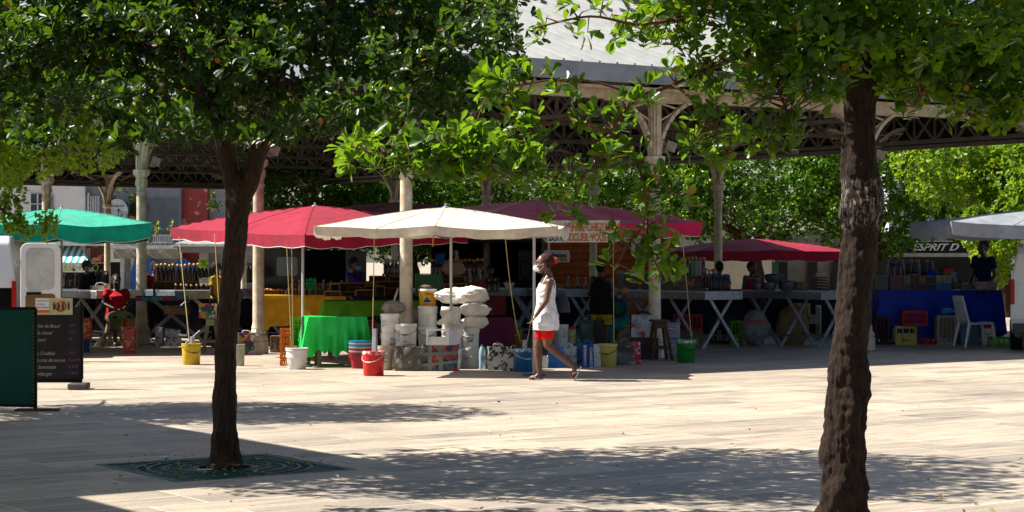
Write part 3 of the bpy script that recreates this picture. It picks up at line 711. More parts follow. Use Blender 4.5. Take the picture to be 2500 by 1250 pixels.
ft = [('bushy green tree behind the dark van', 800, 60, 3.0, 2.3, 3.6, mLeafD), ('low dark green tree behind the cream corner column', 1010, 62, 2.8, 2.2, 3.5, mLeafD),
      ('green tree behind the plank kiosk roof', 1250, 64, 3.2, 2.2, 3.9, mLeafD), ('green tree right of the painted welcome board', 1560, 60, 3.0, 1.6, 4.2, mLeafD),
      ('broad bright green tree beyond the right maroon parasol', 1850, 58, 3.3, 2.2, 4.0, mLeafD), ('deep green tree behind the thick trunk', 2140, 56, 2.5, 2.3, 3.8, mLeafD),
      ('tall yellow green tree above the grey parasol', 2450, 52, 2.9, 1.8, 4.2, mLeafC), ('leafy tree over the black shop awning', 2385, 57, 1.9, 1.0, 3.45, mLeafD), ('yellow green tree behind the white van at the right edge', 2540, 50, 1.9, 2.1, 2.5, mLeafC)]
for i, (lb, px, d, rx, rz, zc, m_) in enumerate(ft):
    far_tree('shade_tree', lb, (px - 1250) * d / F, d, rx, rz, zc, 0, 11 + i, n=3600, m=m_)
for x, y, sd_, lb in ((-12.2, 37.4, 31, 'unseen tree added left of the first stall tables to shade them'), (-14.2, 42.6, 32, 'unseen tree added farther back on the left to shade the stalls')):
    far_tree('shade_tree', lb, x, y, 2.4, 1.4, 4.3, 0, sd_, n=3000)  # both added out of view to throw shade over the left stalls
# fallen leaves
lit = []; 
for _ in range(130):
    p = G(ru(-100, 2600), 935 + 350 * rnd() ** .8); lit.append((p.x, p.y, .008))
for _ in range(160):
    a = ru(0, 6.28); r_ = abs(random.gauss(.55, .28)); lit.append((GR.x + r_ * math.cos(a), GR.y + r_ * math.sin(a), .012))
P = np.array(lit); D = unit(np.stack([rs_.normal(size=len(P)), rs_.normal(size=len(P)), np.abs(rs_.normal(size=len(P))) * .3 + .1], 1))
Vv, q, t_ = leaves(P, D, 1, .045, rs_, spread=.3)
Vv[:, 2] = np.clip(Vv[:, 2], .004, .03)
tag(mesh_np('fallen_leaves', Vv, q, t_, leafmat('dry_leaf', (.16, .07, .02), (.45, .30, .10), (.3, .15, .03), .7, .1)), 'dry leaves scattered on the paving', 'leaves', kind='stuff')
# ---------------------------------------------------------------- market parasols
def parasol(name, label, c, rz, a, b, ze, zp, m, val=.2, pole=None, under=0, seed=0, mpole=None, scal=9, tip=None, sagk=.035, open_ends=(), corner_z=(0, 0, 0, 0), group='market parasols', dome=1.35):
    """rectangular canopy half sizes a, b; eaves at ze, peak at zp"""
    t = thing(name, label, 'parasol', (c[0], c[1], 0), rz, group); n = 12; cz = corner_z
    def surf(x, y):                      # x, y in -1..1
        q = max(abs(x), abs(y)); h = zp + (ze - zp) * (q ** dome)
        ang = math.atan2(y, x); rib = abs(math.sin(ang * 4)) if q > .02 else 0
        h -= sagk * q * rib * (1.4 - q * .5)
        h += q * ((cz[0] * (1 - x) * (1 - y) + cz[1] * (1 + x) * (1 - y) + cz[2] * (1 + x) * (1 + y) + cz[3] * (1 - x) * (1 + y)) / 4)
        h += .012 * noise.noise(Vector((x * 3, y * 3, seed))) + .03 * q * noise.noise(Vector((x * 1.3 + 5, y * 1.3, seed)))
        pin = 1 - sagk * .5 * q * rib
        return (a * x * pin, b * y * pin, h)
    mb = MB(); mb.grid(lambda i, j: surf(i * 2 - 1, j * 2 - 1), 24, 24)
    canopy = mb.build('canopy', m, t, True)
    mb = MB(); per = []
    N = 96
    for k in range(N + 1):
        s_ = k / N * 4; e = int(s_) % 4; f = s_ - int(s_)
        x, y = [(-1 + 2 * f, -1), (1, -1 + 2 * f), (1 - 2 * f, 1), (-1, 1 - 2 * f)][e]
        per.append((x, y, s_))
    rows = []
    for r in range(4):
        row = []
        for x, y, s_ in per:
            X, Y, Z = surf(x, y); f = r / 3; sc = abs(math.sin(s_ * math.pi * scal / 2))
            d = val * f * (.84 + .16 * sc if r == 3 else 1); o = 1 + .012 * f * math.sin(s_ * 9 + seed) - .010 * f + .016 * f * noise.noise(Vector((X * 2.5, Y * 2.5, 9 + seed)))
            row.append((X * o, Y * o, Z - d))
        rows.append(row)
    k = N + 1; mb.add([p for r in rows for p in r], [(r * k + i, r * k + i + 1, (r + 1) * k + i + 1, (r + 1) * k + i) for r in range(3) for i in range(N)])
    mb.build('valance', m, canopy, True)
    if tip is not None:
        mb = MB()
        for i in range(N): mb.bar(rows[3][i], rows[3][i + 1], .012, .008)
        mb.build('piping', tip, canopy)
    mb = MB()
    for x, y in ((1, 1), (1, -1), (-1, 1), (-1, -1), (1, 0), (-1, 0), (0, 1), (0, -1)):
        p = Vector(surf(x * .97, y * .97)) - Vector((0, 0, .03)); mb.bar((0, 0, zp - .05), p, .02, .025)
        mb.bar((0, 0, zp - .42), Vector((0, 0, zp - .05)).lerp(p, .5), .016, .02)
    mb.build('ribs', mSteelD, t)
    mb = MB()
    for x, y in ((1, 1), (1, -1), (-1, 1), (-1, -1), (1, 0), (-1, 0), (0, 1), (0, -1), (.5, 1), (-.5, 1), (.5, -1), (-.5, -1)):
        pp = [Vector(surf(x * q / 8, y * q / 8)) + Vector((0, 0, .002)) for q in range(9)]
        for u_, v_ in zip(pp[:-1], pp[1:]): mb.bar(u_, v_, .004, .014) if abs((v_ - u_).x) > 9 else mb.bar(u_, v_, .014, .006)
    mb.build('seams', m, canopy)
    px_, py_ = pole if pole else (0, 0)
    mb = MB(); mb.tube([(px_, py_, .45), (px_, py_, surf(px_ / a, py_ / b)[2] - .03)], .019, 10); mb.build('pole', mPole, t, True)
    mb = MB(); mb.tube([(px_, py_, 0), (px_, py_, .72)], .024, 10); mb.box((px_, py_, .012), (.2, .2, .024)); mb.build('pole_foot', mSteelD, t)
    mb = MB(); mb.lathe([(.06, zp - .02), (.05, zp + .008), (.02, zp + .018), (.016, zp + .05), (.008, zp + .055)], (0, 0, 0), 12); mb.build('finial', mSteel, t)
    return t
mPipe = mat('pale_piping', (.72, .66, .62), .7)
parasol('market_parasol', 'turquoise green parasol with a deep white edged valance at the left stall', (-7.60, 33.6), R(10), 1.50, 1.55, 2.12, 2.40, mGreenC, .28, tip=mPipe, scal=8, seed=1)
Pn = Vector((-3.20, 28.1, 0)) + U * .2; c_ = Pn + U * 1.4 + V * 2.02
parasol('market_parasol', 'large faded maroon parasol left of the cream one with scalloped edge', c_, HA, 1.4, 2.22, 1.99, 2.37, mMaroon, .19, tip=mPipe, scal=11, seed=2, pole=(-1.1, -1.62), corner_z=(-.10, 0, .1, .08), sagk=.03)
c_ = Vector((.38, 30.5, 0))
parasol('market_parasol', 'wide plum parasol behind the cream one holding up the painted board', c_, HA, 2.05, 1.5, 2.12, 2.46, mMaroon2, .22, tip=mPipe, scal=11, seed=3, pole=(.3, .1), sagk=.035)
parasol('market_parasol', 'deep maroon parasol seen behind the cream corner column', (A(965, 0, 34.3).x, 34.3), R(10), 1.45, 1.1, 2.34, 2.52, mMaroon, .2, scal=9, seed=9)
parasol('market_parasol', 'ecru parasol with a torn left end above the stacked white buckets', (-.90, 27.05, 0), R(-7), 1.62, .92, 2.02, 2.26, mEcru, .13, scal=13, seed=4, sagk=.045, corner_z=(-.03, -.03, -.04, -.02), pole=(-.06, .86))
parasol('market_parasol', 'dark maroon parasol over the table of cooking pots', (5.72, 47.3, 0), R(14), 1.88, 1.5, 1.73, 2.01, mMaroon, .24, scal=9, seed=5)
parasol('market_parasol', 'grey sheet parasol at the right edge over the blue clothed table', (8.85, 33.0, 0), R(3), 1.95, 1.3, 2.16, 2.36, mGreyC, .26, scal=0, seed=6, sagk=.09, corner_z=(0, 0, 0, 0))
t = thing('parasol_pole', 'slim steel pole standing before the walking woman under the ecru canopy', 'pole', (*A(1304, 700, 26.6).xy, 0))
mb = MB(); mb.tube([(0, 0, 0), (0, 0, 1.86)], .019, 10); mb.build('shaft', mPole, t, True)
mb = MB(); mb.box((0, 0, .015), (.3, .3, .03)); mb.build('base_plate', mSteelD, t)

# ---------------------------------------------------------------- trestle tables
def xtable(label, corner, L, W=.85, h=.99, m=None, rz=HA, front=mSteel, side=mSteelD, ap=.125, group='folding metal market tables', frames=2):
    """corner = nearest corner; long axis runs away to the back left"""
    t = thing('market_table', label, 'table', (corner[0], corner[1], 0), rz, group)
    mb = MB(); mb.box((W / 2, L / 2, h - .01), (W, L, .02)); mb.build('table_top', front, t)
    z = h - .02 - ap / 2
    for yy in (.006, L - .006): mb = MB(); mb.box((W / 2, yy, z), (W, .012, ap)); mb.build('end_apron', front, t)
    for xx in (.006, W - .006): mb = MB(); mb.box((xx, L / 2, z), (.012, L - .03, ap)); mb.build('side_apron', side, t)  # long sides in darker steel: their shade is put into the colour
    zt = h - .03; ys = [.07, L - .07] if frames == 2 else [.07, L / 2, L - .07]
    for y in ys:
        for s_ in (0, 1):
            mb = MB(); a = (.04, y + s_ * .05, 0) if s_ else (W - .04, y + s_ * .05, 0); b2 = (W - .08, y + s_ * .05, zt) if s_ else (.08, y + s_ * .05, zt)
            mb.bar(a, b2, .03, .055) if 0 else mb.bar(a, b2, .055, .03, up=(0, 1, 0)); mb.build('leg', front, t)
    mb = MB()
    for x in (.12, W - .12): mb.bar((x, .07, .2), (x, L - .02, .2), .04, .03)
    mb.build('stretcher', side, t); return t
xtable('steel trestle table with bottles beside the green bucket, pale end panel facing out', (3.32, 34.2), 2.3, frames=3)
xtable('steel trestle table carrying the cooking pots and straw hats', (5.33, 34.3), 2.05, frames=3)
xtable('steel trestle table behind the walking woman with jars on it', (1.0, 36.6), 1.9)
xtable('steel trestle table in front of the dark kiosk counter', (-.05, 37.4), 2.0, side=mSteelD)
xtable('steel trestle table right of the woman in black, behind the stools', (2.2, 36.2), 1.9)
xtable('white topped trestle table at the green parasol with an orange cloth on it', (-7.35, 35.2), 2.2, front=mWhite, frames=3)
xtable('dark trestle table draped with a blue flowered strip, crowded with bottles', (-5.75, 34.9), 2.0, W=1.35)
xtable('steel trestle table right of the leaning tree trunk', (-4.75, 35.4), 1.6, W=.95)
xtable('low steel trestle table behind the purple cloth', (-1.5, 36.5), 1.7)

# draped cloths and the tables under them
def plain_table(label, c, rz, a, b, h):
    t = thing('market_table', label, 'table', (c[0], c[1], 0), rz, 'cloth covered tables')
    mb = MB(); mb.box((0, 0, h - .02), (2 * a - .04, 2 * b - .04, .03)); mb.build('table_top', mWoodO, t)
    for x in (-1, 1):
        for y in (-1, 1):
            q = MB(); q.box((x * (a - .08), y * (b - .08), (h - .035) / 2), (.05, .05, h - .035)); q.build('leg', mWoodO, t)
    return t
def drape(name, label, c, rz, a, b, h, m, drops, amp=.03, freq=22, seed=0, n=60, cat='tablecloth'):
    """cloth over a top of half sizes a, b; drops = hang length front, right, back, left (front may be a function)"""
    mb = MB(); per = []
    for k in range(n * 4):
        e, f = k // n, (k % n) / n
        x, y = [(-1 + 2 * f, -1), (1, -1 + 2 * f), (1 - 2 * f, 1), (-1, 1 - 2 * f)][e]; per.append((x, y, e, f, k / n))
    rows = [[(0, 0, h + .004)] * len(per), [(x * a * .5, y * b * .5, h + .006 + .003 * noise.noise(Vector((x * 4, y * 4, seed)))) for x, y, *_ in per], [(x * a, y * b, h + .004) for x, y, *_ in per]]
    R_ = 7
    for r in range(1, R_ + 1):
        row = []
        for x, y, e, f, s_ in per:
            d = drops[e]; d2_ = drops[(e + 1) % 4]
            dd = (d(f) if callable(d) else d)
            q = r / R_; wv = amp * q * (math.sin(s_ * freq + 1.7 * math.sin(s_ * 5.1 + seed)) + .7 * noise.noise(Vector((s_ * 9, seed, q))))
            out = .012 + wv + .035 * q
            row.append((x * a + (x if abs(x) == 1 else 0) * out, y * b + (y if abs(y) == 1 else 0) * out, h + .002 - dd * q * (1 + .06 * math.sin(s_ * 13 + seed) * q)))
        rows.append(row)
    k = n * 4
    mb.add([p for r in rows for p in r], [(r * k + i, r * k + (i + 1) % k, (r + 1) * k + (i + 1) % k, (r + 1) * k + i) for r in range(len(rows) - 1) for i in range(k)])
    o = mb.build(name, m, None, True, (c[0], c[1], 0)); o.rotation_euler = (0, 0, rz); return tag(o, label, cat)
mYel = cloth('mustard_cloth', (.75, .42, .03), .15); mGrn = cloth('bright_green_cloth', (.06, .78, .18), .3, .45, .6, 4)
mLime = cloth('leaf_green_cloth', (.16, .45, .02), .25, .6, .5, 4); mPur = cloth('purple_cloth', (.17, .03, .075), .05); mBlu = cloth('royal_blue_cloth', (.008, .045, .42), .1, .5, .5, 4)
cY = A(740, 0, 34.2); plain_table('long table under the mustard yellow cloth', (cY.x, 34.2), R(4), .72, .4, .93)
drape('tablecloth', 'mustard yellow cloth hanging slanting off the long table by the cream column', (cY.x, 34.2), R(4), .74, .42, .93, mYel, (lambda f: .62 - .40 * f if f > .12 else .62, .25, .2, .5), .02, 14, 3)
cG = A(905, 0, 31.3); plain_table('long table under the leaf green cloth', (cG.x, 31.4), R(8), .72, .38, .90)
drape('tablecloth', 'leaf green cloth sloping down the front of the display steps', (cG.x, 31.4), R(8), .75, .40, .90, mLime, (lambda f: .26 + .02 * math.sin(f * 20), .2, .2, .3), .035, 16, 5)
cH = A(818, 0, 29.0); plain_table('small table under the shiny bright green cloth', (cH.x, 29.0), R(12), .33, .30, .70)
drape('tablecloth', 'shiny bright green cloth with ruffled hem over the small table by the orange crates', (cH.x, 29.0), R(12), .42, .33, .72, mGrn, (lambda f: .52 + .035 * math.sin(f * 30), .48, .3, .56), .065, 34, 8)
cP = A(1200, 0, 30.4); plain_table('low table under the purple cloth', (cP.x, 30.5), R(3), .28, .30, .66)
drape('tablecloth', 'plain purple cloth over a low table behind the white buckets', (cP.x, 30.5), R(3), .31, .32, .66, mPur, (.56, .56, .5, .56), .012, 9, 2)
cB = A(2282, 0, 36.6); plain_table('long stall table under the royal blue cloth', (cB.x, 36.9), R(6), 1.12, .5, .97)
drape('tablecloth', 'royal blue cloth gathered over the long right stall behind the white chair', (cB.x, 36.9), R(6), 1.15, .53, .97, mBlu, (lambda f: .80 if f > .5 else .93, .84, .93, .93), .04, 21, 11)

mDC = cloth('added_dark_cloth', (.02, .02, .03), .02)  # dark cloths, most added to black out bright ground behind the stalls
for k, (x, d, a_, lb) in enumerate(((1700, 41, .9, 'dark cloth covered table added to darken the gap behind the bottle tables at right'), (1900, 41.5, .9, 'dark cloth covered table added to darken the gap behind the cooking pots'), (2010, 40.2, .35, 'short dark cloth covered table added to darken the gap beyond the straw hats'), (420, 39.4, .9, 'dark cloth covered table added to darken the gap behind the rum bottles'), (570, 38.6, .8, 'dark cloth covered table added to darken the gap behind the leaning trunk'), (250, 39.8, .8, 'dark cloth covered table added to darken the gap behind the seated woman in red'), (1400, 42, 1.0, 'dark cloth covered table added to darken the gap behind the jars'), (900, 36.6, 1.3, 'dark cloth covered table added to darken the gap behind the wooden display'), (985, 33.6, .42, 'short dark cloth covered table with bottles by the corner column'))):
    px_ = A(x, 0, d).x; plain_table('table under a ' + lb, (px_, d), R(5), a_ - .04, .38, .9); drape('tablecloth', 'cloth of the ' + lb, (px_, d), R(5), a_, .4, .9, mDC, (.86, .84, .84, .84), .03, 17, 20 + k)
# ---------------------------------------------------------------- buckets
def bucket(label, px, yb, hpx, wpx, m, lid=True, d=None, z0=0.0, handle=True, mrim=None, group='plastic buckets', post=0, side=-1, taper=.88, marks=None, name='bucket', rimh=.14):
    d = d or DY(yb); s_ = F / d; H = hpx / s_; r = wpx / s_ / 2
    t = thing(name, label, 'bucket', ((px - 1250) / s_, d, z0), ru(-.5, .5), group)
    mb = MB(); w0 = r * taper; rh = H * rimh
    if lid: mb.lathe([(w0 * .97, 0), (w0, .006), (r * .95, H - rh)], n=28)
    else: mb.lathe([(w0 * .97, 0), (w0, .006), (r * .97, H), (r * .93, H), (r * .93, H * .55), (0.001, H * .55)], n=28, caps=False)
    mb.build('body', m, t, True)
    mb = MB()
    if lid: mb.lathe([(r * .955, H - rh), (r, H - rh + .004), (r * 1.0, H - .010), (r * .97, H), (r * .88, H - .004), (r * .86, H - .012)], n=28)
    else:
        for q in (0, .09): mb.lathe([(r * .965, H * (.86 + q)), (r * 1.015, H * (.87 + q)), (r * 1.015, H * (.90 + q)), (r * .97, H * (.91 + q))], n=28, caps=False)
    mb.build('lid' if lid else 'rim', mrim or m, t, True)
    if handle:
        mb = MB(); pts = [(r * 1.0 * math.cos(a), -r * 1.05 * math.sin(a) , H * .86 - math.sin(a) * H * .30) for a in [math.pi * k / 12 for k in range(13)]]
        mb.tube(pts, .0035, 6); mb.tube([pts[5], pts[6], pts[7]], .007, 6); mb.build('handle', mWhite if handle == 1 else mBlack, t, True)
    if post:
        mb = MB(); mb.box((.02, 0, H + post / 2 - .12), (.05, .05, post + .24)); mb.build('post', mSteel, t)
    if marks:
        mb = MB()
        for (a, z, w_, h_) in marks: 
            rr = w0 + (r * .95 - w0) * z; n = 6
            mb.grid(lambda i, j: ((rr + .003) * math.cos(a + (i - .5) * w_ / rr), (rr + .003) * math.sin(a + (i - .5) * w_ / rr), H * z + (j - .5) * h_), n, 1)
        mb.build('label', printed('bucket_label', [(.55, .52, .45), (.62, .48, .08), (.7, .68, .62), (.1, .15, .35), (.6, .55, .5), (.62, .6, .55)], 26, 'NOISE', stretch=(.35, .35, 1.6)), t)
        t.rotation_euler = (0, 0, 0)
    return t
def paint(name, c, c2=None): return mat(name, c, .38, var=.1, scale=11, col2=c2, coat=.15)
mRedB = paint('red_bucket', (.62, .012, .015)); mGrnB = paint('green_bucket', (.01, .22, .03)); mBluB = paint('blue_bucket', (.01, .14, .30)); mYelB = paint('yellow_bucket', (.60, .42, .01)); mYelB2 = paint('stained_yellow_bucket', (.55, .42, .02), (.50, .46, .20))
def worn(name, c, c2): return printed(name, [c, c, c2, c], 26, 'NOISE', .5)
mBeige = mat('beige_plastic', (.56, .50, .38), .5, var=.1)
bucket('bright yellow bucket on the sunlit paving left of the tree trunk', 467, 890, 52, 48, mYelB, lid=False, handle=2, post=.1, group='parasol weight buckets')
bucket('green bucket with flaking rim, alone in the shade right of the stool', 1675, 885, 55, 49, mGrnB, mrim=worn('green_flaking', (.02, .24, .04), (.6, .62, .58)), handle=2, group='parasol weight buckets')
bucket('dirty yellow bucket between the blue printed bag and the grey bag', 1482, 894, 55, 52, mYelB2, handle=2, group='parasol weight buckets')
bucket('blue bucket with a white post in it, left of the walking woman', 1278, 907, 56, 53, mBluB, mrim=worn('blue_flaking', (.02, .20, .36), (.6, .65, .68)), post=.12, group='parasol weight buckets')
bucket('paint splashed red bucket in the sun holding a metal post', 912, 917, 60, 56, mRedB, mrim=worn('red_flaking', (.62, .02, .03), (.75, .6, .6)), post=.3, group='parasol weight buckets')
bucket('grubby white bucket with yellow rope hanging over it, by the orange crates', 725, 901, 52, 56, mWhite, lid=False, handle=0, taper=.78, group='parasol weight buckets')
bucket('pale grey bucket half hidden by the left tree trunk', 583, 893, 53, 30, mat('grey_plastic', (.45, .43, .38), .5), lid=False, handle=0, group='parasol weight buckets')
def pile(px, yb, items=None, d=None, dx=0):
    d = d or DY(yb); z = 0; s_ = F / d
    for k, (lb, h, w_, m, kw) in enumerate(items):
        bucket(lb, px + dx * k, yb, h, w_, m, d=d, z0=z, taper=.9, **kw); z += h / s_
M1 = [(-1.75, .5, .08, .12)]; M2 = [(-1.2, .55, .08, .14)]
pile(952, 886, d=28.3, items=[('lowest white bucket in the stack left of the cream column foot', 40, 46, mWhite, {}), ('middle white bucket in the stack left of the cream column foot', 47, 46, mWhite, dict(marks=M2)), ('top white bucket with yellow round label, on the stack by the leaning board', 47, 47, mWhite, dict(marks=[(-2.3, .5, .09, .09)]))])
pile(990, 889, [('beige plastic drum under the big white bucket', 50, 50, mBeige, {}), ('big white bucket with yellow and red labels behind the grey taped bag', 60, 57, mWhite, dict(marks=[(-2.35, .5, .09, .17), (-1.6, .4, .02, .12)], handle=2))], d=28.25)
bucket('beige drum behind the red bucket', 935, 903, 58, 50, mBeige, handle=0, marks=[(-1.3, .55, .09, .14)])
pile(1044, 893, [('lowest bucket in the stack topped by the yellow tub', 47, 55, mWhite, dict(handle=2)), ('large plain white bucket beneath the yellow tub', 52, 48, mWhite, dict(handle=2)), ('second white bucket under the yellow tub', 50, 49, mWhite, dict(handle=1))], d=28.7)
# yellow tub with lettering, on the stack
tb = bucket('square yellow margarine tub with white lid on the tallest stack', 1044, 0, 42, 46, mat('yellow_tub', (.68, .40, .01), .4), d=28.7, z0=149 * 28.7 / F, mrim=mWhite, handle=0, taper=.88, name='tub'); tb.rotation_euler = (0, 0, 0)
mRed = mat('red_ink', (.5, .02, .02), .6); mBlue = mat('blue_ink', (.02, .05, .35), .6)
text('lettering', 'Pate Margarine', .038, mRed, tb, (-.105, -.134, .165), align='LEFT'); text('lettering', 'Chateau Jeunesse', .03, mRed, tb, (-.1, -.128, .02))
mb = MB(); mb.ball((0, -.125, .075), (.055, .01, .022)); mb.ball((-.01, -.128, .11), (.02, .008, .022)); mb.build('emblem', mBlue, tb, True)
pile(1102, 897, [('bottom bucket of the middle stack by the parasol pole', 48, 52, mWhite, {}), ('second bucket of the middle stack by the parasol pole', 50, 50, mWhite, {}), ('white bucket with a blue map emblem, top of the middle stack', 53, 50, mWhite, {})], d=28.3)
tt = bpy.context.scene.objects; e_ = [o for o in C.objects if o.get('label', '').startswith('white bucket with a blue map')][0]; e_.rotation_euler = (0, 0, 0)
mb = MB(); mb.ball((-.01, -.148, .2), (.05, .008, .018)); mb.ball((-.025, -.148, .2), (.016, .008, .045)); mb.ball((.06, -.14, .175), (.012, .006, .008)); mb.build('emblem', mBlue, e_, True); text('lettering', 'ECO EXPORT', .026, mBlue, e_, (-.06, -.146, .115), bold=.001)
pile(1147, 897, [('lower white bucket with a looped handle beside the water bottle', 48, 48, mWhite, dict(marks=[(-2.0, .5, .06, .08)], handle=1)), ('upper white bucket with printed list under the white sacks', 49, 48, mWhite, dict(marks=[(-1.45, .5, .08, .13)]))])
pile(1368, 868, [('white tub under the tall white tub right of the woman', 34, 42, mWhite, {}), ('tall white tub right of the walking woman', 50, 40, mWhite, dict(marks=[(-1.0, .6, .05, .14)]))], d=31)
pile(1392, 868, [('short yellow labelled tub beneath the red lidded one', 34, 30, mat('cream_tub', (.60, .50, .22), .4), dict(mrim=mWhite)), ('yellow tub with a red lid beside the tall white tub', 42, 28, mat('cream_tub', (.6, .5, .22), .4), dict(mrim=mat('red_lid', (.5, .02, .02), .4)))], d=31.2)
pile(1260, 868, [('dark yellow bucket under another behind the blue bucket', 36, 30, mat('ochre_bucket', (.35, .22, .01), .5), {}), ('dark yellow bucket on top of another behind the blue bucket', 34, 30, mat('ochre_bucket', (.35, .22, .01), .5), {})], d=31.3)
bucket('white lidded tub with red rim behind the legs of the white chair', 2412, 843, 47, 36, mWhite, mrim=mat('red_lid', (.5, .02, .02), .4), handle=2, d=35.9)
bucket('pale blue grey tub at the right edge by the white van', 2497, 850, 50, 50, mat('blue_grey_tub', (.40, .47, .52), .45), handle=0)
# basins
t = thing('basin_stack', 'nested red, white and blue basins left of the red bucket', 'basins', G(883, 899), .2)
z = 0
for k, (m_, r_) in enumerate(zip([(.40, .01, .03)] * 3 + [(.5, .5, .5), (.4, .01, .03), (.5, .5, .5), (.02, .25, .45), (.5, .5, .52), (.02, .25, .45)], [.16] * 9)):
    mb = MB(); h0 = .17 if k == 0 else .028; mb.lathe([(r_ * .78 if k == 0 else r_ * .97, z), (r_ * (.98), z + h0 - .012), (r_ * 1.05, z + h0 - .01), (r_ * 1.05, z + h0)], n=24, sq=(1.12, .9)); z += h0
    mb.build('basin', mat('basin_%d' % int(m_[0] * 100 + m_[1] * 10 + 1), m_, .35, coat=.2), t, True)

# ---------------------------------------------------------------- bags
def bag(label, px, yb, hpx, wpx, mf, ms=None, dpx=None, d=None, z0=0.0, handles=True, rz=0, name='shopping_bag', slump=.012, group='carrier bags under the stalls'):
    d = d or DY(yb); s_ = F / d; H = hpx / s_; W = wpx / s_ / 2; Dp = (dpx or wpx * .45) / s_ / 2; sd_ = rnd() * 50
    t = thing(name, label, 'bag', ((px - 1250) / s_, d + Dp, z0), rz, group)
    def wob(x, y, z): 
        k = noise.noise_vector(Vector((x * 7 + sd_, y * 7, z * 7))); q = .3 + .7 * min(1, z / H)
        return (x + k.x * slump * 2.2 * q, y + k.y * slump * 2.2 * q, max(z0 * 0, z + k.z * slump * q if z > .01 else z))
    def side(p0, p1):
        return lambda i, j: wob(p0[0] + (p1[0] - p0[0]) * i, p0[1] + (p1[1] - p0[1]) * i, H * j)
    mb = MB(); mb.grid(side((-W, -Dp), (W, -Dp)), 9, 8); mb.grid(side((W, Dp), (-W, Dp)), 9, 8)
    mb.cur = 1; mb.grid(side((W, -Dp), (W, Dp)), 6, 8); mb.grid(side((-W, Dp), (-W, -Dp)), 6, 8)
    mb.grid(lambda i, j: wob(-W + 2 * W * i, -Dp + 2 * Dp * j, H * .93 + .02 * math.sin(i * 9 + sd_)), 9, 5); mb.cur = 0
    mb.grid(lambda i, j: (-W + 2 * W * i, -Dp + 2 * Dp * j, .002), 2, 2)
    mb.build('body', [mf, ms or mf], t, True)
    if handles and wpx > 24:
        for y in (-Dp * .8, Dp * .8):
            q = MB(); q.tube([(-W * .5, y, H * .97), (-W * .42, y + .01, H + .035), (0, y + .02, H + .05 + ru(-.02, .01)), (W * .4, y + .01, H + .03), (W * .5, y, H * .96)], .0055, 6, sq=(1.5, .5)); q.build('handle', ms or mf, t, True)
    return t
K = (.012, .012, .013)
mBW = printed('black_white_print', [(.66, .62, .56), (.66, .62, .56), (.6, .58, .54), K, (.3, .28, .26), (.66, .62, .56)], 9, 'NOISE')
mBagB = mat('blue_bag', (.01, .07, .34), .4, bump=.3, scale=8); mBagR = mat('red_bag', (.42, .01, .03), .45, bump=.3, scale=9); mTeal = printed('teal_print', [(.01, .10, .16), (.02, .22, .30), (.01, .05, .09), (.05, .3, .35)], 6, 'NOISE')
mGryT = printed('grey_taped_plastic', [(.06, .055, .05), (.11, .10, .09), (.08, .075, .07), (.24, .22, .20)], 12, 'NOISE', .42)
mPatch = printed('patchwork_print', [(.42, .02, .03), (.02, .03, .07), (.45, .16, .07), (.01, .10, .13), (.35, .02, .04), (.05, .02, .05), (.16, .15, .14)], 11, 'CHECK')
mFruit = printed('fruit_print', [(.5, .02, .04), (.02, .05, .3), (.6, .6, .6), (.5, .3, .02), (.02, .3, .1), (.05, .05, .1)], 8)
mPhoto = printed('grey_photo_print', [(.12, .13, .16), (.35, .36, .40), (.5, .5, .52), (.2, .21, .25)], 9, 'NOISE')
mSceneP = printed('landscape_print', [(.01, .06, .09), (.02, .14, .20), (.01, .07, .03), (.03, .03, .03), (.2, .25, .25)], 6, 'NOISE')
b_ = bag('large patchwork bag of red, navy and orange diamonds bound with grey tape', 1074, 906, 66, 86, mPatch, dpx=40, slump=.02, handles=False)
mTape = mat('duct_tape', (.20, .21, .21), .35, bump=.3); s_ = F / DY(904)
mb = MB(); W_, H_ = 43 / s_, 66 / s_; Y_ = -20 / s_ - .022
for (x, w_) in ((-W_ * .55, .055), (W_ * .05, .06)): mb.grid(lambda i, j: (x + (i - .5) * w_, Y_ + .004 * math.sin(j * 9), .01 + j * (H_ - .03)), 1, 8)
mb.grid(lambda i, j: (-W_ * .98 + 2 * W_ * .98 * i, Y_ - .003, H_ * .62 + (j - .5) * .045 + .02 * i), 8, 1); mb.grid(lambda i, j: (-W_ * .98 + 2 * W_ * .98 * i, Y_ - .003, H_ * .22 + (j - .5) * .04 + .05 * i), 8, 1)
mb.build('tape', mTape, b_)
bag('round grey bag wrapped in shiny tape between the drums and the patchwork bag', 997, 906, 58, 66, mGryT, dpx=46, slump=.025, name='taped_bag')
bag('white bag with a black and white portrait print', 1216, 903, 56, 50, mBW, mat('bag_white', (.6, .6, .6), .5), dpx=22)
bag('narrow black and white printed bag touching the blue bucket', 1254, 902, 54, 28, mBW, dpx=20, d=27.6)
bag('green and red striped bag behind the water bottle', 1196, 900, 52, 22, printed('green_red_print', [(.05, .3, .03), (.4, .02, .03), (.1, .4, .05), (.55, .55, .5)], 10), dpx=22)
bag('pale card box bag low between blue bucket and woman', 1322, 899, 30, 30, mWhite, dpx=16, handles=False)
bag('bright blue bag just right of the woman\'s front leg', 1357, 898, 50, 38, mat('sky_blue_bag', (.02, .18, .55), .4, bump=.4, scale=9), dpx=24)
bag('bag with a grey city photograph behind the woman\'s raised heel', 1390, 896, 50, 36, mPhoto, dpx=24)
bag('teal ocean print bag left of the blue lettered bag', 1412, 893, 54, 26, mTeal, dpx=24)
b_ = bag('royal blue bag lettered CAMARGUE twice', 1435, 897, 58, 30, mBagB, dpx=20, slump=.006)
s_ = F / DY(897); mWt = mat('white_ink', (.75, .77, .8), .5)
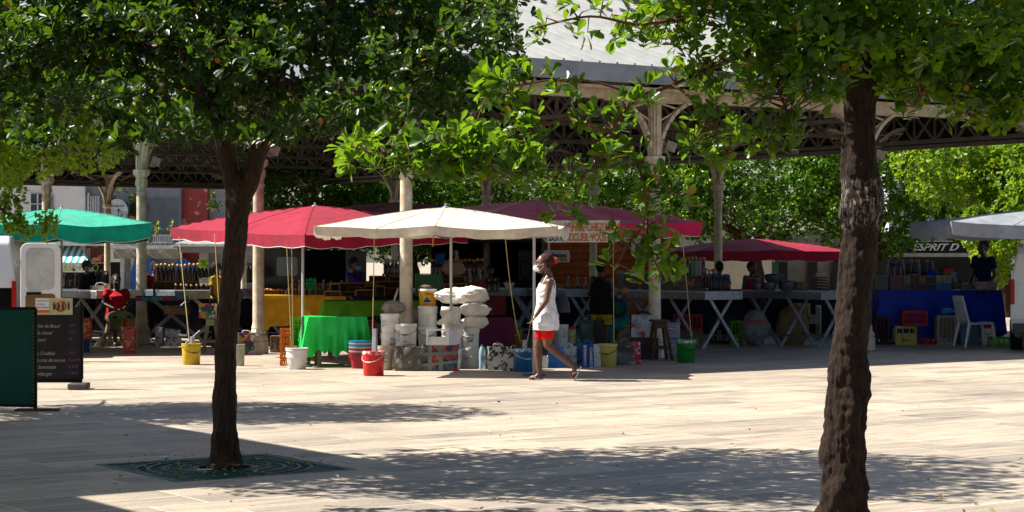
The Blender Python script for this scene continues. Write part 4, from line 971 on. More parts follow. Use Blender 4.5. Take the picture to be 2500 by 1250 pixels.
text('lettering', 'CAMARGUE', .054, mWt, b_, (-.022, -.080, .02), (R(90), R(-90), 0), sx=1.05, bold=.001); text('lettering', 'CAMARGUE', .054, mWt, b_, (.03, -.080, .29), (R(90), R(90), 0), sx=1.05, bold=.001)
bag('plain white bag between the lettered bag and the dirty yellow bucket', 1457, 895, 54, 20, mWhite, dpx=24)
bag('grey crinkled bag right of the dirty yellow bucket', 1525, 892, 55, 40, mGryT, dpx=26, slump=.02)
bag('red bag with white motifs beside the grey crinkled bag', 1554, 890, 56, 22, printed('red_white_print', [(.45, .01, .03), (.45, .01, .03), (.42, .01, .03), (.45, .02, .03), (.6, .5, .5)], 24), mBagR, dpx=30)
tag(bag('low flat dark box under the black and white bag', 1575, 878, 52, 66, mat('dark_grey_box', (.04, .04, .045), .6), dpx=40, handles=False, name='box'), cat='box')
bag('black sided white bag with red cherries, standing on the dark box', 1573, 878, 54, 64, printed('cherry_print', [(.5, .5, .52), (.45, .45, .47), (.52, .52, .55), (.3, .3, .32), (.45, .03, .08), (.5, .5, .5)], 9), mBlack, dpx=36, d=31, z0=.335)
bag('bag printed with a lake view behind the blue lettered bag', 1432, 872, 92, 36, mSceneP, dpx=28, d=31.4)
bag('crumpled black bag next to the lake view bag', 1464, 872, 90, 26, mat('black_sheet', (.01, .01, .01), .35, bump=.6, scale=14), dpx=28, d=31.4)
bag('fruit printed bag leaning at the foot of the cream column by the trunk', 600, 868, 52, 40, mFruit, mWhite, dpx=20, d=32.4, rz=.2)
bag('white and colour printed bag standing on the pale stool', 506, 0, 36, 40, mFruit, mWhite, dpx=22, d=33.2, z0=.56, handles=False)
bag('red bag with golden leaves beside the chalkboard', 208, 0, 52, 24, printed('red_gold_leaf', [(.40, .01, .03), (.38, .01, .03), (.42, .02, .03), (.5, .28, .02), (.4, .02, .08)], 14), dpx=24, d=33, z0=.22)
bag('dark blue and grey bag below the red leafy bag', 208, 860, 34, 24, mat('navy_bag', (.02, .04, .10), .5), mPhoto, dpx=24, d=33)
bag('red leafy bag with a black top at the foot of the turquoise tinted column', 314, 859, 60, 26, printed('red_gold_leaf', [(.4, .01, .03)], 14), dpx=26, d=32.6, handles=True)
bag('pile of folded clothes under the dark bottle table', 430, 0, 22, 60, printed('folded_cloth', [(.3, .02, .04), (.02, .04, .2), (.4, .25, .02), (.05, .05, .06)], 9, 'NOISE', stretch=(.3, .3, 6)), dpx=36, d=35.6, z0=.55, handles=False)
for k, x in enumerate((388, 412, 430)):
    bag('pale printed carrier bag standing under the dark bottle table', x, 846, 46 - 4 * k, 18, mPhoto, dpx=20, d=35.4, group='pale bags under the bottle table')
# white sacks
mSack = cloth('white_woven_sack', (.80, .76, .70), .15, .7, .7, 7)
def sack(label, px, yc, d, rx, ry, rz, sd_, tuft=None, m=None):
    t = thing('sack', label, 'sack', (*A(px, 0, d).xy, 0), 0, 'sacks'); c = A(px, yc, d); o = MB(); o.ball((0, 0, c.z), (rx, ry, rz), 40, 26)
    for i, v in enumerate(o.v):
        v = Vector(v); dr = Vector((v.x / rx, v.y / ry, (v.z - c.z) / rz)); k = 1 + .16 * noise.noise(dr * 2.2 + Vector((sd_, 0, 0))) + .17 * abs(noise.noise(dr * 4 + Vector((sd_, 3, 0)))) - .13 * abs(noise.noise(Vector((dr.x * 3, dr.y * 3, dr.z * 8 + dr.x * 5)) + Vector((sd_, 7, 0))))
        sq = max(abs(dr.x), abs(dr.z)) or 1
        o.v[i] = (v.x * k * 1.06, v.y * k, c.z + (v.z - c.z) * k)
    body = o.build('body', m or mSack, t, True)
    if tuft:
        for (dx, dz, L) in tuft:
            q = MB(); n = 14; p0 = Vector((dx, -ry * .8, c.z + dz)); vs = []
            for r_ in range(4):
                for j in range(n * 2):
                    a = j * math.pi / n; ro = (.02, .035, .075, .12)[r_] * L * (1 + .35 * math.sin(a * 5 + sd_)); vs.append(p0 + Vector((ro * math.cos(a) - .07 * r_ * L, -.02 * r_, ro * math.sin(a) - .05 * r_ * L)))
            q.add(vs, [(r_ * 2 * n + j, r_ * 2 * n + (j + 1) % (2 * n), (r_ + 1) * 2 * n + (j + 1) % (2 * n), (r_ + 1) * 2 * n + j) for r_ in range(3) for j in range(2 * n)]); q.build('tied_neck', m or mSack, t, True)
sack('pale sack lying on the middle bucket stack behind the pole', 1118, 722, 28.5, .30, .17, .115, 1)
sack('upper white sack draped over the tied ones', 1152, 722, 28.1, .22, .17, .13, 2)
sack('tied white sack with gathered neck in the middle of the pile', 1158, 757, 27.95, .20, .16, .10, 3, [(-.16, .02, 1)])
sack('lowest tied sack drooping over the upper bucket', 1160, 786, 27.95, .17, .15, .095, 4, [(-.13, -.01, .9)])
sack('grey white sack lying against the cream column foot', 960, 752, 28.6, .15, .14, .10, 5, m=mat('grey_sack', (.33, .29, .26), .8, bump=.4))
sack('round pale bundle at the foot of the cream column', 1010, 775, 29.2, .12, .12, .13, 6, m=mat('tan_sack', (.42, .36, .26), .8, bump=.4))
sack('greyish white sack under a stall, lettered in red', 1843, 800, 35.2, .22, .2, .31, 7, m=cloth('plastic_sack', (.30, .29, .30), .3))
tb = [o for o in C.objects if o.get('label', '').endswith('lettered in red')][0]; text('lettering', 'HARICOTS', .075, mRed, tb, (-.19, -.24, .42), bold=.002)
sack('big brown paper sack leaning under the pot table', 1935, 800, 35.9, .26, .2, .40, 8, m=mat('brown_paper', (.28, .20, .10), .8, bump=.3))
sack('clear plastic sack hanging by the white van', 2488, 790, 33.6, .13, .13, .22, 9, m=mat('clear_sack', (.34, .34, .35), .25))
sack('crumpled brown cloth on the lid of the yellow tub', 1040, 700, 28.7, .09, .08, .03, 10, m=mat('brown_cloth', (.20, .14, .09), .9, bump=.5))
sack('peaked greyish cloth over boxes on the bottle table', 1108, 655, 30.6, .16, .12, .13, 12, m=mat('greige_cloth', (.28, .22, .19), .8, bump=.4))
sack('bundle of orange and purple woven cloth before the cardboard boxes', 905, 815, 29.3, .18, .15, .20, 13, m=printed('woven_print', [(.35, .12, .01), (.12, .01, .04), (.02, .02, .09), (.22, .02, .02), (.30, .14, .02)], 14, 'CHECK', stretch=(1, 1, 3)))
sack('folded pink and white papers on the basins', 893, 838, 28.6, .11, .08, .03, 14, m=printed('papers', [(.5, .3, .3), (.6, .5, .45), (.4, .05, .06)], 20, 'NOISE', stretch=(1, 1, 6)))

# ---------------------------------------------------------------- boxes, crates, stools, chair
def cbox(label, px, yb, hpx, wpx, m=mCard, d=None, z0=0., dp=.28, rz=0, name='cardboard_box', cat='box', hole=True):
    d = d or DY(yb); s_ = F / d; W, H_ = wpx / s_, hpx / s_
    t = thing(name, label, cat, ((px - 1250) / s_, d + dp / 2, z0), rz, 'boxes')
    mb = MB(); mb.box((0, 0, H_ / 2), (W, dp, H_ - .004)); mb.build('body', m, t, bevel=.004)
    mb = MB(); mb.box((0, 0, H_ - .002), (W + .004, dp + .004, .006)); mb.box((0, -dp / 2 - .002, H_ * .5), (.05, .002, H_ * .9)); mb.build('flap', m, t)
    if hole:
        mb = MB(); mb.ball((-W * .28, -dp / 2, H_ * .62), (.018, .004, .035)); mb.build('hand_hole', mBlack, t)
    return t
cbox('tall cardboard box under the leaf green cloth', 888, 880, 50, 48, d=29.3, z0=.35, rz=.1)
cbox('upright banana box on the lowest carton, beside the green cloth', 866, 890, 43, 34, d=28.75, z0=.22, rz=.05)
cbox('lowest cardboard carton at the hem of the green cloth', 866, 891, 38, 30, d=28.75, hole=False)
cbox('cardboard box lettered in marker behind the buckets', 1008, 0, 34, 70, d=29.5, z0=.36)
cbox('old painted tin case on the ground right of the cream column', 676, 862, 40, 34, printed('rusty_case', [(.16, .09, .05), (.24, .19, .13), (.09, .05, .03), (.20, .12, .06)], 9, 'NOISE'), d=33, name='case', cat='case', hole=False)
for k, (x, w_) in enumerate(((1640, 46), (1638, 44))):
    t = thing('storage_box', ['lower clear plastic box with blue lid behind the wooden stool', 'upper clear plastic box with blue handles behind the wooden stool'][k], 'box', (*A(x, 0, 32.4).xy, k * .262), 0, 'boxes')
    mb = MB(); mb.box((0, .1, .115), (w_ / 150, .24, .23)); mb.build('body', mat('milky_plastic', (.36, .38, .52), .3, var=.2, scale=4), t, bevel=.01)
    mb = MB(); mb.box((0, .1, .244), (w_ / 150 + .025, .265, .022)); mb.build('lid', mat('blue_white_lid', (.38, .40, .60), .35), t, bevel=.004)
    mb = MB(); mb.tube([(-.07, -.04, .24), (-.07, -.05, .265), (.06, -.05, .265), (.06, -.04, .24)], .007, 6); mb.build('handle', mat('blue_plastic', (.02, .05, .4), .4), t, True)
    mb = MB(); mb.box((.02, -.022, .13), (.14, .003, .11)); mb.build('label', printed('box_label', [(.5, .5, .5), (.4, .03, .03), (.4, .3, .3), (.5, .5, .5)], 14, 'NOISE', stretch=(.3, 1, 1.6)), t)
t = thing('bench', 'rough white wooden bench end lying on the patchwork bag', 'bench', (*A(1068, 0, 27.2).xy, .385), R(-4))
mb = MB(); mb.box((-.14, 0, .11), (.022, .1, .22)); mb.box((.14, 0, .11), (.022, .1, .22)); mb.box((-0, -.005, .208), (.258, .09, .024)); mb.box((0, 0, .055), (.258, .03, .11)); mb.build('frame', mWhiteP, t)
mb = MB(); mb.add([(.155, -.05, .22), (.155, .05, .22), (.25, .2, .12), (.25, .1, .0), (.155, -.05, 0)], [(0, 1, 2, 3, 4)]); mb.build('side_panel', mWhiteP, t, solid=.015)
def stool(label, px, yb, H_, w_, m, mt=None, d=None, lean=0):
    d = d or DY(yb); t = thing('wooden_stool', label, 'stool', ((px - 1250) * d / F, d + .15, 0), R(12), 'stools')
    mb = MB(); mb.box((0, 0, H_ - .015), (w_ + .05, w_ + .05, .03)); mb.build('seat', mt or m, t, bevel=.004)
    mb = MB(); 
    for a in (-1, 1): mb.box((a * (w_ / 2 - .03), 0, H_ - .08), (.022, w_ - .04, .10)); mb.box((0, a * (w_ / 2 - .03), H_ - .081), (w_ - .09, .022, .098))
    mb.build('apron', m, t)
    for a in (-1, 1):
        for b_ in (-1, 1):
            q = MB(); q.bar((a * (w_ / 2 + .05), b_ * (w_ / 2 + .05), 0), (a * (w_ / 2 - .04), b_ * (w_ / 2 - .04), H_ - .03), .038, .038); q.build('leg', m, t)
    mb = MB(); r_ = w_ / 2 + .027
    for a in (-1, 1): mb.box((a * r_, 0, .19), (.025, 2 * r_, .045)); mb.box((0, a * r_, .19), (2 * r_ - .03, .025, .044))
    mb.build('stretcher', m, t); return t
stool('dark brown wooden stool beside the green bucket', 1612, 880, .62, .22, mWoodD)
st_ = stool('slim wooden stool with pale green and orange apron left of the tree trunk', 513, 862, .58, .17, mWoodO)
mb = MB(); mb.box((-.03, -.09, .50), (.13, .006, .10)); mb.build('painted_panel', mat('pale_green_paint', (.30, .42, .22), .7), st_)
mb = MB(); mb.box((.09, 0, .50), (.006, .16, .10)); mb.build('painted_panel', mat('orange_paint', (.5, .12, .02), .7), st_)
stool('pale wooden stool the seated woman in red sits on', 272, 0, .50, .24, mWood, d=35.2)
def crate(label, c, W, D, H_, m, rows=4, cols=9, rz=0, name='plastic_crate', group='plastic crates', t_=.014, solidend=False):
    t = thing(name, label, 'crate', c, rz, group); mb = MB()
    for sgn in (-1, 1):
        for (L, oth, ax) in ((W, D, 0), (D, W, 1)):
            def bx(u, z, du, dz):
                cc = (u, sgn * oth / 2, z) if ax == 0 else (sgn * oth / 2, u, z); dd = (du, t_, dz) if ax == 0 else (t_, du, dz); mb.box(cc, dd)
            rh = min(.042, H_ * .2); bx(0, rh / 2, L - (.03 if ax else 0), rh); bx(0, H_ - rh / 2, L - (.03 if ax else 0), rh)
            n = max(3, round(cols * L / W))
            for k in range(n + 1): bx(-L / 2 + t_ + (L - 2 * t_) * k / n, H_ / 2, min(.02, L / n * .3) if 0 < k < n else .03, H_ - 2 * rh + .004)
            for k in range(1, rows): bx(0, rh + (H_ - 2 * rh) * k / rows, L - .05, .008)
    mb.build('sides', m, t)
    mb = MB(); mb.box((0, 0, .008), (W - .04, D - .04, .012)); mb.build('floor', m, t); return t
mOr = mat('orange_crate', (.75, .17, .01), .4); mLg = mat('lime_crate', (.14, .42, .01), .4); mRc = mat('red_crate', (.40, .01, .03), .45); mYc = mat('yellow_crate', (.46, .42, .10), .5); mBc = mat('beige_crate', (.42, .38, .26), .5); mDr = mat('dark_red_crate', (.07, .012, .012), .6)
pc = A(714, 0, 29.2)
for k in range(7):
    crate('lime green crate, number %s from the ground in the crate tower by the white bucket' % ['one', 'two', 'three', 'four', 'five', 'six', 'seven'][k] if k < 6 else 'lime green crate at the top of the tower by the white bucket', (pc.x + .09, 29.42 + .01 * (k % 2), .0 + k * .095 if k < 6 else .57), .28, .34, .085 if k < 6 else .13, mLg, 2, 5, R(4), group='crate tower')
for k in range(6):
    crate('orange crate, %s from the ground before the lime green ones' % ['lowest', 'second', 'third', 'fourth', 'fifth', 'topmost'][k], (pc.x - .09, 29.12, k * .092), .15, .20, .080, mOr, 1, 3, R(4), group='crate tower')
def pr(px, yb, d=None): d = d or DY(yb); return ((px - 1250) * d / F, d + .15, 0)
s35 = F / 35.5
crate('yellow bottle crate with faded red letters under the red crate', pr(2212, 842), 52 / s35 * 1.0, .3, 46 / s35, mYc, 1, 1, 0)
yc = [o for o in C.objects if o.get('label', '').startswith('yellow bottle crate')][0]; mb = MB(); mb.box((0, -.14, .11), (.34, .012, .2)); mb.build('front_panel', mYc, yc); text('lettering', 'S.v r', .09, mRed, yc, (-.08, -.158, .06), bold=.002)
crate('red slatted crate on the yellow bottle crate', (pr(2232, 842)[0], 35.95, .345), 59 / s35, .36, 37 / s35, mRc, 3, 10, 0)
crate('low red crate on the ground right of the yellow one', pr(2258, 842), 40 / s35, .3, .11, mRc, 1, 4)
c_ = crate('tall beige crate stood on end beside the white chair', pr(2312, 841), 46 / s35, .26, 71 / s35, mBc, 15, 4)
crate('dark red crate in the shadow next to the right column foot', pr(2154, 842), 34 / s35, .3, 70 / s35, mDr, 8, 3)
crate('blue and lime crate on the ground right of the chair', pr(2450, 848), 55 / s35, .35, 24 / s35, mLg, 1, 4)
crate('lime crate stack under the pale ended table', (A(1797, 0, 36.2).x, 36.3, 0), .22, .3, .42, mLg, 5, 3, .1); 
crate('red crate beneath the steel table behind the green bucket', (A(1680, 0, 36).x, 36.1, .24), .5, .3, .30, mRc, 3, 6)
crate('dim yellow crate on the ground behind the green bucket', (A(1682, 0, 36).x, 36.1, 0), .5, .3, .235, mat('dull_yellow_crate', (.25, .22, .03), .5), 2, 4)
crate('dark red crate under the pale ended table', (A(1765, 0, 36.4).x, 36.5, 0), .44, .3, .5, mDr, 4, 5)
crate('red and yellow crates under the pot table', (A(1958, 0, 37).x, 37, .42), .25, .3, .3, mYc, 3, 3)
t = thing('storage_tub', 'clear lidded tub under the pot table near the green bollard', 'tub', (*A(1987, 0, 36.4).xy, .36), 0)
mb = MB(); mb.box((0, 0, .07), (.2, .16, .14)); mb.build('body', mat('milky_grey', (.22, .22, .22), .3), t, bevel=.008); mb = MB(); mb.box((0, 0, .15), (.22, .18, .02)); mb.build('lid', mat('milky_grey', (.22,) * 3), t)
t = thing('storage_tub', 'blue sheeted tub behind the legs of the white chair', 'tub', pr(2372, 843, 35.8), 0)
mb = MB(); mb.box((0, .1, .17), (.34, .3, .34)); mb.build('body', mat('blue_grey_sheet', (.12, .18, .24), .5, bump=.3), t, bevel=.01); mb = MB(); mb.box((0, .1, .352), (.36, .32, .02)); mb.build('lid', mat('blue_grey_sheet', (.12, .18, .24)), t)
t = thing('water_bottle', 'big blue water bottle lying on the beige crate', 'bottle', (pr(2306, 841)[0], 35.8, .565), R(20))
mb = MB(); mb.tube([(-.09, 0, .05), (-.085, 0, .05), (.06, 0, .05), (.085, 0, .05), (.1, 0, .05), (.125, 0, .05)], [.03, .055, .055, .04, .016, .016], 14); mb.build('body', glassy('blue_bottle', (.05, .25, .6), .7), t, True); mb = MB(); mb.tube([(.125, 0, .05), (.14, 0, .05)], .02, 10); mb.build('cap', mWhite, t, True)
t = thing('water_bottle', 'tall clear water bottle on the ground by the white buckets', 'bottle', G(1177, 903), 0)
mb = MB(); mb.lathe([(.038, 0), (.045, .01), (.043, .1), (.045, .13), (.043, .2), (.045, .25), (.03, .31), (.014, .335), (.014, .345)], n=16); mb.build('body', glassy('clear_bottle', (.45, .6, .65), .5), t, True); mb = MB(); mb.lathe([(.017, .34), (.017, .36)], n=12); mb.build('cap', mBluB, t)
mb = MB(); mb.lathe([(.0455, .14), (.0455, .2)], n=16, caps=False); mb.build('label', mat('bottle_label', (.3, .45, .6), .5), t)
# plastic garden chair, facing right
def chair(label, loc, rz):
    t = thing('plastic_chair', label, 'chair', loc, rz)
    mC = mat('white_chair_plastic', (.60, .62, .66), .35, coat=.2, var=.04)
    mb = MB(); mb.grid(lambda i, j: (-.2 + .42 * i, (j - .5) * (.42 + .03 * i), .42 - .02 * math.sin(i * 3) + .015 * i), 8, 6); mb.build('seat', mC, t, True, solid=.022)
    for k in range(5):
        q = MB(); y = (k - 2) * .083
        q.grid(lambda i, j: (-.2 - .13 * j - .03 * math.sin(j * 3.1) * 1, y + (i - .5) * (.060 + .012 * j), .42 + .46 * j), 1, 10); q.build('slat', mC, t, True, solid=.014)
    q = MB(); q.grid(lambda i, j: (-.325 - .012 * j, (i - .5) * .42, .85 + .05 * j), 6, 2); q.build('top_rail', mC, t, True, solid=.016)
    for y in (-1, 1):
        q = MB(); q.tube([(-.215, y * .215, .42), (-.27, y * .22, .6), (-.335, y * .2, .88)], [.02, .018, .015], 8, sq=(1, .7)); q.build('back_post', mC, t, True)
        q = MB(); q.tube([(.21, y * .215, .435), (.235, y * .225, .3), (.27, y * .235, 0)], [(.032, .02), (.028, .018), (.018, .014)], 8); q.build('leg', mC, t, True)
        q = MB(); q.tube([(-.21, y * .215, .44), (-.25, y * .225, .25), (-.31, y * .24, 0)], [(.034, .02), (.03, .018), (.02, .015)], 8); q.build('leg', mC, t, True)
    q = MB()
    for y in (-1, 1): q.tube([(-.2, y * .215, .405), (.22, y * .222, .412)], [(.014, .02)] * 2, 8)
    q.build('side_rail', mC, t, True); return t
chair('white plastic garden chair with slatted back facing right, before the blue cloth', (*A(2382, 0, 35.1).xy, 0), R(12))
# leaning board, wood display steps
t = thing('board', 'pale narrow board leaning against the cream column foot', 'board', (0, 0, 0)); a, b_ = A(952, 770, 28.9), A(972, 705, 28.95)
mb = MB(); mb.bar(a - Vector((.04, 0, .1)), b_, .045, .02); mb.build('plank', mCream, t)
def shelfbox(label, px, yb, wpx, hpx, d, m=mWood, name='display_box', dp=.2, closed=False, z=None):
    s_ = F / d; p = A(px, yb, d); W, H_ = wpx / s_, hpx / s_; t = thing(name, label, 'display box', (p.x, d, z if z is not None else p.z), R(5), 'wooden display boxes'); mb = MB(); k = .014
    mb.box((0, 0, H_ - k / 2), (W, dp, k)); mb.box((-W / 2 + k / 2, 0, (H_ - k) / 2), (k, dp, H_ - k)); mb.box((W / 2 - k / 2, 0, (H_ - k) / 2), (k, dp, H_ - k)); mb.build('frame', m, t)
    mb = MB(); mb.box((0, dp / 2 - .004 if not closed else -dp / 2 + .02, (H_ - k) / 2), (W - 2 * k - .002, .006, H_ - k - .004)); mb.build('panel', m if closed else mWoodD, t)
for a in [('pale stepped end block of the wooden display on the green cloth', 812, 724, 40, 14, 30.9), ('upper step of the pale end block', 818, 710, 24, 18, 30.95), ('long rail box across the wooden display', 868, 724, 110, 34, 31.4), ('low front box of the wooden display', 890, 722, 44, 15, 31.1), ('low wooden box left of the front box', 852, 722, 32, 11, 31.15), ('small box standing on the low front box', 912, 708, 44, 12, 31.3),
          ('reddish box left on the middle step', 868, 709, 34, 9, 31.35), ('brown box at the right of the middle step', 928, 722, 24, 24, 31.25), ('long shelf box behind the middle steps', 940, 704, 90, 18, 31.6), ('back top box of the wooden display', 922, 688, 42, 15, 31.7), ('back right top box behind the cream column', 978, 688, 60, 15, 31.7), ('right hand lower box behind the cream column', 965, 722, 60, 20, 31.5),
          ('long pine box behind the sacks', 1112, 708, 56, 16, 30.7), ('upper pine box behind the sacks', 1118, 687, 36, 13, 30.8)]: shelfbox(*a)
mGp = mat('green_painted_wood', (.05, .17, .075), .55, var=.15, scale=4)
shelfbox('tall green painted box behind the yellow tub', 1047, 722, 66, 54, 30.4, mGp, closed=True)
for (lb, px, y0_, w_, h_) in (('dark red stepped cabinet on the purple cloth', 1210, 768, 48, 44), ('small red chest left on the bottle table', 1170, 716, 26, 34), ('red painted box before the stepped cabinet', 1197, 770, 30, 33)):
    shelfbox(lb, px, y0_, w_, h_, 30.6 + (.3 if h_ == 44 else 0), mat('dark_red_wood', (.16, .008, .014), .6), closed=True, name='cabinet')

# ---------------------------------------------------------------- bottles and jars
bot = {}
def bottle_proto(key, m, cap_m, prof, capz_, caph, capr):
    t = thing('bottle', 'bottle', 'bottle'); mb = MB(); mb.lathe(prof, n=10); mb.build('body', m, t, True)
    mb = MB(); mb.lathe([(capr, capz_), (capr * 1.15, capz_ + caph * .6), (capr * .7, capz_ + caph)], n=8); mb.build('cap', cap_m, t); bot[key] = [t, True]
P1 = [(.034, 0), (.036, .01), (.036, .17), (.03, .2), (.014, .24), (.013, .29)]; PJ = [(.036, 0), (.04, .01), (.04, .1), (.032, .12)]
mGl = mat('brown_glass', (.045, .018, .008), .15, coat=.5); mMad = printed('madras_cloth', [(.45, .25, .02), (.30, .05, .01), (.1, .03, .02), (.5, .35, .04)], 60)
bottle_proto('rum', mGl, mMad, P1, .255, .05, .03); bottle_proto('white', mat('milky_bottle', (.34, .28, .26), .3), mMad, P1, .255, .045, .026)
bottle_proto('green', mat('green_liquor', (.01, .30, .08), .3), mMad, P1, .255, .045, .026); bottle_proto('blue', mat('dark_bottle', (.02, .02, .03), .2), mat('blue_cap', (.03, .08, .4), .4), P1, .27, .03, .016)
bottle_proto('jar', mat('amber_jar', (.16, .06, .015), .2), mMad, PJ, .115, .04, .042); bottle_proto('clear', mat('grey_bottle', (.22, .24, .27), .2), mat('pale_cap', (.4, .42, .5), .4), P1, .27, .03, .016)
def place_bottle(key, loc, label, group, sc=1):
    p = bot[key]
    if p[1]: t = p[0]; p[1] = False; t.location = loc; t['label'] = label; t['group'] = group; t.scale = (sc,) * 3
    else: t = dup(p[0], loc=loc, label=label, sc=sc); t['group'] = group
    return t
def brow(keys, x0, x1, yb, d, n, label, group, sc=1, skew=0, jit=.006):
    for k in range(n):
        f = k / max(1, n - 1); p = A(x0 + (x1 - x0) * f, yb, d + skew * f); key = keys[k % len(keys)]
        place_bottle(key, (p.x + ru(-jit, jit), p.y + ru(-jit, jit), p.z), label, group, sc * ru(.93, 1.05))
# wooden display racks that carry the bottle rows
def rack(label, x0, x1, ytop, ybot, d, m=mWoodD, dp=.22, name='bottle_rack'):
    s_ = F / d; p = A((x0 + x1) / 2, ybot, d); W, H_ = (x1 - x0) / s_, (ybot - ytop) / s_
    t = thing(name, label, 'rack', (p.x, d, p.z), 0); mb = MB(); mb.box((0, 0, H_ - .01), (W, dp, .02)); mb.build('shelf', m, t)
    mb = MB(); mb.box((-W / 2 + .012, 0, (H_ - .02) / 2), (.022, dp, H_ - .02)); mb.box((W / 2 - .012, 0, (H_ - .02) / 2), (.022, dp, H_ - .02)); mb.build('side', m, t)
    mb = MB(); mb.box((0, dp / 2 - .01, (H_ - .02) / 2), (W - .06, .01, H_ - .024)); mb.build('back', m, t)
rack('dark stepped rack with rum bottles on the left stall', 376, 530, 686, 724, 36.0)
brow(['rum'], 384, 524, 686, 36.0, 15, 'dark bottle with yellow cloth cap in the top row of the left stall', 'top row of dark bottles', 1.05)
brow(['rum'], 430, 530, 724, 35.75, 9, 'dark bottle in the lower row on the left stall', 'lower row of dark bottles', .75)
brow(['rum', 'blue', 'rum'], 236, 262, 692, 36.8, 5, 'small dark bottle behind the seated woman in red', 'bottles behind the seated woman', .8)
brow(['rum', 'jar'], 160, 200, 700, 36.9, 4, 'bottle in the dim stall behind the van door', 'bottles behind the van door', .85)
brow(['rum'], 606, 636, 690, 36.4, 4, 'tall dark bottle between trunk and cream column', 'tall bottles by the trunk', 1.2)
brow(['jar'], 645, 690, 724, 34.3, 6, 'wrapped jar at the left end of the mustard cloth', 'jars on the left of the mustard cloth', .9)
brow(['jar', 'clear', 'jar', 'white', 'jar'], 708, 840, 724, 34.2, 18, 'cellophane wrapped jar on the mustard cloth', 'wrapped jars on the mustard cloth', .95, jit=.03)
brow(['jar'], 712, 836, 714, 34.5, 12, 'wrapped jar in the back row on the mustard cloth', 'back jars on the mustard cloth', 1.1, jit=.03)
rack('low rack with bottles behind the ecru parasol pole', 1050, 1180, 672, 712, 31.6)
brow(['rum'], 1056, 1176, 672, 31.6, 13, 'dark bottle with cloth cap behind the ecru parasol pole', 'bottles behind the ecru parasol pole', .85)
brow(['blue', 'white', 'blue'], 1140, 1180, 690, 31.2, 6, 'dark labelled bottle above the white sacks', 'labelled bottles above the sacks', .75)
brow(['white'], 1116, 1118, 655, 31.5, 1, 'pale bottle with a madras cap standing highest above the grey cloth', 'single pale bottle', .9)
brow(['blue', 'rum'], 1186, 1216, 712, 31.4, 5, 'small bottle on the red chest', 'small bottles by the red chest', .7)
rack('dark rack of bottles left of the cream corner column', 934, 1006, 668, 721, 33.4)
brow(['rum'], 940, 1000, 668, 33.4, 8, 'dark bottle seen left of the cream corner column', 'bottles left of the corner column', .8)
brow(['jar', 'clear', 'jar'], 1378, 1440, 717, 37.2, 9, 'jar on the table behind the walking woman', 'jars behind the walking woman', 1.05, jit=.02)
rack('rack draped in fruit print carrying the tall bottles at right', 1608, 1724, 672, 711, 35.6, printed('fruit_drape', [(.35, .16, .02), (.12, .02, .01), (.03, .08, .01), (.30, .05, .02)], 7, 'NOISE'))
brow(['rum', 'white', 'rum', 'clear', 'rum', 'blue'], 1612, 1680, 672, 35.6, 9, 'tall bottle at the left of the right hand top row', 'tall bottles on the right rack', 1.1)
brow(['green'], 1690, 1690, 672, 35.6, 1, 'bright green bottle in the top row of the right stall', 'green bottle', 1.1)
brow(['clear', 'white', 'rum'], 1699, 1718, 672, 35.6, 3, 'pale bottle just right of the bright green one', 'pale bottles by the green one', 1.1)
brow(['blue'], 1736, 1778, 708, 35.2, 9, 'dark bottle with a blue cap near the man in blue', 'blue capped bottles', .95)
brow(['rum', 'clear'], 1722, 1742, 704, 35.8, 3, 'bottle behind the blue capped ones', 'bottles behind blue capped row', 1.2)
# right stall
brow(['clear', 'blue', 'blue', 'rum', 'blue', 'rum'], 2168, 2276, 672, 37.4, 18, 'bottle in the long back row on the blue clothed stall', 'back row of bottles on the blue stall', .95)
brow(['blue', 'clear'], 2176, 2206, 674, 36.9, 5, 'small bottle in front at the left of the blue stall', 'front bottles on the blue stall', .6)
brow(['blue', 'jar'], 2326, 2345, 706, 36.4, 3, 'small dark jar before the green basin', 'small jars on the blue stall', .6)
brow(['green'], 2384, 2384, 709, 36.4, 1, 'green bottle beside the heap of ginger on the blue stall', 'green stall bottle', .8)
lidc = {'teal': (.01, .22, .24), 'pink': (.35, .01, .10), 'lime': (.32, .42, .01), 'grey': (.2, .2, .22), 'blue': (.02, .12, .35)}
def tbox(lb, px, yb, wpx, hpx, col, tint, d=36.5):
    s_ = F / d; p = A(px, yb, d); t = thing('storage_box', lb, 'box', (p.x, d, p.z), R(6), 'coloured boxes on the blue stall'); W, H_ = wpx / s_, hpx / s_
    mb = MB(); mb.box((0, 0, (H_ - .02) / 2), (W * .94, .2, H_ - .02)); mb.build('body', mat('box_' + tint, {'dim': (.07, .06, .07), 'blue': (.03, .16, .35), 'tan': (.25, .15, .05), 'pale': (.25, .24, .22)}[tint], .3, var=.3, scale=14), t)
    mb = MB(); mb.box((0, 0, H_ - .01), (W, .215, .02)); mb.build('lid', mat('lid_' + col, lidc[col], .4), t, bevel=.003)
top = [(2148, 36, 'teal'), (2186, 36, 'pink'), (2211, 18, 'teal'), (2249, 20, 'pink'), (2268, 26, 'teal'), (2300, 42, 'lime')]
nm = ['far left', 'second from left', 'small third', 'orange tinted fourth', 'fifth', 'rightmost']
for k, (x, w_, c) in enumerate(top):
    tbox('%s box of the lower row on the blue stall, %s lidded' % (nm[k], c if c != 'lime' else 'teal'), x, 709, w_, 18, c if c != 'lime' else 'teal', 'blue' if k == 5 else 'dim')
    tbox('%s box of the upper row on the blue stall, %s lidded' % (nm[k], c), x, 691, w_, 18, c, 'tan' if k in (2, 3) else ('pale' if k == 5 else 'dim'))
tbox('grey drawer box in the middle of the blue stall', 2230, 709, 19, 40, 'grey', 'dim')
tbox('small clear box on the lidded boxes by the man', 2324, 690, 19, 26, 'grey', 'pale', 36.7)
t = thing('tub', 'clear tub with pink rim at the end of the blue stall', 'tub', (*A(2406, 0, 36.4).xy, A(0, 709, 36.4).z), 0)
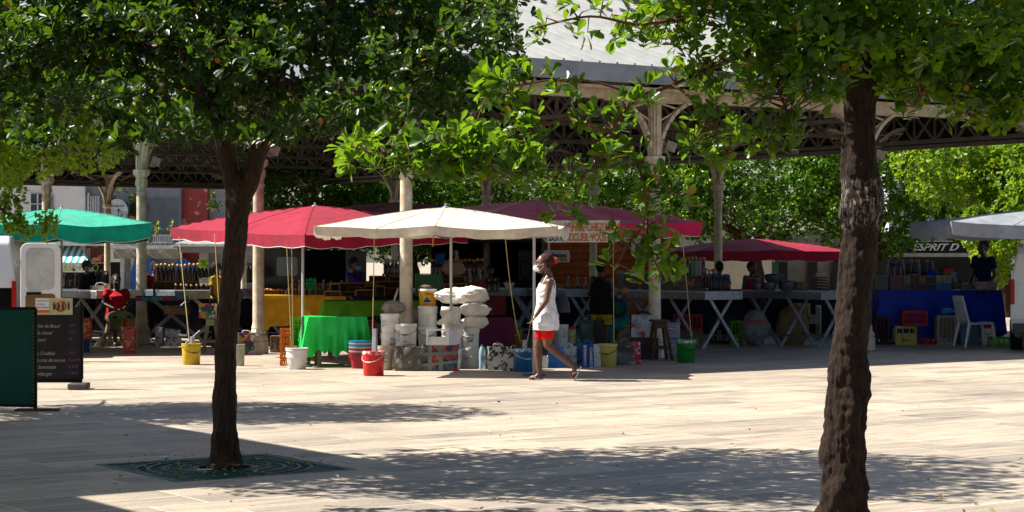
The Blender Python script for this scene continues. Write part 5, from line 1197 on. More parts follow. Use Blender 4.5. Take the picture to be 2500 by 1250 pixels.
mb = MB(); mb.lathe([(.17, 0), (.19, .16)], n=4, caps=False, sq=(1.15, .7)); mb.build('sides', glassy('clear_pink', (.35, .2, .25), .6), t, solid=.006); mb = MB(); mb.box((0, 0, .005), (.3, .2, .01)); mb.build('base', mat('lid_pink', lidc['pink']), t)
t = thing('basin', 'green wicker basin on the blue stall by the man', 'basin', (*A(2356, 0, 36.4).xy, A(0, 708, 36.4).z), 0)
mb = MB(); mb.lathe([(.08, 0), (.115, .10), (.12, .11), (.10, .10), (.07, .03)], n=20); mb.build('bowl', mat('green_wicker', (.12, .20, .15), .7, bump=.6, scale=40), t, True); mb = MB(); mb.ball((0, 0, .1), (.085, .085, .04)); mb.build('contents', mat('tan_roots', (.35, .27, .14), .9, bump=.6, scale=30), t, True)
sack('heap of pale ginger roots at the end of the blue stall', 2394, 704, 36.3, .08, .06, .045, 20, m=mat('pale_roots', (.42, .33, .18), .9, bump=.7, scale=30))
sack('bundle of blue cloth on the boxes of the blue stall', 2277, 668, 37.3, .09, .07, .07, 21, m=mBlu)

# cooking pots and hats
mPot = mat('cast_aluminium', (.20, .21, .24), .38, .8, var=.2, scale=10)
def pot(lb, px, yb, wpx, hpx, d=35.0, lid=False):
    s_ = F / d; r = wpx / s_ / 2; H_ = hpx / s_; p = A(px, yb, d); t = thing('cooking_pot', lb, 'pot', (p.x, d, p.z), 0, 'aluminium cooking pots')
    mb = MB(); mb.lathe([(r * .7, 0), (r * .9, H_ * .25), (r * .97, H_ * .8), (r * 1.03, H_), (r * .95, H_)], n=24); mb.build('body', mPot, t, True)
    mb = MB()
    for a in (-1, 1): mb.tube([(a * r, -.03, H_ * .8), (a * (r + .03), -.02, H_ * .85), (a * (r + .03), .02, H_ * .85), (a * r, .03, H_ * .8)], .006, 6)
    mb.build('handle', mPot, t, True)
    if lid: mb = MB(); mb.lathe([(r * .98, H_ + .002), (r * .6, H_ + .02), (.01, H_ + .028), (.008, H_ + .05)], n=24); mb.build('lid', mPot, t, True)
pot('small lower pot at the left end of the pot table', 1849, 709, 27, 18); pot('small upper pot standing on the small left one', 1850, 691, 27, 15, lid=True)
pot('wide lower pot under the biggest one', 1878, 709, 36, 20); pot('biggest wide pot on top of the stack', 1889, 689, 46, 18, lid=True)
pot('broad single pot in the middle of the pot table', 1923, 709, 46, 22, lid=True)
mStr = mat('straw', (.20, .14, .07), .9, var=.3, scale=20, bump=.5)
t = thing('basket', 'brown round basket right of the broad pot', 'basket', (*A(1957, 0, 35).xy, A(0, 709, 35).z), 0)
mb = MB(); mb.lathe([(.10, 0), (.13, .07), (.125, .13), (.11, .13), (.09, .04)], n=20); mb.build('body', mStr, t, True); mb = MB(); mb.lathe([(.128, .125), (.135, .135), (.128, .145)], n=20); mb.build('rim', mStr, t, True)
for k in range(5):
    t = thing('straw_hat', 'straw hat in the pile at the right end of the pot table', 'hat', (A(2003, 0, 35).x + ru(-.02, .02), 35, A(0, 708 - k * 7, 35).z), k, 'pile of straw hats')
    mb = MB(); mb.lathe([(.155, 0), (.16, .012), (.10, .03), (.001, .04)], n=24); mb.build('brim', mStr, t, True)
    if k == 4: mb = MB(); mb.lathe([(.085, .03), (.08, .09), (.06, .11), (.001, .115)], n=20); mb.build('crown', mat('pale_straw', (.40, .34, .25), .9, bump=.5, scale=30), t, True)
# flat things on the left tables
def flat(name, label, cat, px, py, d, w_, dp, m, rz=0):
    p = A(px, py, d); mb = MB(); mb.grid(lambda i, j: ((i - .5) * w_, (j - .5) * dp, .006 + .018 * abs(noise.noise(Vector((i * 4, j * 4, px))))), 10, 8)
    o = mb.build(name, m, None, True, (p.x, d, p.z)); o.rotation_euler = (0, 0, rz); return tag(o, label, cat)
flat('cloth', 'orange folded cloth on the white table by the van door', 'cloth', 172, 727, 35.6, .26, .3, mat('orange_cloth', (.55, .10, .01), .8), .3)
def strip(label, x0, x1, y0_, y1_, d, m):
    mb = MB(); a = A(x0, y0_, d); b2 = A(x1, y1_, d); mb.grid(lambda i, j: (a.x + (b2.x - a.x) * i, d + .01 * math.sin(i * 30), a.z + (b2.z - a.z) * j), 24, 2); o = mb.build('table_runner', m, None, True, solid=.006); tag(o, label, 'cloth')
strip('blue flowered runner hanging from the dark bottle table', 330, 460, 722, 735, 34.75, printed('blue_flower', [(.01, .08, .28), (.02, .2, .4), (.3, .03, .1), (.01, .05, .2), (.02, .3, .3)], 9))
bag('white carrier bag with a bread roll print on the white table', 244, 726, 30, 46, printed('bread_print', [(.5, .5, .52), (.5, .5, .52), (.3, .12, .03), (.45, .45, .47), (.04, .04, .05)], 5, 'NOISE'), dpx=24, d=35.6, z0=A(0, 727, 35.6).z, handles=True)
tag(flat('board', 'red packed box on the table beside the cream column', 'box', 620, 724, 35.4, .2, .2, mRc), None)
cbox('small red box of cloth capped jars beside the cream column', 622, 724, 14, 30, mRc, d=35.2, z0=A(0, 724, 35.2).z, dp=.2, hole=False)
def card(label, px, py, w_, h_, d, m, words=None):
    t = thing('price_card', label, 'sign', tuple(A(px, py, d)), R(ru(-12, 12)), 'hand written price cards'); s_ = F / d; W, H_ = w_ / s_, h_ / s_
    mb = MB(); mb.prism([(-W / 2, 0), (W / 2, 0), (W / 2, H_), (W * .25, H_ * .8), (0, H_ * .95), (-W * .3, H_ * .78), (-W / 2, H_ * .9)], -.003, .003); mb.build('card', m, t)
    if words:
        mb = MB()
        for r_ in range(2): mb.tube([(-W * .35 + W * .7 * k / 14, -.007, H_ * (.35 + .28 * r_) + .014 * math.sin(k * 2.3 + r_)) for k in range(15)], .003, 4)
        mb.build('scribble', mBlack, t)
card('lime green price card above the rum bottles', 495, 654, 22, 24, 35.9, mat('lime_card', (.35, .55, .02), .8), 1); card('white price card in front of the rum bottles', 499, 694, 24, 18, 35.5, mWhite, 1); card('green price card over the wrapped jars', 759, 706, 24, 30, 34.0, mat('green_card', (.02, .28, .09), .8), 1); card('blue price card behind the ecru parasol pole', 1075, 645, 22, 30, 31.2, mat('blue_card', (.01, .08, .30), .8)); card('blue price card high over the bottles', 1112, 624, 14, 16, 31.8, mat('blue_card', (.01, .08, .3), .8))

# ---------------------------------------------------------------- ropes
def rope(label, a, b2, sag=0, r=.006, m=mRope):
    a = Vector(a); b2 = Vector(b2); mb = MB(); pts = [a.lerp(b2, k / 12) - Vector((0, 0, sag * 4 * (k / 12) * (1 - k / 12))) for k in range(13)]
    mb.tube(pts, r, 6); tag(mb.build('rope', m, None, True), label, 'rope', 'ropes tying the parasols down')
rope('rope from the maroon canopy corner to the yellow bucket', A(437, 580, 30.5), A(463, 842, 29.4)); rope('rope slanting behind the left trunk', A(524, 570, 30), A(540, 842, 29.4)); rope('yellow rope from the maroon corner to the white bucket', A(700, 600, 28.2), A(712, 850, 28.3)); rope('second rope down to the white bucket', A(712, 600, 28.2), A(716, 855, 28.2))
rope('long rope from the ecru canopy to the red bucket', A(914, 575, 26.4), A(909, 860, 26.7)); rope('rope looping from the ecru canopy to the blue bucket post', A(1231, 552, 26.3), A(1272, 835, 27.4), .25); rope('short rope from the pole to the blue bucket', A(1304, 745, 26.6), A(1284, 850, 27.4)); rope('rope from the painted board to the dirty yellow bucket', A(1497, 590, 28.9), A(1499, 842, 28.6)); rope('rope from the plum canopy to the green bucket', A(1665, 570, 30.1), A(1689, 835, 29.8), .0)
rope('loose yellow rope hanging off the ecru canopy', A(1060, 560, 26.3), A(1056, 602, 26.3), 0, .008, mat('orange_rope', (.55, .30, .04), .9))
# yellow rope coil over the white bucket
pb = G(718, 900); mb = MB(); mb.tube([(pb.x - .12, pb.y - .17, .03), (pb.x - .08, pb.y - .18, .15), (pb.x - .02, pb.y - .15, .31), (pb.x + .05, pb.y - .16, .33), (pb.x + .08, pb.y - .175, .22), (pb.x + .0, pb.y - .19, .1), (pb.x - .1, pb.y - .18, .05)], .006, 6); tag(mb.build('rope', mRope, None, True), 'yellow rope coil looped over the white bucket rim', 'rope')

# ---------------------------------------------------------------- signs
t = thing('welcome_board', 'hand painted pale board of orange and blue capitals hanging from the plum parasol', 'sign', tuple(A(1419, 592, 28.7)), 0)
s_ = F / 28.7; W_ = 188 / s_ / 2; H_ = 54 / s_; mb = MB(); pl = [(-W_ * .9, .0), (W_ * .9, .004), (W_ * .97, .03), (W_, .09), (W_, H_), (-W_, H_), (-W_, .1), (-W_ * .97, .04)]; mb.prism(pl, -.012, .012)
mb.build('board', mat('weathered_white_board', (.62, .56, .45), .8, var=.15, scale=8), t)
mOr1 = mat('orange_lettering', (.55, .16, .03), .8); mBl1 = mat('blue_lettering', (.01, .10, .18), .8)
def fit(body, x0, x1, z, h_, m, d=28.7, par=t):
    o = text('lettering', body, h_ * 1.42, m, par, (0, -.016, 0), bold=.0025); xs = [v.co.x for v in o.data.vertices]; w_ = max(xs) - min(xs)
    k = ((x1 - x0) / (F / d)) / w_; o.scale = (k, 1, 1); o.location.x = (x0 - 1419) / (F / d) - min(xs) * k; o.location.z = z
fit('VENUE·CHEZ·MAM', 1378, 1512, .165, .115, mOr1); fit('N·BON·', 1324, 1377, .022, .11, mBl1); fit('ACCUEIL·VOUS', 1378, 1480, .022, .11, mOr1); fit('·ATTEN', 1481, 1512, .022, .11, mBl1)
mb = MB()
for x in (-.4, .45): mb.tube([(x, 0, H_), (x, 0.02, H_ + .1)], .004, 6)
mb.build('hanging_wire', mBlack, t)
# chalkboard and green screen at left
d = DY(950); t = thing('chalkboard', 'black chalkboard menu with a pictogram notice on top, standing on the paving', 'menu board', (*A(138, 0, d).xy, 0), R(3))
s_ = F / d; mb = MB(); mb.box((0, 0, .55), (118 / s_, .03, .88)); mb.build('board', mat('chalkboard', (.012, .013, .016), .6, var=.3), t)
mb = MB(); mb.box((-.0, -.002, .10), (124 / s_, .05, .04)); mb.box((.302, 0, .56), (.03, .045, .88)); mb.build('frame', mBlack, t)
mb = MB(); mb.box((.27, -.02, .04), (.22, .34, .07)); mb.build('foot', mat('stone_foot', (.16, .15, .14), .8), t, bevel=.01)
mCh = mat('white_chalk', (.34, .36, .34), .9); mPk = mat('pink_chalk', (.24, .09, .25), .9)
for k, (a, pz) in enumerate((('e côte de Boeuf', '13€'), ('n de cheval', '14€'), ('de porc', '7€'), ('', ''), ('s et Crudités', '11€'), ("d'Accras de morue", 'à partir'), ('de Samoussas', '6,90€'), ('Hamburger', '1,90€'))):
    z = .74 - k * .082
    if a: text('lettering', a, .060, mCh, t, (-.285, -.018, z), shear=.35, depth=.001, sx=.84); text('lettering', pz, .05, mPk, t, (.14, -.018, z + .008), shear=.2, depth=.001)
q = thing('notice', 'laminated notice with a red ring pictogram on top of the chalkboard', 'sign', (*A(132, 0, d - .03).xy, .905), R(3))
mb = MB(); mb.box((0, 0, .09), (.44, .012, .2)); mb.build('panel', mat('pale_notice', (.50, .52, .30), .4), q)
mb = MB(); mb.box((-.14, -.008, .1), (.16, .003, .17)); mb.build('paper', mWhite, q); mb = MB(); mb.box((-.13, -.011, .03), (.15, .003, .03)); mb.build('orange_strip', mat('orange_sign', (.7, .15, .02), .6), q)
for k, wd in enumerate(('mande au bar', 'to the bar', 'Merci Thanks!')): text('lettering', wd, .026, mBlue, q, (-.21, -.011, .15 - k * .04), depth=.001)
mb = MB(); mb.tube([(.08 + .06 * math.cos(a), -.013, .09 + .06 * math.sin(a)) for a in [k * math.pi / 12 for k in range(25)]], .007, 6); mb.bar((.04, -.013, .05), (.12, -.013, .13), .012, .004); mb.build('red_ring', mRed, q)
mb = MB()
for x in (0.0, .055, .105, .175): mb.ball((x, -.011, .135), (.009, .003, .01)); mb.box((x, -.009, .085), (.022, .004, .07))
mb.build('pictogram', mat('brown_ink', (.08, .05, .03), .7), q)
d = DY(1003); t = thing('mesh_screen', 'dark green mesh screen panel at the left edge of the terrace', 'screen', (*A(40, 0, d).xy, 0), R(-2))
mb = MB(); mb.grid(lambda i, j: (-.75 + .93 * i, .008 * math.sin(i * 9) + .006 * math.sin(j * 14), .05 + 1.0 * j), 20, 16); mb.build('mesh', cloth('dark_green_mesh', (.004, .075, .055), .3, .7, .15), t, True)
mb = MB(); mb.bar((.2, 0, 0), (.2, 0, 1.06), .03, .03); mb.bar((-.75, 0, 1.05), (.2, 0, 1.06), .025, .03); mb.bar((-.75, 0, .06), (.2, 0, .05), .02, .025); mb.build('frame', mBlack, t)
mb = MB(); mb.box((.22, 0, .012), (.45, .12, .02)); mb.build('foot', mWoodD, t)
mb = MB()
for k in range(26): mb.ball((.185, -.012, .08 + k * .038), (.012, .008, .01), 6, 4)
mb.build('lacing', mat('brown_lacing', (.16, .09, .04), .8), t)
for (x, y) in ((640, 912), (850, 1129), (1020, 1141), (400, 1117), (500, 1148)):
    p = G(x, y); mb = MB(); mb.box((0, 0, .006), (.11, .05, .004)); o = mb.build('paper_scrap', mWhite, None, loc=p); o.rotation_euler = (0, 0, ru(0, 3)); tag(o, 'small scrap of paper lying on the paving', 'litter', 'paper scraps on the paving')
# ---------------------------------------------------------------- vans
mGlass = mat('window_glass', (.10, .16, .17), .08, var=.3, scale=1.5, coat=1)
def rr(w_, h_, r=.08, n=5, x0=0, z0=0, skew=0):
    out = []
    for cx, cz, a0 in ((w_ - r, r, -90), (w_ - r, h_ - r, 0), (r, h_ - r, 90), (r, r, 180)):
        for k in range(n + 1):
            a = R(a0 + 90 * k / n); x = cx + r * math.cos(a); z = cz + r * math.sin(a); out.append((x0 + x + skew * z, z0 + z))
    return out
def van(label, loc, rz, m, W=1.85, L=4.8, H_=1.95, inside=mDark, group=None, doors=True):
    """rear faces local -y; loc is the middle of the rear edge on the ground"""
    t = thing('van', label, 'van', loc, rz, group)
    prof = [(0, .35), (-.06, .55), (-.04, 1.1), (.10, H_ - .12), (.22, H_), (3.2, H_), (3.6, H_ - .1), (4.25, 1.15), (4.75, .95), (L, .6), (L, .32)]
    mb = MB(); vs = []
    for sx, k in ((-1, 1), (1, 1)):
        for y, z in prof: vs.append((sx * (W / 2 - (.12 if z > 1.1 else 0) - (.03 if z < .5 else 0)), y, z))
    n = len(prof); fs = [tuple(range(n)), tuple(range(n, 2 * n))[::-1]] + [(i, i + n, (i + 1) % n + n, (i + 1) % n) for i in range(2, n)]
    if not doors: fs += [(i, i + n, i + 1 + n, i + 1) for i in range(2)]
    mb.add(vs, fs); mb.build('body', m, t, bevel=.03)
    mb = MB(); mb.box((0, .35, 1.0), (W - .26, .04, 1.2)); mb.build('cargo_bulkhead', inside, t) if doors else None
    mb = MB(); mb.box((0, -.06, .38), (W - .1, .12, .18)); mb.build('bumper', mat('grey_bumper', (.08, .08, .085), .6), t, bevel=.02)
    for sx in (-1, 1):
        for y in (.75, L - .8):
            q = MB(); q.tube([(sx * (W / 2 - .2), y, .32), (sx * (W / 2 + .0), y, .32)], .32, 24); wh = q.build('tyre', mat('tyre', (.02, .02, .02), .8), t); q = MB(); q.tube([(sx * (W / 2 - .02), y, .32), (sx * (W / 2 + .012), y, .32)], .19, 16); q.build('hub_cap', mSteel, wh)
        q = MB(); q.box((sx * (W / 2 - .045), -.055, 1.0), (.07, .05, .42)); q.build('tail_light', mat('red_lens', (.45, .01, .01), .2), t, bevel=.01)
    return t
vL = van('white van parked behind the green parasol with rear doors open', (-8.7, 31.2, 0), R(8), mWhiteP, H_=1.92)
def vdoor(par, loc, rz, m, flip=1, win=False, H_=1.5, W=.72):
    h = thing('tmp', None, None, loc, rz); h.parent = par; h.name = 'open_door'
    for k in ('label', 'category'):
        if k in h: del h[k]
    return h
def door_mesh(par, name, loc, rz, m, W=.72, H_=1.5, win=None, board=None):
    mb = MB(); mb.prism(rr(W, H_, .12, 5), -.03, .03); d = mb.build(name, m, par, bevel=.012); d.location = loc; d.rotation_euler = (0, 0, rz)
    mb = MB(); mb.prism(rr(W * .70, H_ * .46, .09, 5, W * .14, H_ * .48), -.045, -.028); mb.build('window_panel', win or mat('pressed_panel', (.52, .53, .52), .3, coat=.5), d, bevel=.008)
    mb = MB(); mb.prism(rr(W * .74, H_ * .40, .05, 4, W * .13, H_ * .04), -.036, -.029); mb.build('inner_panel', board or m, d)
    mb = MB(); mb.box((W * .34, -.055, H_ * .445), (W * .36, .03, .035)); mb.build('grab_handle', mBlack, d)
    for z in (.35, 1.1):
        mb = MB(); mb.box((-.03, 0, z), (.08, .05, .07)); mb.build('hinge', mSteel, d)
    return d
mHard = mat('hardboard_panel', (.22, .12, .05), .7)
dd = A(50, 0, 30.2); lx = Matrix.Rotation(-R(8), 3, 'Z') @ (Vector((dd.x, 30.2, 0)) - Vector((-8.7, 31.2, 0)))
door_mesh(vL, 'rear_door', (lx.x, lx.y, .42), R(-8) + R(6), mWhiteP, W=.60, H_=1.38, board=mHard)
door_mesh(vL, 'rear_door', (lx.x - .98, lx.y - .1, .42), R(-8) - R(4), mWhiteP, W=.62, H_=1.38, board=mHard, win=mat('dim_pane', (.08, .09, .10), .2))
vR = van('white van cut by the right edge, seen from behind beside the blue stall', (9.2, 33.2, 0), R(-15), mWhiteP, H_=1.76, W=1.75, doors=False)
mb = MB(); mb.box((-.62, -.02, 1.0), (.3, .02, .03)); mb.build('rub_strip', mSteelD, vR)
for yy in (.1, 1.6): mb = MB(); mb.bar((-.7, yy, 1.84), (.7, yy, 1.84), .06, .06); mb.build('roof_bar', mWhiteP, vR)
mDk = mat('black_car_paint', (.010, .011, .012), .3, coat=.6, var=0)
v1 = van('black van behind the bottle stalls with its windowed door swung left', (A(790, 0, 41).x, 41, 0), R(3), mDk, W=1.25 * 1.5 * .62, H_=1.72, doors=False)
mb = MB(); mb.prism(rr(1.02, .95, .12, 5, -.51, .72), -.09, -.045); mb.build('rear_opening', mBlack, v1)
mb = MB(); mb.prism(rr(.86, 1.5, .12, 5), -.03, .03); d_ = mb.build('rear_door', mDk, v1, bevel=.01); p_ = A(634, 0, 40.2); d_.location = (p_.x - v1.location.x, -.75, .25); d_.rotation_euler = (0, 0, R(2))
mb = MB(); mb.prism(rr(.42, .38, .06, 5, .30, .95), -.045, -.028); mb.build('window', mat('pale_glass', (.30, .42, .40), .1, coat=.5, var=.1), d_)
mb = MB(); mb.prism(rr(.42, 1.46, .1, 5), -.03, .03); d2_ = mb.build('rear_door', mDk, v1, bevel=.01); p_ = A(838, 0, 40.2); d2_.location = (p_.x - v1.location.x, -.6, .25)
mb = MB(); mb.prism(rr(.16, .4, .03, 4, .06, .92), -.045, -.028); mb.build('window', mat('yellowish_glass', (.35, .36, .25), .2), d2_)

# ---------------------------------------------------------------- plank kiosk under the far side of the hall
dK = 50.2; sK = F / dK; a = A(1056, 0, dK).x; b_ = A(1330, 0, dK).x; c_ = A(1655, 0, dK).x
kk = thing('kiosk', 'rust orange plank kiosk with a dark open serving front and a toilet sign', 'kiosk', (b_, dK, 0), 0); HK = 2.22
mPlk = mat('rust_orange_planks', (.46, .13, .03), .75, var=.2, scale=3)
mb = MB(); W_ = c_ - b_
n = 12
for k in range(n): z = HK * k / n; mb.box((W_ / 2, .02 + .004 * (k % 2), z + HK / n / 2), (W_, .03, HK / n - .012))
mb.build('plank_wall', mPlk, kk)
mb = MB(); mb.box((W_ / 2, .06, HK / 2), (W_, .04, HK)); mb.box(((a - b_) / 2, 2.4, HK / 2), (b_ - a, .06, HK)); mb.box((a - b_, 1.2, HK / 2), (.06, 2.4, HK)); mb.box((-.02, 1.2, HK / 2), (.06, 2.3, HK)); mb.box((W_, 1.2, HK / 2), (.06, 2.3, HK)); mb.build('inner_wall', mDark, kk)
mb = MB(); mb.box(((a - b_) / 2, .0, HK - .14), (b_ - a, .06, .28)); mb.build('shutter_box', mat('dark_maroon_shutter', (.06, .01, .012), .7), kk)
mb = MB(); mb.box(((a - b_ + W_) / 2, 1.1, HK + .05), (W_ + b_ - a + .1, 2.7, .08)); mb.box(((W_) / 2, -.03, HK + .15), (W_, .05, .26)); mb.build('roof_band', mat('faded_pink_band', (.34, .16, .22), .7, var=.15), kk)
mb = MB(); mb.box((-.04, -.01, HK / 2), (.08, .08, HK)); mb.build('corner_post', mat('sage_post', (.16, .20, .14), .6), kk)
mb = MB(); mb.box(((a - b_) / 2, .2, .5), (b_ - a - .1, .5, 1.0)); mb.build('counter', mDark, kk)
q = thing('refrigerator', 'tall grey refrigerator with a round porthole inside the dark kiosk', 'refrigerator', (A(1283, 0, 51).x, 51.2, 0), 0)
mb = MB(); mb.box((0, .2, .9), (.36, .4, 1.7)); mb.build('cabinet', mat('grey_fridge', (.10, .095, .09), .4, .3), q, bevel=.02); mb = MB(); mb.tube([(0, -.01, 1.25), (0, -.03, 1.25)], .01); mb.lathe([(.0, 0)], n=3, caps=False) if 0 else None
mb = MB(); mb.tube([(.14 * math.cos(a2), -.02, 1.25 + .22 * math.sin(a2)) for a2 in [k * math.pi / 12 for k in range(25)]], .014, 6); mb.build('porthole_ring', mBlack, q)
q = thing('toilet_sign', 'white enamel sign reading toilettes on the plank wall', 'sign', (*A(1360, 0, dK - .06).xy, A(0, 640, dK).z), 0)
mb = MB(); W2 = 60 / sK; H2 = 29 / sK; mb.prism([(-W2 / 2, 0), (W2 / 2, 0), (W2 / 2 + .02, H2 / 2), (W2 / 2, H2), (-W2 / 2, H2), (-W2 / 2 - .02, H2 / 2)], -.012, .012); mb.build('plate', mWhiteP, q)
text('lettering', 'toilettes', .165, mBlack, q, (-.27, -.016, .12), bold=.004, sx=.93); mb = MB(); mb.box((-.1, -.016, .065), (.3, .004, .025)); mb.build('arrow', mBlack, q)
mb = MB(); mb.box((.16, -.016, .06), (.2, .004, .07)); mb.build('yellow_panel', mat('yellow_sign', (.55, .35, .01), .5), q)
text('graffiti', 'DOMALiZ', .10, mat('faint_chalk', (.38, .17, .08), .9), kk, (.22, -.005, .95), shear=.2)
for k, (x, y, w_, h_) in enumerate(((1552, 598, 22, 40), (1560, 668, 16, 26))):
    p = A(x, y, dK - .03); mb = MB(); mb.box((0, 0, 0), (w_ / sK, .015, h_ / sK)); o = mb.build('notice', mWhite, None, loc=p); tag(o, ['upper pale notice on the plank wall behind the cream column', 'lower small notice on the plank wall'][k], 'sign')
for k, (x, w_) in enumerate(((1518, 22), (1546, 24), (1582, 30))):
    t = thing('storage_drum', 'grey drum on the table behind the woman in black, %s' % ['left', 'middle', 'right'][k], 'drum', (*A(x, 0, 36.6).xy, .99), 0, 'grey drums'); r_ = w_ / (F / 36.6) / 2
    mb = MB(); mb.lathe([(r_ * .92, 0), (r_, .02), (r_, .30)], n=20); mb.build('body', mat('grey_drum', (.17, .17, .19), .5), t, True); mb = MB(); mb.lathe([(r_ * 1.04, .29), (r_ * 1.04, .33), (r_ * .9, .335)], n=20); mb.build('lid', mat('pale_grey_lid', (.28, .28, .3), .5), t, True)
t = thing('bowl', 'white bowl of produce on the kiosk counter table', 'bowl', (*A(1243, 0, 38).xy, .99), 0); mb = MB(); mb.lathe([(.06, 0), (.11, .10), (.115, .10), (.09, .05)], n=20); mb.build('body', mWhite, t, True); mb = MB(); mb.ball((0, 0, .1), (.09, .09, .05)); mb.build('contents', mat('produce', (.16, .12, .04), .8, bump=.5, scale=30), t, True)

# ---------------------------------------------------------------- buildings behind, left
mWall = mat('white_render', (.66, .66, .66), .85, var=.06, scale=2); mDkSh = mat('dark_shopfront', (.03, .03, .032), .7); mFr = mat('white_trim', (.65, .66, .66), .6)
dW = 74.0; sW = F / dW
def X(px, d=dW): return (px - 1250) * d / F
def Z(py, d=dW): return EYE - (py - 625) * d / F
def blk(mb, x0_, x1_, y0_, y1_, off=0, th=.1, d=dW): mb.box(((X(x0_, d) + X(x1_, d)) / 2, d + off, (Z(y0_, d) + Z(y1_, d)) / 2), (abs(X(x1_, d) - X(x0_, d)), th, abs(Z(y0_, d) - Z(y1_, d)))); return mb
def b_thing(lb, cat='building', name='building'): return thing(name, lb, cat, (0, 0, 0))
B1 = b_thing('white rendered building with a green striped shop awning at left')
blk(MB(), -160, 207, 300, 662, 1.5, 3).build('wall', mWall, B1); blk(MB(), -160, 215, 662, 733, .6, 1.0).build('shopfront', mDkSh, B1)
f = blk(MB(), 76, 112, 474, 524, -.03, .08).build('window', mat('dark_pane', (.05, .08, .10), .2), B1); mb = MB(); blk(mb, 92, 95, 474, 524, -.09, .05); blk(mb, 76, 112, 497, 499, -.09, .05); blk(mb, 73, 77, 472, 526, -.09, .06); blk(mb, 111, 115, 472, 526, -.09, .06); mb.build('frame', mFr, f)
blk(MB(), 118, 130, 476, 560, -.03, .1).build('shutter', mat('grey_shutter', (.25, .27, .32), .6), B1)
blk(MB(), -160, 330, 590, 600, -.5, 1).build('cornice', mFr, B1)
mb = MB(); mb.grid(lambda i, j: (X(70) + (X(200) - X(70)) * i + (X(238) - X(200)) * i * (j) , dW - .2 - 1.3 * j, Z(600) + (Z(641) - Z(600)) * j), 8, 4); aw = mb.build('striped_awning', stripes('green_white_stripes', (.02, .26, .24), (.7, .72, .7), 1.35, 'X'), B1, solid=.02)
mb = MB(); mb.box(((X(66) + X(238)) / 2, dW - 1.52, (Z(641) + Z(664)) / 2), (X(238) - X(66), .02, Z(641) - Z(664))); mb.build('awning_valance', mFr, aw)
text('graffiti', 'ANARSK·PATO', .36, mat('lime_spray', (.30, .50, .02), .8), aw, (X(138), dW - 1.55, Z(661)), shear=.15, bold=-.004, sx=.78)
q = thing('poster', 'dark red advertising panel with an orange drawing right of the striped awning', 'poster', (0, 0, 0)); blk(MB(), 224, 272, 602, 641, -.2, .06).build('panel', printed('orange_on_red', [(.12, .01, .015), (.12, .01, .015), (.10, .01, .02), (.55, .16, .06), (.6, .4, .3)], 2.2, 'NOISE', stretch=(1, 1, 2)), q); mb = MB(); blk(mb, 270, 273, 602, 642, -.24, .04); blk(mb, 224, 273, 641, 643, -.24, .04); mb.build('frame', mFr, q)
B2 = b_thing('grey sided house with a white iron balcony and scrolled brackets')
mb = MB(); blk(mb, 207, 438, 300, 606, 1.4, 2.2); mb.build('wall', mat('grey_corrugated_wall', (.24, .26, .30), .6, var=.1, scale=3), B2)
mb = MB(); 
for k in range(24): blk(mb, 312 + k * 5.2, 313.2 + k * 5.2, 482, 575, .27, .03)
mb.build('corrugation', mat('grey_corrugated_wall', (.24, .26, .30)), B2)
blk(MB(), 211, 216, 470, 540, .2, .1).build('shutter_post', mFr, B2); mb = MB()
for k in range(9): blk(mb, 206 + k * 4, 208 + k * 4, 478, 524, .2, .08)
blk(mb, 204, 242, 524, 527, .2, .1); mb.build('upper_railing', mFr, B2)
bc = blk(MB(), 278, 438, 600, 606, -.6, 1.6).build('balcony_slab', mFr, B2); mb = MB(); k = 279
while k < 437: blk(mb, k, k + 1.6, 576, 592, -1.3, .04); k += 4.6
blk(mb, 278, 438, 574, 576.5, -1.3, .06); blk(mb, 278, 438, 591, 593, -1.3, .05); blk(mb, 278, 438, 599, 601, -1.3, .05)
k = 279
while k < 430: mb.bar((X(k), dW - 1.3, Z(592)), (X(k + 12), dW - 1.3, Z(600)), .02, .03); mb.bar((X(k), dW - 1.3, Z(600)), (X(k + 12), dW - 1.3, Z(592)), .02, .034); k += 12
mb.build('balcony_railing', mFr, bc); mb = MB()
def spiral(cx, cz, r, turns=1.6, s=1): return [(cx + s * r * (1 - t_ / 24) * math.cos(t_ / 24 * turns * 6.28), dW - .9, cz + r * (1 - t_ / 24) * math.sin(t_ / 24 * turns * 6.28)) for t_ in range(24)]
for x in (285, 325, 362, 402): mb.tube(spiral(X(x), Z(613), .1), .016, 5); mb.tube([(X(x + 6), dW - .9, Z(609)), (X(x + 12), dW - .7, Z(622)), (X(x + 26), dW - .3, Z(632))], .016, 5)
mb.build('scroll_bracket', mFr, B2)
mb = MB(); blk(mb, 278, 440, 608, 632, .0, .1); mb.build('fascia_panel', mat('pale_grey_panel', (.45, .46, .47), .6), B2)
mb = MB(); blk(mb, 207, 296, 640, 733, .9, 1); mb.build('roller_shutter', mDkSh, B2); mb = MB(); blk(mb, 296, 450, 632, 733, .9, 1); mb.build('lower_wall', mat('pale_lower_wall', (.5, .51, .52), .7), B2); mb = MB(); blk(mb, 296, 306, 630, 733, -.1, .2); blk(mb, 322, 330, 630, 733, -.1, .2); mb.build('white_post', mFr, B2)
for k, (x, r_) in enumerate(((360, 36), (452, 30))):
    mb = MB(); n = 20; cx, cz = X(x), Z(650 + r_ * .6); rr_ = r_ / sW
    mb.prism([(cx + rr_ * math.cos(math.pi * i / n), cz + rr_ * 1.15 * math.sin(math.pi * i / n)) for i in range(n + 1)] + [(cx - rr_, cz - .8), (cx + rr_, cz - .8)], dW - .4 - .0, dW - .36); o = mb.build('arch_panel', mat('sky_blue_arch', (.02, .16, .55), .5)); tag(o, ['left blue arched panel behind the rum bottles', 'right blue arched panel behind the rum bottles'][k], 'panel', 'blue arched panels')
q = thing('satellite_dish', 'pale satellite dish with black lettering on the grey house', 'satellite dish', (X(292), dW - .3, Z(517)), 0)
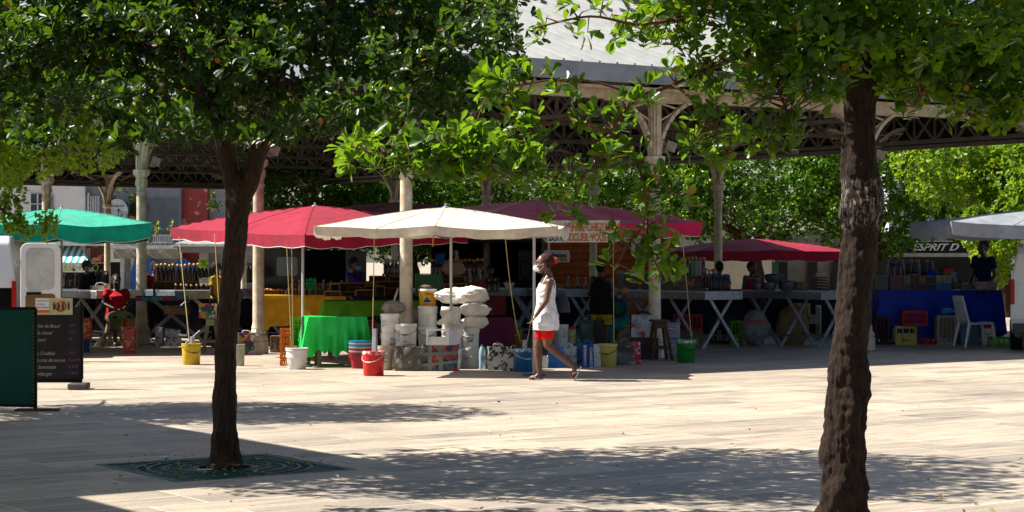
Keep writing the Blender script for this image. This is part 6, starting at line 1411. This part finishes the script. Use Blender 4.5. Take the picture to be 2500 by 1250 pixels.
mb = MB(); mb.grid(lambda i, j: (.40 * j * math.cos(i * 6.2832), -.12 + .12 * (1 - j * j) * 1, .46 * j * math.sin(i * 6.2832)), 28, 6); mb.build('dish', mat('pale_dish', (.48, .52, .56), .5), q, True, solid=.01); mb = MB(); mb.bar((0, -.1, -.38), (.12, -.5, .06), .02, .02); mb.box((.12, -.5, .06), (.06, .08, .06)); mb.build('feed_arm', mBlack, q); text('lettering', 'CANAL SAT', .09, mBlack, q, (-.22, -.14, .17), bold=.003)
B3 = b_thing('red panelled house end with a white corrugated lean-to roof')
blk(MB(), 438, 500, 300, 640, 1.6, 2).build('red_wall', printed('flaking_red', [(.34, .03, .02), (.30, .025, .02), (.33, .03, .025), (.34, .03, .02), (.5, .3, .28)], 3, 'NOISE'), B3); blk(MB(), 500, 660, 300, 560, 2.2, 2).build('dark_wall', mat('dim_white_wall', (.42, .42, .42), .8), B3)
mb = MB(); mb.grid(lambda i, j: (X(435) + (X(690) - X(435)) * i + .9 * (1 - j) * (1 - i), dW + .6 - 2.0 * j, Z(572) + (Z(598) - Z(572)) * j + .012 * (int(i * 60) % 2)), 60, 3); mb.build('lean_to_roof', mRoof, B3, solid=.03)
mb = MB(); blk(mb, 435, 690, 598, 602, -1.4, .08); mb.build('gutter', mFr, B3); mb = MB(); blk(mb, 448, 690, 602, 617, -1.2, .1); mb.build('beam', mat('grey_beam', (.22, .22, .22), .7), B3)
mb = MB(); blk(mb, 497, 518, 612, 733, -.9, .3); blk(mb, 690, 697, 600, 733, -.9, .2); mb.build('post', mat('concrete_post', (.34, .33, .31), .9), B3); mb = MB(); blk(mb, 450, 720, 617, 733, 1.4, .3); mb.build('lower_wall', mat('pale_lower_wall', (.5, .51, .52)), B3)
def plant(label, px, py, d, h_, n, m, seed, name='potted_plant'):
    r2 = np.random.RandomState(seed); p = A(px, py, d); t = thing(name, label, 'plant', tuple(p)); P = np.array([(r2.normal() * h_ * .22, r2.normal() * h_ * .2, abs(r2.normal()) * h_ * .45 + .1) for _ in range(n)]); D = unit(r2.normal(size=P.shape) + np.array([0, 0, .8]))
    Vv, q_, t2_ = leaves(P, D, 6, h_ * .25, r2); mesh_np('foliage', Vv, q_, t2_, m, t); mb = MB(); mb.tube([(0, 0, 0), (0, 0, h_ * .5)], .03, 6); mb.lathe([(h_ * .14, -.02), (h_ * .18, h_ * .2), (h_ * .15, h_ * .2)], n=12); mb.build('pot', mat('pot_grey', (.3, .2, .15), .8), t)
plant('spiky pot plant high on the lean-to beside the red wall', 522, 516, 73.4, .6, 18, mLeafA, 5); plant('small yellow green plant on the balcony', 383, 574, 72.7, .45, 10, mLeafC, 6); plant('brown pot plant on the balcony of the grey house', 420, 572, 72.7, .4, 10, mLeafC, 7); plant('dark climbing plant right of the satellite dish', 322, 540, 73.9, .9, 26, mLeafA, 8)

# ---------------------------------------------------------------- buildings behind, centre and right
B4 = b_thing('cream building with a lattice screen behind the rack of tall bottles'); d4 = 66
def bl4(x0_, x1_, y0_, y1_, off, th, m, name, par=B4, d=d4): return blk(MB(), x0_, x1_, y0_, y1_, off, th, d).build(name, m, par)
bl4(1640, 1900, 420, 745, 1.2, 1, mat('cream_wall', (.58, .53, .42), .8, var=.06), 'wall'); bl4(1648, 1668, 618, 700, .55, .2, mFr, 'white_shutter'); bl4(1700, 1733, 618, 636, .6, .3, mDkSh, 'opening'); bl4(1720, 1728, 640, 745, .6, .2, mWhite, 'door')
mb = MB()
for k in range(8): mb.bar((X(1700 + k * 5 - 8, d4), d4 + .4, Z(618, d4)), (X(1700 + k * 5 + 4, d4), d4 + .4, Z(637, d4)), .03, .03); mb.bar((X(1700 + k * 5 + 4, d4), d4 + .44, Z(618, d4)), (X(1700 + k * 5 - 8, d4), d4 + .44, Z(637, d4)), .03, .03)
mb.build('lattice_screen', mCream, B4)
mb = MB(); 
for k in range(14): blk(mb, 1640, 1700, 560 + k * 5, 562.5 + k * 5, .55, .12, d4)
mb.build('louvre', mFr, B4)
B5 = b_thing('pale grey building seen between trees and the right stalls'); bl4(1895, 2140, 560, 745, 2.5, 1, mat('dim_building', (.30, .28, .24), .8, var=.15, scale=1.5), 'wall', B5); 
for x in (1915, 1990, 2050, 2090): bl4(x, x + 26, 640, 745, 1.9, .2, mDkSh, 'doorway', B5)
q = b_thing('green painted post with a white notice behind the cooking pots', 'post', 'post'); blk(MB(), 1874, 1889, 618, 760, -1, .2, 60).build('post', mat('sage_green_post', (.10, .22, .13), .6), q); blk(MB(), 1875, 1880, 632, 640, -1.12, .02, 60).build('notice', mWhite, q)
for k, (x, y0_, y1_, d) in enumerate(((1998, 746, 822, 38), (2434, 755, 820, 38.5))):
    t = thing('bollard', ['pale green bollard beyond the pot table', 'dull green bollard between the blue stall and the white van'][k], 'bollard', (X(x, d), d, 0)); H_ = .62; mb = MB(); mb.lathe([(.055, 0), (.055, H_), (.05, H_ + .02)], n=16); mb.build('shaft', mat('sage_bollard', (.22, .36, .20), .5) if not k else mat('dull_bollard', (.08, .13, .07), .5), t, True); mb = MB(); mb.lathe([(.06, H_ - .01), (.055, H_ + .03), (.02, H_ + .045)], n=16); mb.build('cap', mat('pale_cap2', (.4, .46, .38), .5), t, True)
B6 = b_thing('shop with a black awning lettered ESPRIT D behind the blue stall', 'shop', 'shop'); d6 = 62
bl4(2100, 2460, 575, 592, .9, .9, mat('grey_soffit', (.32, .33, .34), .7), 'roof_band', B6, d6); bl4(2100, 2400, 592, 618, -.8, .12, mat('black_awning', (.014, .015, .017), .6), 'awning_front', B6, d6)
mb = MB(); mb.box(((X(2100, d6) + X(2400, d6)) / 2, d6 - .2, Z(592, d6)), (X(2400, d6) - X(2100, d6), 1.2, .05)); mb.build('awning_top', mBlack, B6); bl4(2130, 2402, 618, 627, -.85, .14, mat('pale_awning_bar', (.42, .42, .41), .5), 'awning_bar', B6, d6)
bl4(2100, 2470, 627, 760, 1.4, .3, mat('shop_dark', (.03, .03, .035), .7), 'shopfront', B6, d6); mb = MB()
for k in range(16): blk(mb, 2216 + k * 10, 2223 + k * 10, 588.5, 590.5, -.84, .03, d6)
mb.build('awning_stitches', mFr, B6); fq = text('lettering', 'ESPRIT D', .30, mWt, B6, (X(2212, d6), d6 - .88, Z(611.5, d6)), shear=.45, bold=.006, sx=1.18)
text('lettering', '.90€', .22, mat('grey_ink', (.25, .25, .25), .6), B6, (X(2449, d6), d6 + 1.22, Z(688, d6)))
bl4(2322, 2345, 655, 760, 1.0, .2, mat('red_panel', (.20, .015, .01), .7), 'red_panel', B6, d6)
B7 = b_thing('tall pale blue boarded building above the trees at right'); d7 = 95; bl4(2170, 2480, 250, 700, 1, 2, mat('pale_blue_boards', (.42, .48, .52), .7, var=.05), 'wall', B7, d7); mb = MB()
for k in range(40): blk(mb, 2170, 2480, 300 + k * 8, 301.2 + k * 8, -.03, .05, d7)
mb.build('board_joints', mat('board_joint', (.2, .23, .26), .7), B7)
q = thing('bottle', 'clear blue labelled bottle hanging left of the cream corner column', 'bottle', tuple(A(945, 662, 36)), 0); mb = MB(); mb.box((0, 0, .115), (.062, .04, .23)); mb.build('body', printed('blue_label', [(.02, .05, .2), (.4, .42, .45), (.05, .15, .3), (.3, .3, .35)], 18), q, bevel=.01); mb = MB(); mb.tube([(0, 0, .23), (0, 0, .27)], .012, 8); mb.build('neck', mSteel, q, True)
# street beyond the hall and hills of the town
mb = MB(); mb.box((0, 72, -.0), (140, .3, .08)); tag(mb.build('kerb', mat('kerb_stone', (.4, .38, .35), .8)), kind='structure')

# ---------------------------------------------------------------- people
def jdict(sit=False, H_=1.62):
    k = H_ / 1.62; hz = .86
    J = dict(pelvis=(0, 0, .90), waist=(0, 0, 1.0), chest=(0, .0, 1.20), neck=(0, .015, 1.36), head=(0, -.01, 1.505),
             shL=(.165, .01, 1.31), elL=(.215, .03, 1.05), wrL=(.19, -.14, .86), shR=(-.165, .01, 1.31), elR=(-.215, .03, 1.05), wrR=(-.19, -.14, .86),
             hipL=(.085, 0, .86), knL=(.095, -.02, .46), anL=(.095, .02, .08), hipR=(-.085, 0, .86), knR=(-.095, -.02, .46), anR=(-.095, .02, .08))
    if sit:
        for n in ('pelvis', 'waist', 'chest', 'neck', 'head', 'shL', 'elL', 'shR', 'elR', 'hipL', 'hipR'): v = J[n]; J[n] = (v[0], v[1] + .04, v[2] - .33)
        J['wrL'] = (.07, -.26, .70); J['wrR'] = (-.08, -.26, .68); J['elL'] = (.25, -.02, .78); J['elR'] = (-.25, -.02, .78)
        for s_, n in ((1, 'L'), (-1, 'R')): J['kn' + n] = (s_ * .13, -.40, .52); J['an' + n] = (s_ * .12, -.36, .09)
    return {n: Vector(v) * k for n, v in J.items()}
def hand(mb, wr, el, side, k=1.0, up=Vector((0, 0, 1)), curl=.35):
    d = (wr - el).normalized(); sx = d.cross(up)
    if sx.length < .1: sx = d.cross(Vector((0, 1, 0)))
    sx.normalize(); nz = sx.cross(d); pc_ = wr + d * .045 * k
    mb.tube([wr - d * .01, wr + d * .03 * k, wr + d * .075 * k], [(.020 * k, .016 * k), (.030 * k, .014 * k), (.034 * k, .012 * k)], 10, up=nz, round_=True)
    for i, L in enumerate((.058, .066, .062, .048)):
        o = (i - 1.5) * .017 * k; b0 = wr + d * .075 * k + sx * o; L *= k; dn = nz * side
        b1 = b0 + d * L * .5 + dn * L * .15 * curl * 2; b2 = b1 + d * L * .32 + dn * L * .35 * curl * 2; b3 = b2 + d * L * .1 + dn * L * .30 * curl * 2
        mb.tube([b0 - d * .01, b1, b2, b3], [.0082 * k, .0078 * k, .007 * k, .006 * k], 7, round_=True)
    th = wr + d * .02 * k + sx * .026 * k; mb.tube([th, th + d * .028 * k + sx * .016 * k, th + d * .055 * k + sx * .018 * k + nz * side * .01], [.011 * k, .0095 * k, .0075 * k], 7, round_=True)
def person(label, loc, rz, J, skin, hairm, k=1.0, build_=1.0, tops=None, legs=None, hair='short', mask=None, vox=.010, fingers=True, head_turn=0, bust=0, bare_shoulder=False, extra=None, belly=0):
    t = thing('person', label, 'person', loc, rz); b = build_; m = MB()
    def T(a, b_, ra, rb, n=12, mid=None, **kw):
        a, b_ = Vector(a), Vector(b_); rm = mid if mid else (ra + rb) / 2; m.tube([a, a.lerp(b_, .3), a.lerp(b_, .65), b_], [ra, rm, (rm + rb) / 2, rb], n, round_=True)
    pv, wa, ch, nk, hd = J['pelvis'], J['waist'], J['chest'], J['neck'], J['head']
    m.rings([(pv.x, pv.y, pv.z - .09 * k, .09 * k * b, .08 * k), (pv.x, pv.y + .01, pv.z - .03 * k, .155 * k * b, .115 * k * b), (pv.x, pv.y, pv.z + .04 * k, .15 * k * b, .11 * k * b), (wa.x, wa.y - .01 * belly, wa.z + .03 * k, .122 * k * b, .092 * k * b + .04 * belly), (ch.x, ch.y, ch.z - .04 * k, .135 * k * b, .102 * k * b), (ch.x, ch.y, ch.z + .06 * k, .15 * k * (1 + (b - 1) * .6), .10 * k * b), (ch.x, ch.y + .008, nk.z - .05 * k, .13 * k, .07 * k), (nk.x, nk.y, nk.z, .052 * k, .052 * k)], 20)
    m.tube([nk - Vector((0, 0, .06 * k)), nk + Vector((0, 0, .03 * k)), hd + Vector((0, .012, -.06 * k))], [.058 * k, .047 * k, .047 * k], 12)
    if bust:
        for s_ in (-1, 1): m.ball(ch + Vector((s_ * .062 * k, -.07 * k * b, .0)), (.062 * k, .055 * k, .062 * k))
    for n, s_ in (('L', 1), ('R', -1)):
        sh, el_, wr = J['sh' + n], J['el' + n], J['wr' + n]; m.ball(sh, .056 * k * (1 + (b - 1) * .5)); am = J.get('arm', 1); T(ch + Vector((s_ * .08 * k, 0, .09 * k)), sh, .06 * k, .054 * k * am); T(sh, el_, .050 * k * b * am, .037 * k * (1 + (b - 1) * .5) * am); T(el_, wr, .037 * k * am, .023 * k * am, mid=.036 * k * am)
        if fingers: hand(m, wr, J.get('hd' + n, el_), 1 if n == 'L' else 1, k * am ** .4)
        else: m.ball(wr + (wr - el_).normalized() * .06 * k, (.03 * k, .035 * k, .045 * k))
        hp, kn, an = J['hip' + n], J['kn' + n], J['an' + n]; lg = J.get('leg', 1); T(hp, kn, .092 * k * b, .058 * k * lg, mid=.084 * k * b); T(kn, an, .055 * k * lg, .034 * k, mid=.058 * k * lg)
        ft = J.get('toe' + n, an + Vector((0, -.15 * k, -.05 * k))); hl = J.get('heel' + n, an + Vector((0, .035 * k, -.045 * k)))
        m.tube([hl, an.lerp(hl, .55) + (ft - hl) * .18, hl.lerp(ft, .6), ft], [(.026 * k, .026 * k), (.032 * k, .036 * k), (.038 * k, .024 * k), (.036 * k, .013 * k)], 12, round_=True, up=J.get('footup' + n, Vector((0, 0, 1))))
        m.ball(an, .036 * k)
    # head: skull, jaw, nose, lips, brow, ears
    hz_ = J.get('hsz', 1.04) * k; Rm = Matrix.Rotation(head_turn, 3, 'Z'); hs = MB()
    def hp_(x, y, z): return (x * hz_, y * hz_, z * hz_)
    hs.ball(hp_(0, .012, .022), hp_(.072, .092, .098), 20, 14); hs.ball(hp_(0, -.028, -.045), hp_(.054, .058, .066), 16, 12); hs.ball(hp_(0, -.060, -.088), hp_(.026, .022, .02))
    hs.tube([hp_(0, -.082, .018), hp_(0, -.100, -.012), hp_(0, -.104, -.026)], [.009 * k, .012 * k, .015 * k], 8, round_=True); hs.ball(hp_(0, -.084, -.058), hp_(.026, .014, .008)); hs.ball(hp_(0, -.082, -.068), hp_(.023, .014, .009)); hs.ball(hp_(0, -.076, .036), hp_(.048, .016, .011))
    for s_ in (-1, 1): hs.ball(hp_(s_ * .073, .012, -.008), hp_(.010, .020, .032)); hs.ball(hp_(s_ * .04, -.062, -.022), hp_(.024, .022, .022))
    b0 = len(m.v); m.add([hd + Rm @ Vector(v) for v in hs.v], hs.f)
    body = remesh(m, 'body', skin, t, vox, 5)
    e_ = MB()
    for s_ in (-1, 1): e_.ball(hd + Rm @ Vector(hp_(s_ * .031, -.071, .012)), (.012 * k, .007 * k, .006 * k), 10, 8)
    e_.build('eyes', mat('eye', (.35, .32, .30), .3), t, True)
    # hair
    h = MB()
    if hair in ('short', 'bun', 'knot'):
        h.ball(hp_(0, .036, .038), hp_(.084, .097, .097), 20, 14)
        if hair == 'short': h.ball(hp_(0, .06, -.01), hp_(.066, .05, .06), 16, 10)
    elif hair == 'afro': h.ball(hp_(0, .03, .045), hp_(.105, .11, .105), 20, 14)
    elif hair == 'wrap': h.ball(hp_(0, .02, .05), hp_(.085, .10, .085), 20, 14); h.ball(hp_(0, .03, .12), hp_(.05, .06, .04))
    if hair != 'none':
        if hair in ('short', 'knot', 'afro', 'bun'):
            pass
        q = MB(); q.add([hd + Rm @ Vector(v) for v in h.v], h.f)
        for i, v in enumerate(q.v): q.v[i] = tuple(Vector(v) + (Vector(v) - hd).normalized() * .006 * noise.noise(Vector(v) * 30))
        q.build('headwrap' if hair == 'wrap' else 'hair', hairm, t, True)
    if mask:
        q = MB(); n = 10
        def mk(i, j): 
            a = (i - .5) * 2.5; z = -.088 + .078 * j; r_ = .078 - .012 * abs(j - .5); bulge = .036 * math.exp(-(a * 1.5) ** 2) * (.65 + .55 * math.sin(j * 3.1))
            return tuple(hd + Rm @ Vector(hp_(math.sin(a) * (.064 - .006 * (1 - j)), -.035 - math.cos(a) * .045 - bulge, z)))
        q.grid(mk, 16, 8); q.build('face_mask', mask, t, True, solid=.003)
        q = MB()
        for s_ in (-1, 1):
            ear = hd + Rm @ Vector(hp_(s_ * .080, .016, .004)); q.tube([hd + Rm @ Vector(hp_(s_ * .062, -.052, -.018)), ear], .0022, 5); q.tube([hd + Rm @ Vector(hp_(s_ * .06, -.05, -.078)), ear + Vector((0, 0, -.012))], .0022, 5)
        q.build('mask_loop', mask, t, True)
    # clothing
    if tops:
        c = MB(); g_ = tops.get('g', 1.08); slv = tops.get('sleeve', .0); z0 = tops.get('hem', pv.z - .02); fl = tops.get('flare', 1.0)
        rg = [(pv.x, pv.y + .005, z0, .160 * k * b * g_ * fl, .125 * k * b * g_ * fl + .02 * belly)]
        if z0 < pv.z - .04 * k: rg.append((pv.x, pv.y + .008, pv.z - .02 * k, .163 * k * b * g_ * (1 + (fl - 1) * .5), .125 * k * b * g_ + .02 * belly))
        rg += [(wa.x, wa.y - .01 * belly, wa.z + .03 * k, .128 * k * b * g_, .098 * k * b * g_ + .04 * belly), (ch.x, ch.y - .01 * bust, ch.z - .04 * k, .140 * k * b * g_, .108 * k * b * g_ + .01 * bust), (ch.x, ch.y - .012 * bust, ch.z + .045 * k, .152 * k * g_ * (1 + (b - 1) * .6), .108 * k * b * g_ + .012 * bust), (ch.x, ch.y + .008, nk.z - .055 * k, (.135 if not tops.get('tank') else .10) * k * g_, .078 * k * g_), (nk.x, nk.y, nk.z - .022 * k, .062 * k, .060 * k)]
        c.rings(tops.get('rings', rg), 28)
        if bust:
            for s_ in (-1, 1): c.ball(ch + Vector((s_ * .058 * k, -.075 * k * b, .0)), (.070 * k, .056 * k, .072 * k))
        if tops.get('tank'):
            for s_ in (-1, 1): c.tube([ch + Vector((s_ * .10 * k, -.075 * k, .04 * k)), Vector((s_ * .105 * k + nk.x, nk.y - .02, nk.z - .015 * k)), ch + Vector((s_ * .10 * k, .085 * k, .04 * k))], [(.028 * k, .016 * k)] * 3, 8)
        for n, s_ in (('L', 1), ('R', -1)):
            sh, el_, wr = J['sh' + n], J['el' + n], J['wr' + n]
            if slv > 0:
                e = sh.lerp(el_, min(1, slv)); c.ball(sh, .062 * k * g_ * (1 + (b - 1) * .5)); c.tube([ch + Vector((s_ * .08 * k, 0, .08 * k)), sh, e], [.068 * k * g_, .063 * k * g_ * (1 + (b - 1) * .4), .058 * k * g_ * (1 + (b - 1) * .4)], 12)
                if slv > 1: c.tube([e, el_.lerp(wr, slv - 1)], [.052 * k, .038 * k], 12)
        remesh(c, tops.get('name', 'shirt'), tops['m'], t, vox, 3, fold=.016)
    if legs:
        c = MB(); g_ = legs.get('g', 1.12); L = legs['len']; b = b * legs.get('b', 1)
        if legs.get('skirt'):
            kn = (J['knL'] + J['knR']) / 2; e = pv.lerp(kn, L); c.tube([pv + Vector((0, 0, .06)), pv, e], [(.15 * k * b * g_, .115 * k * b * g_), (.165 * k * b * g_, .125 * k * b * g_), (.19 * k * b * g_, .14 * k * b * g_)], 20, up=(1, 0, 0) if 0 else None)
            for n in 'LR': c.tube([J['hip' + n], J['hip' + n].lerp(J['kn' + n], L)], [.11 * k * b * g_, .10 * k * b * g_], 14)
            if L > .98:
                for n in 'LR': c.tube([J['kn' + n], J['kn' + n].lerp(J['an' + n], legs.get('low', .4))], [.10 * k * b * g_, .09 * k * b * g_], 14)
        else:
            c.rings([(pv.x, pv.y + .01, pv.z - .10 * k, .12 * k * b * g_, .10 * k * b), (pv.x, pv.y + .01, pv.z - .03 * k, .158 * k * b * g_, .122 * k * b), (pv.x, pv.y, pv.z + .06 * k, .15 * k * b * g_, .112 * k * b)], 24)
            for n in 'LR':
                hp, kn, an = J['hip' + n], J['kn' + n], J['an' + n]; a_ = hp.lerp(kn, min(1, L)); c.tube([hp, hp.lerp(kn, .3 * min(1, L)), a_], [.096 * k * b * g_, .093 * k * b * g_, (.103 - .030 * min(1, L)) * k * b * g_], 14)
                if L > 1: c.tube([kn, kn.lerp(an, L - 1)], [.066 * k * g_, .052 * k * g_], 14)
        remesh(c, legs.get('name', 'shorts'), legs['m'], t, vox, 3, fold=.006)
    return t
mDress = cloth('white_jersey', (.86, .85, .90), .12, .8, .12, 12); mRedS = cloth('red_shorts', (.75, .012, .012), .05); mRust = mat('rust_dyed_hair', (.085, .014, .008), .75, var=.4, scale=30, bump=.8); mBun = mat('orange_bun_hair', (.55, .07, .015), .8, var=.3, scale=40, bump=.8)
mMaskW = cloth('white_mask', (.72, .72, .72), .15); mMaskB = cloth('blue_mask', (.12, .28, .48), .1)
# the walking woman: local -y is where she walks to (picture left), local x towards the camera
ws = F / DY(928); wd = DY(928); wx = X(1330, wd)
def WL(px, py, x=0.0): return Vector((x, (px - 1330) / ws, (928 - py) / ws))
J = dict(pelvis=WL(1335, 775), waist=WL(1333, 752), chest=WL(1334, 712), neck=WL(1338, 671), head=WL(1327, 645), hsz=1.12,
         shL=WL(1342, 689, .16), elL=WL(1333, 733, .205), wrL=WL(1307, 771, .20), shR=WL(1336, 690, -.155), elR=WL(1338, 728, -.19), wrR=WL(1322, 765, -.20),
         hipL=WL(1337, 786, .08), knL=WL(1337, 842, .085), anL=WL(1399, 893, .09), toeL=WL(1396, 921, .085), heelL=WL(1409, 895, .09), footupL=Vector((1, 0, 0)),
         hipR=WL(1331, 786, -.08), knR=WL(1313, 846, -.07), anR=WL(1317, 910, -.06), toeR=WL(1291, 924.5, -.06), heelR=WL(1321, 922, -.06))
woman = person('woman walking left with rust bun, face mask, white tank dress and red shorts', (wx, wd, 0), R(-90), J, mSkin, mRust, k=.98, build_=1.05, hair='bun', mask=mMaskW, vox=.0062, bust=1,
       tops=dict(m=mDress, name='tank_dress', g=1.06, tank=True, rings=[(0, (a + b) / 2 / ws - 1330 / ws, (928 - y) / ws, rx, (b - a) / 2 / ws) for y, a, b, rx in
           ((805, 1301, 1364, .205), (790, 1301, 1365, .205), (772, 1303, 1364, .195), (758, 1307, 1361, .175), (744, 1309, 1357, .155), (730, 1310, 1356, .155), (712, 1309, 1357, .165), (698, 1314, 1357, .165), (686, 1322, 1354, .12), (677, 1330, 1350, .075))]), legs=dict(m=mRedS, len=.72, g=1.05, b=.90))
mb = MB(); 
for k in range(9): mb.ball(J['head'] + Vector((ru(-.02, .02), .128 + ru(-.028, .028), .045 + ru(-.02, .025))), ru(.030, .046), 10, 8)
mb.build('hair_bun', mBun, woman, True)
q = MB(); c = J['head']; q.tube([c + Vector((-.077, .0, .0)), c + Vector((-.07, .04, .05)), c + Vector((0, .085, .06)), c + Vector((.07, .04, .05)), c + Vector((.077, 0, 0))], .008, 6); q.build('hair_band', mHair, woman, True)
def flipflop(heel, toe, upv, x):
    d = (toe - heel); L = d.length; d.normalize(); q = MB(); s_ = Vector((1, 0, 0)); n_ = s_.cross(d).normalized(); n_ = n_ if n_.dot(upv) > 0 else -n_
    pr_ = [(-.03, .026), (-.015, .034), (.05, .033), (.12, .038), (L, .045), (L + .035, .036), (L + .05, .015)]; top_, bo = [], []
    pts = [heel + d * a + s_ * w_ for a, w_ in pr_] + [heel + d * a - s_ * w_ for a, w_ in pr_[::-1]]; off = -n_ * .033
    vs = [p + off for p in pts] + [p + off - n_ * .014 for p in pts]; n = len(pts); q.add(vs, [tuple(range(n)), tuple(range(n, 2 * n))[::-1]] + [(i, i + n, (i + 1) % n + n, (i + 1) % n) for i in range(n)]); o = q.build('flip_flop', mat('white_rubber', (.68, .68, .66), .5), woman)
    q = MB()
    for sg in (-1, 1): q.tube([heel + d * (L * .42) + s_ * sg * .040 - n_ * .02, heel + d * (L * .62) + s_ * sg * .032 + n_ * .016, heel + d * (L * .86) + n_ * .006], .0045, 6)
    q.build('strap', mWhite, o, True)
flipflop(J['heelL'], J['toeL'], Vector((0, -1, .3)), .09); flipflop(J['heelR'] + Vector((0, 0, .012)), J['toeR'] + Vector((0, 0, .012)), Vector((0, 0, 1)), -.06)
# dark trim of the dress, bag
q = MB()
for s_ in (1,): q.tube([WL(1327, 704, .125), WL(1325, 692, .135), WL(1333, 679, .105), WL(1341, 675, .09)], .005, 6); q.tube([WL(1352, 704, .115), WL(1354, 694, .12), WL(1348, 682, .11), WL(1341, 675, .09)], .005, 6)
q.build('dress_trim', mat('navy_trim', (.01, .012, .03), .8), woman, True)
hb = thing('handbag', 'dark navy handbag hanging behind the walking woman', 'handbag', (X(1375, wd + .1), wd + .05, (928 - 763) / ws), R(-20))
mb = MB(); mb.rings([(0, 0, 0, .075, .05), (0, 0, .01, .095, .06), (0, 0, .1, .085, .055), (-.01, 0, .2, .065, .04), (-.015, 0, .24, .055, .03)], 20); mb.build('body', mat('navy_leather', (.03, .036, .05), .5, bump=.3), hb, True); mb = MB(); mb.tube([(-.05, -.02, .22), (-.09, -.03, .34), (-.15, 0, .50), (-.11, .02, .34), (-.05, .02, .22)], .008, 6); mb.build('strap', mat('navy_leather', (.02, .024, .035)), hb, True)

def P_(px, ytop, d, **kw):
    """place so that the crown of the head lies at (px, ytop)"""
    z = A(0, ytop, d).z; return X(px, d), d, z
def std(label, px, ytop, d, rz, skin=mSkinD, hairm=mHair, sit=False, build_=1.0, J2=None, zbase=0, **kw):
    x, y, z = P_(px, ytop, d); Hs = (z - zbase) / (1.0 if not sit else (1.62 - .33) / 1.62); Hs = Hs * 1.0
    J = jdict(sit, Hs); 
    if J2:
        for n, v in J2.items(): J[n] = Vector(v) * (Hs / 1.62)
    return person(label, (x, y, zbase), rz, J, skin, hairm, k=Hs / 1.62, build_=build_, vox=.012, fingers=kw.pop('fingers', True), **kw)
def shirt(name, col, **kw): return dict(m=cloth(name, col, .05), **kw)
hn = Vector((0, 0, 0))
std('man in black shirt and white mask behind the left stall, looking right', 214, 638, 36.6, R(70), tops=shirt('black_shirt', (.012, .012, .014), sleeve=1.2), legs=dict(m=mBlack, len=1.9, name='trousers'), mask=mMaskW)
std('seated woman in red shirt and leafy skirt on a wooden stool', 285, 672, 35.2, R(25), sit=True, build_=1.22, hair='short', tops=shirt('red_shirt', (.50, .012, .03), sleeve=.45), legs=dict(g=.86, m=printed('leafy_skirt', [(.03, .14, .03), (.16, .01, .05), (.45, .16, .03), (.02, .02, .02), (.10, .25, .08), (.3, .1, .02)], 8), len=1, skirt=True, name='skirt'), bust=1, belly=1)
std('person in a dark red top behind the rum bottles', 378, 640, 37.4, R(40), tops=shirt('dull_red_top', (.22, .02, .02), sleeve=.6), legs=dict(m=mBlack, len=1.9, name='trousers'))
std('person in a mustard shirt and white mask beside the tree trunk', 530, 642, 34.6, R(75), tops=shirt('mustard_shirt', (.42, .30, .02), sleeve=.5), legs=dict(m=mBlack, len=1.9, name='trousers'), mask=mMaskW)
std('woman in a violet top and blue mask behind the wooden display', 866, 630, 33.6, R(60), tops=shirt('violet_top', (.05, .03, .22), sleeve=.2, tank=True), legs=dict(m=mBlack, len=1.9, name='trousers'), mask=mMaskB, build_=1.08)
std('stout woman in black sleeveless top and yellow shorts, seen from behind', 1468, 640, 33.6, R(155), build_=1.25, tops=shirt('black_top', (.010, .010, .012), tank=True, hem=.62, flare=1.05), legs=dict(m=cloth('yellow_shorts', (.55, .42, .03), .1), len=.95, g=1.05), J2=dict(elL=(.24, .0, 1.05), wrL=(.2, -.2, .95), elR=(-.26, -.02, 1.02), wrR=(-.18, -.26, .92)))
chair_s = stool('low stool hidden under the seated woman in teal', 1524, 0, .42, .24, mWood, d=34.0)
std('seated woman in a teal dress and red headwrap beside the black clad woman', 1516, 705, 34.2, R(-60), sit=True, build_=1.05, hairm=printed('headwrap_print', [(.5, .06, .02), (.5, .2, .03), (.05, .2, .05)], 14), hair='wrap', mask=cloth('patterned_mask', (.25, .3, .5), .1), tops=shirt('teal_dress', (.01, .20, .17), sleeve=.3), legs=dict(m=cloth('teal_dress', (.01, .2, .17)), len=1, skirt=True, name='dress_skirt', low=.6), zbase=-.02)
std('man in a bright blue shirt seen from behind at the right bottle stall', 1757, 640, 37.6, R(160), tops=shirt('cyan_shirt', (.01, .22, .40), sleeve=.6), legs=dict(m=mBlack, len=1.9, name='trousers'))
std('person in a red sleeveless jersey behind the cooking pots', 1836, 641, 36.8, R(35), build_=1.12, tops=shirt('red_jersey', (.34, .01, .02), tank=True), legs=dict(m=mBlack, len=1.9, name='trousers'))
std('tall man in a navy polo shirt looking down behind the blue stall', 2400, 588, 38.2, R(-50), tops=shirt('navy_polo', (.006, .012, .06), sleeve=.55), legs=dict(m=mBlack, len=1.9, name='trousers'))
std('person in the dim kiosk beside the dark counter', 1197, 650, 39.5, R(10), tops=shirt('black_shirt', (.012,) * 3, sleeve=.8), legs=dict(m=mBlack, len=1.9, name='trousers'))
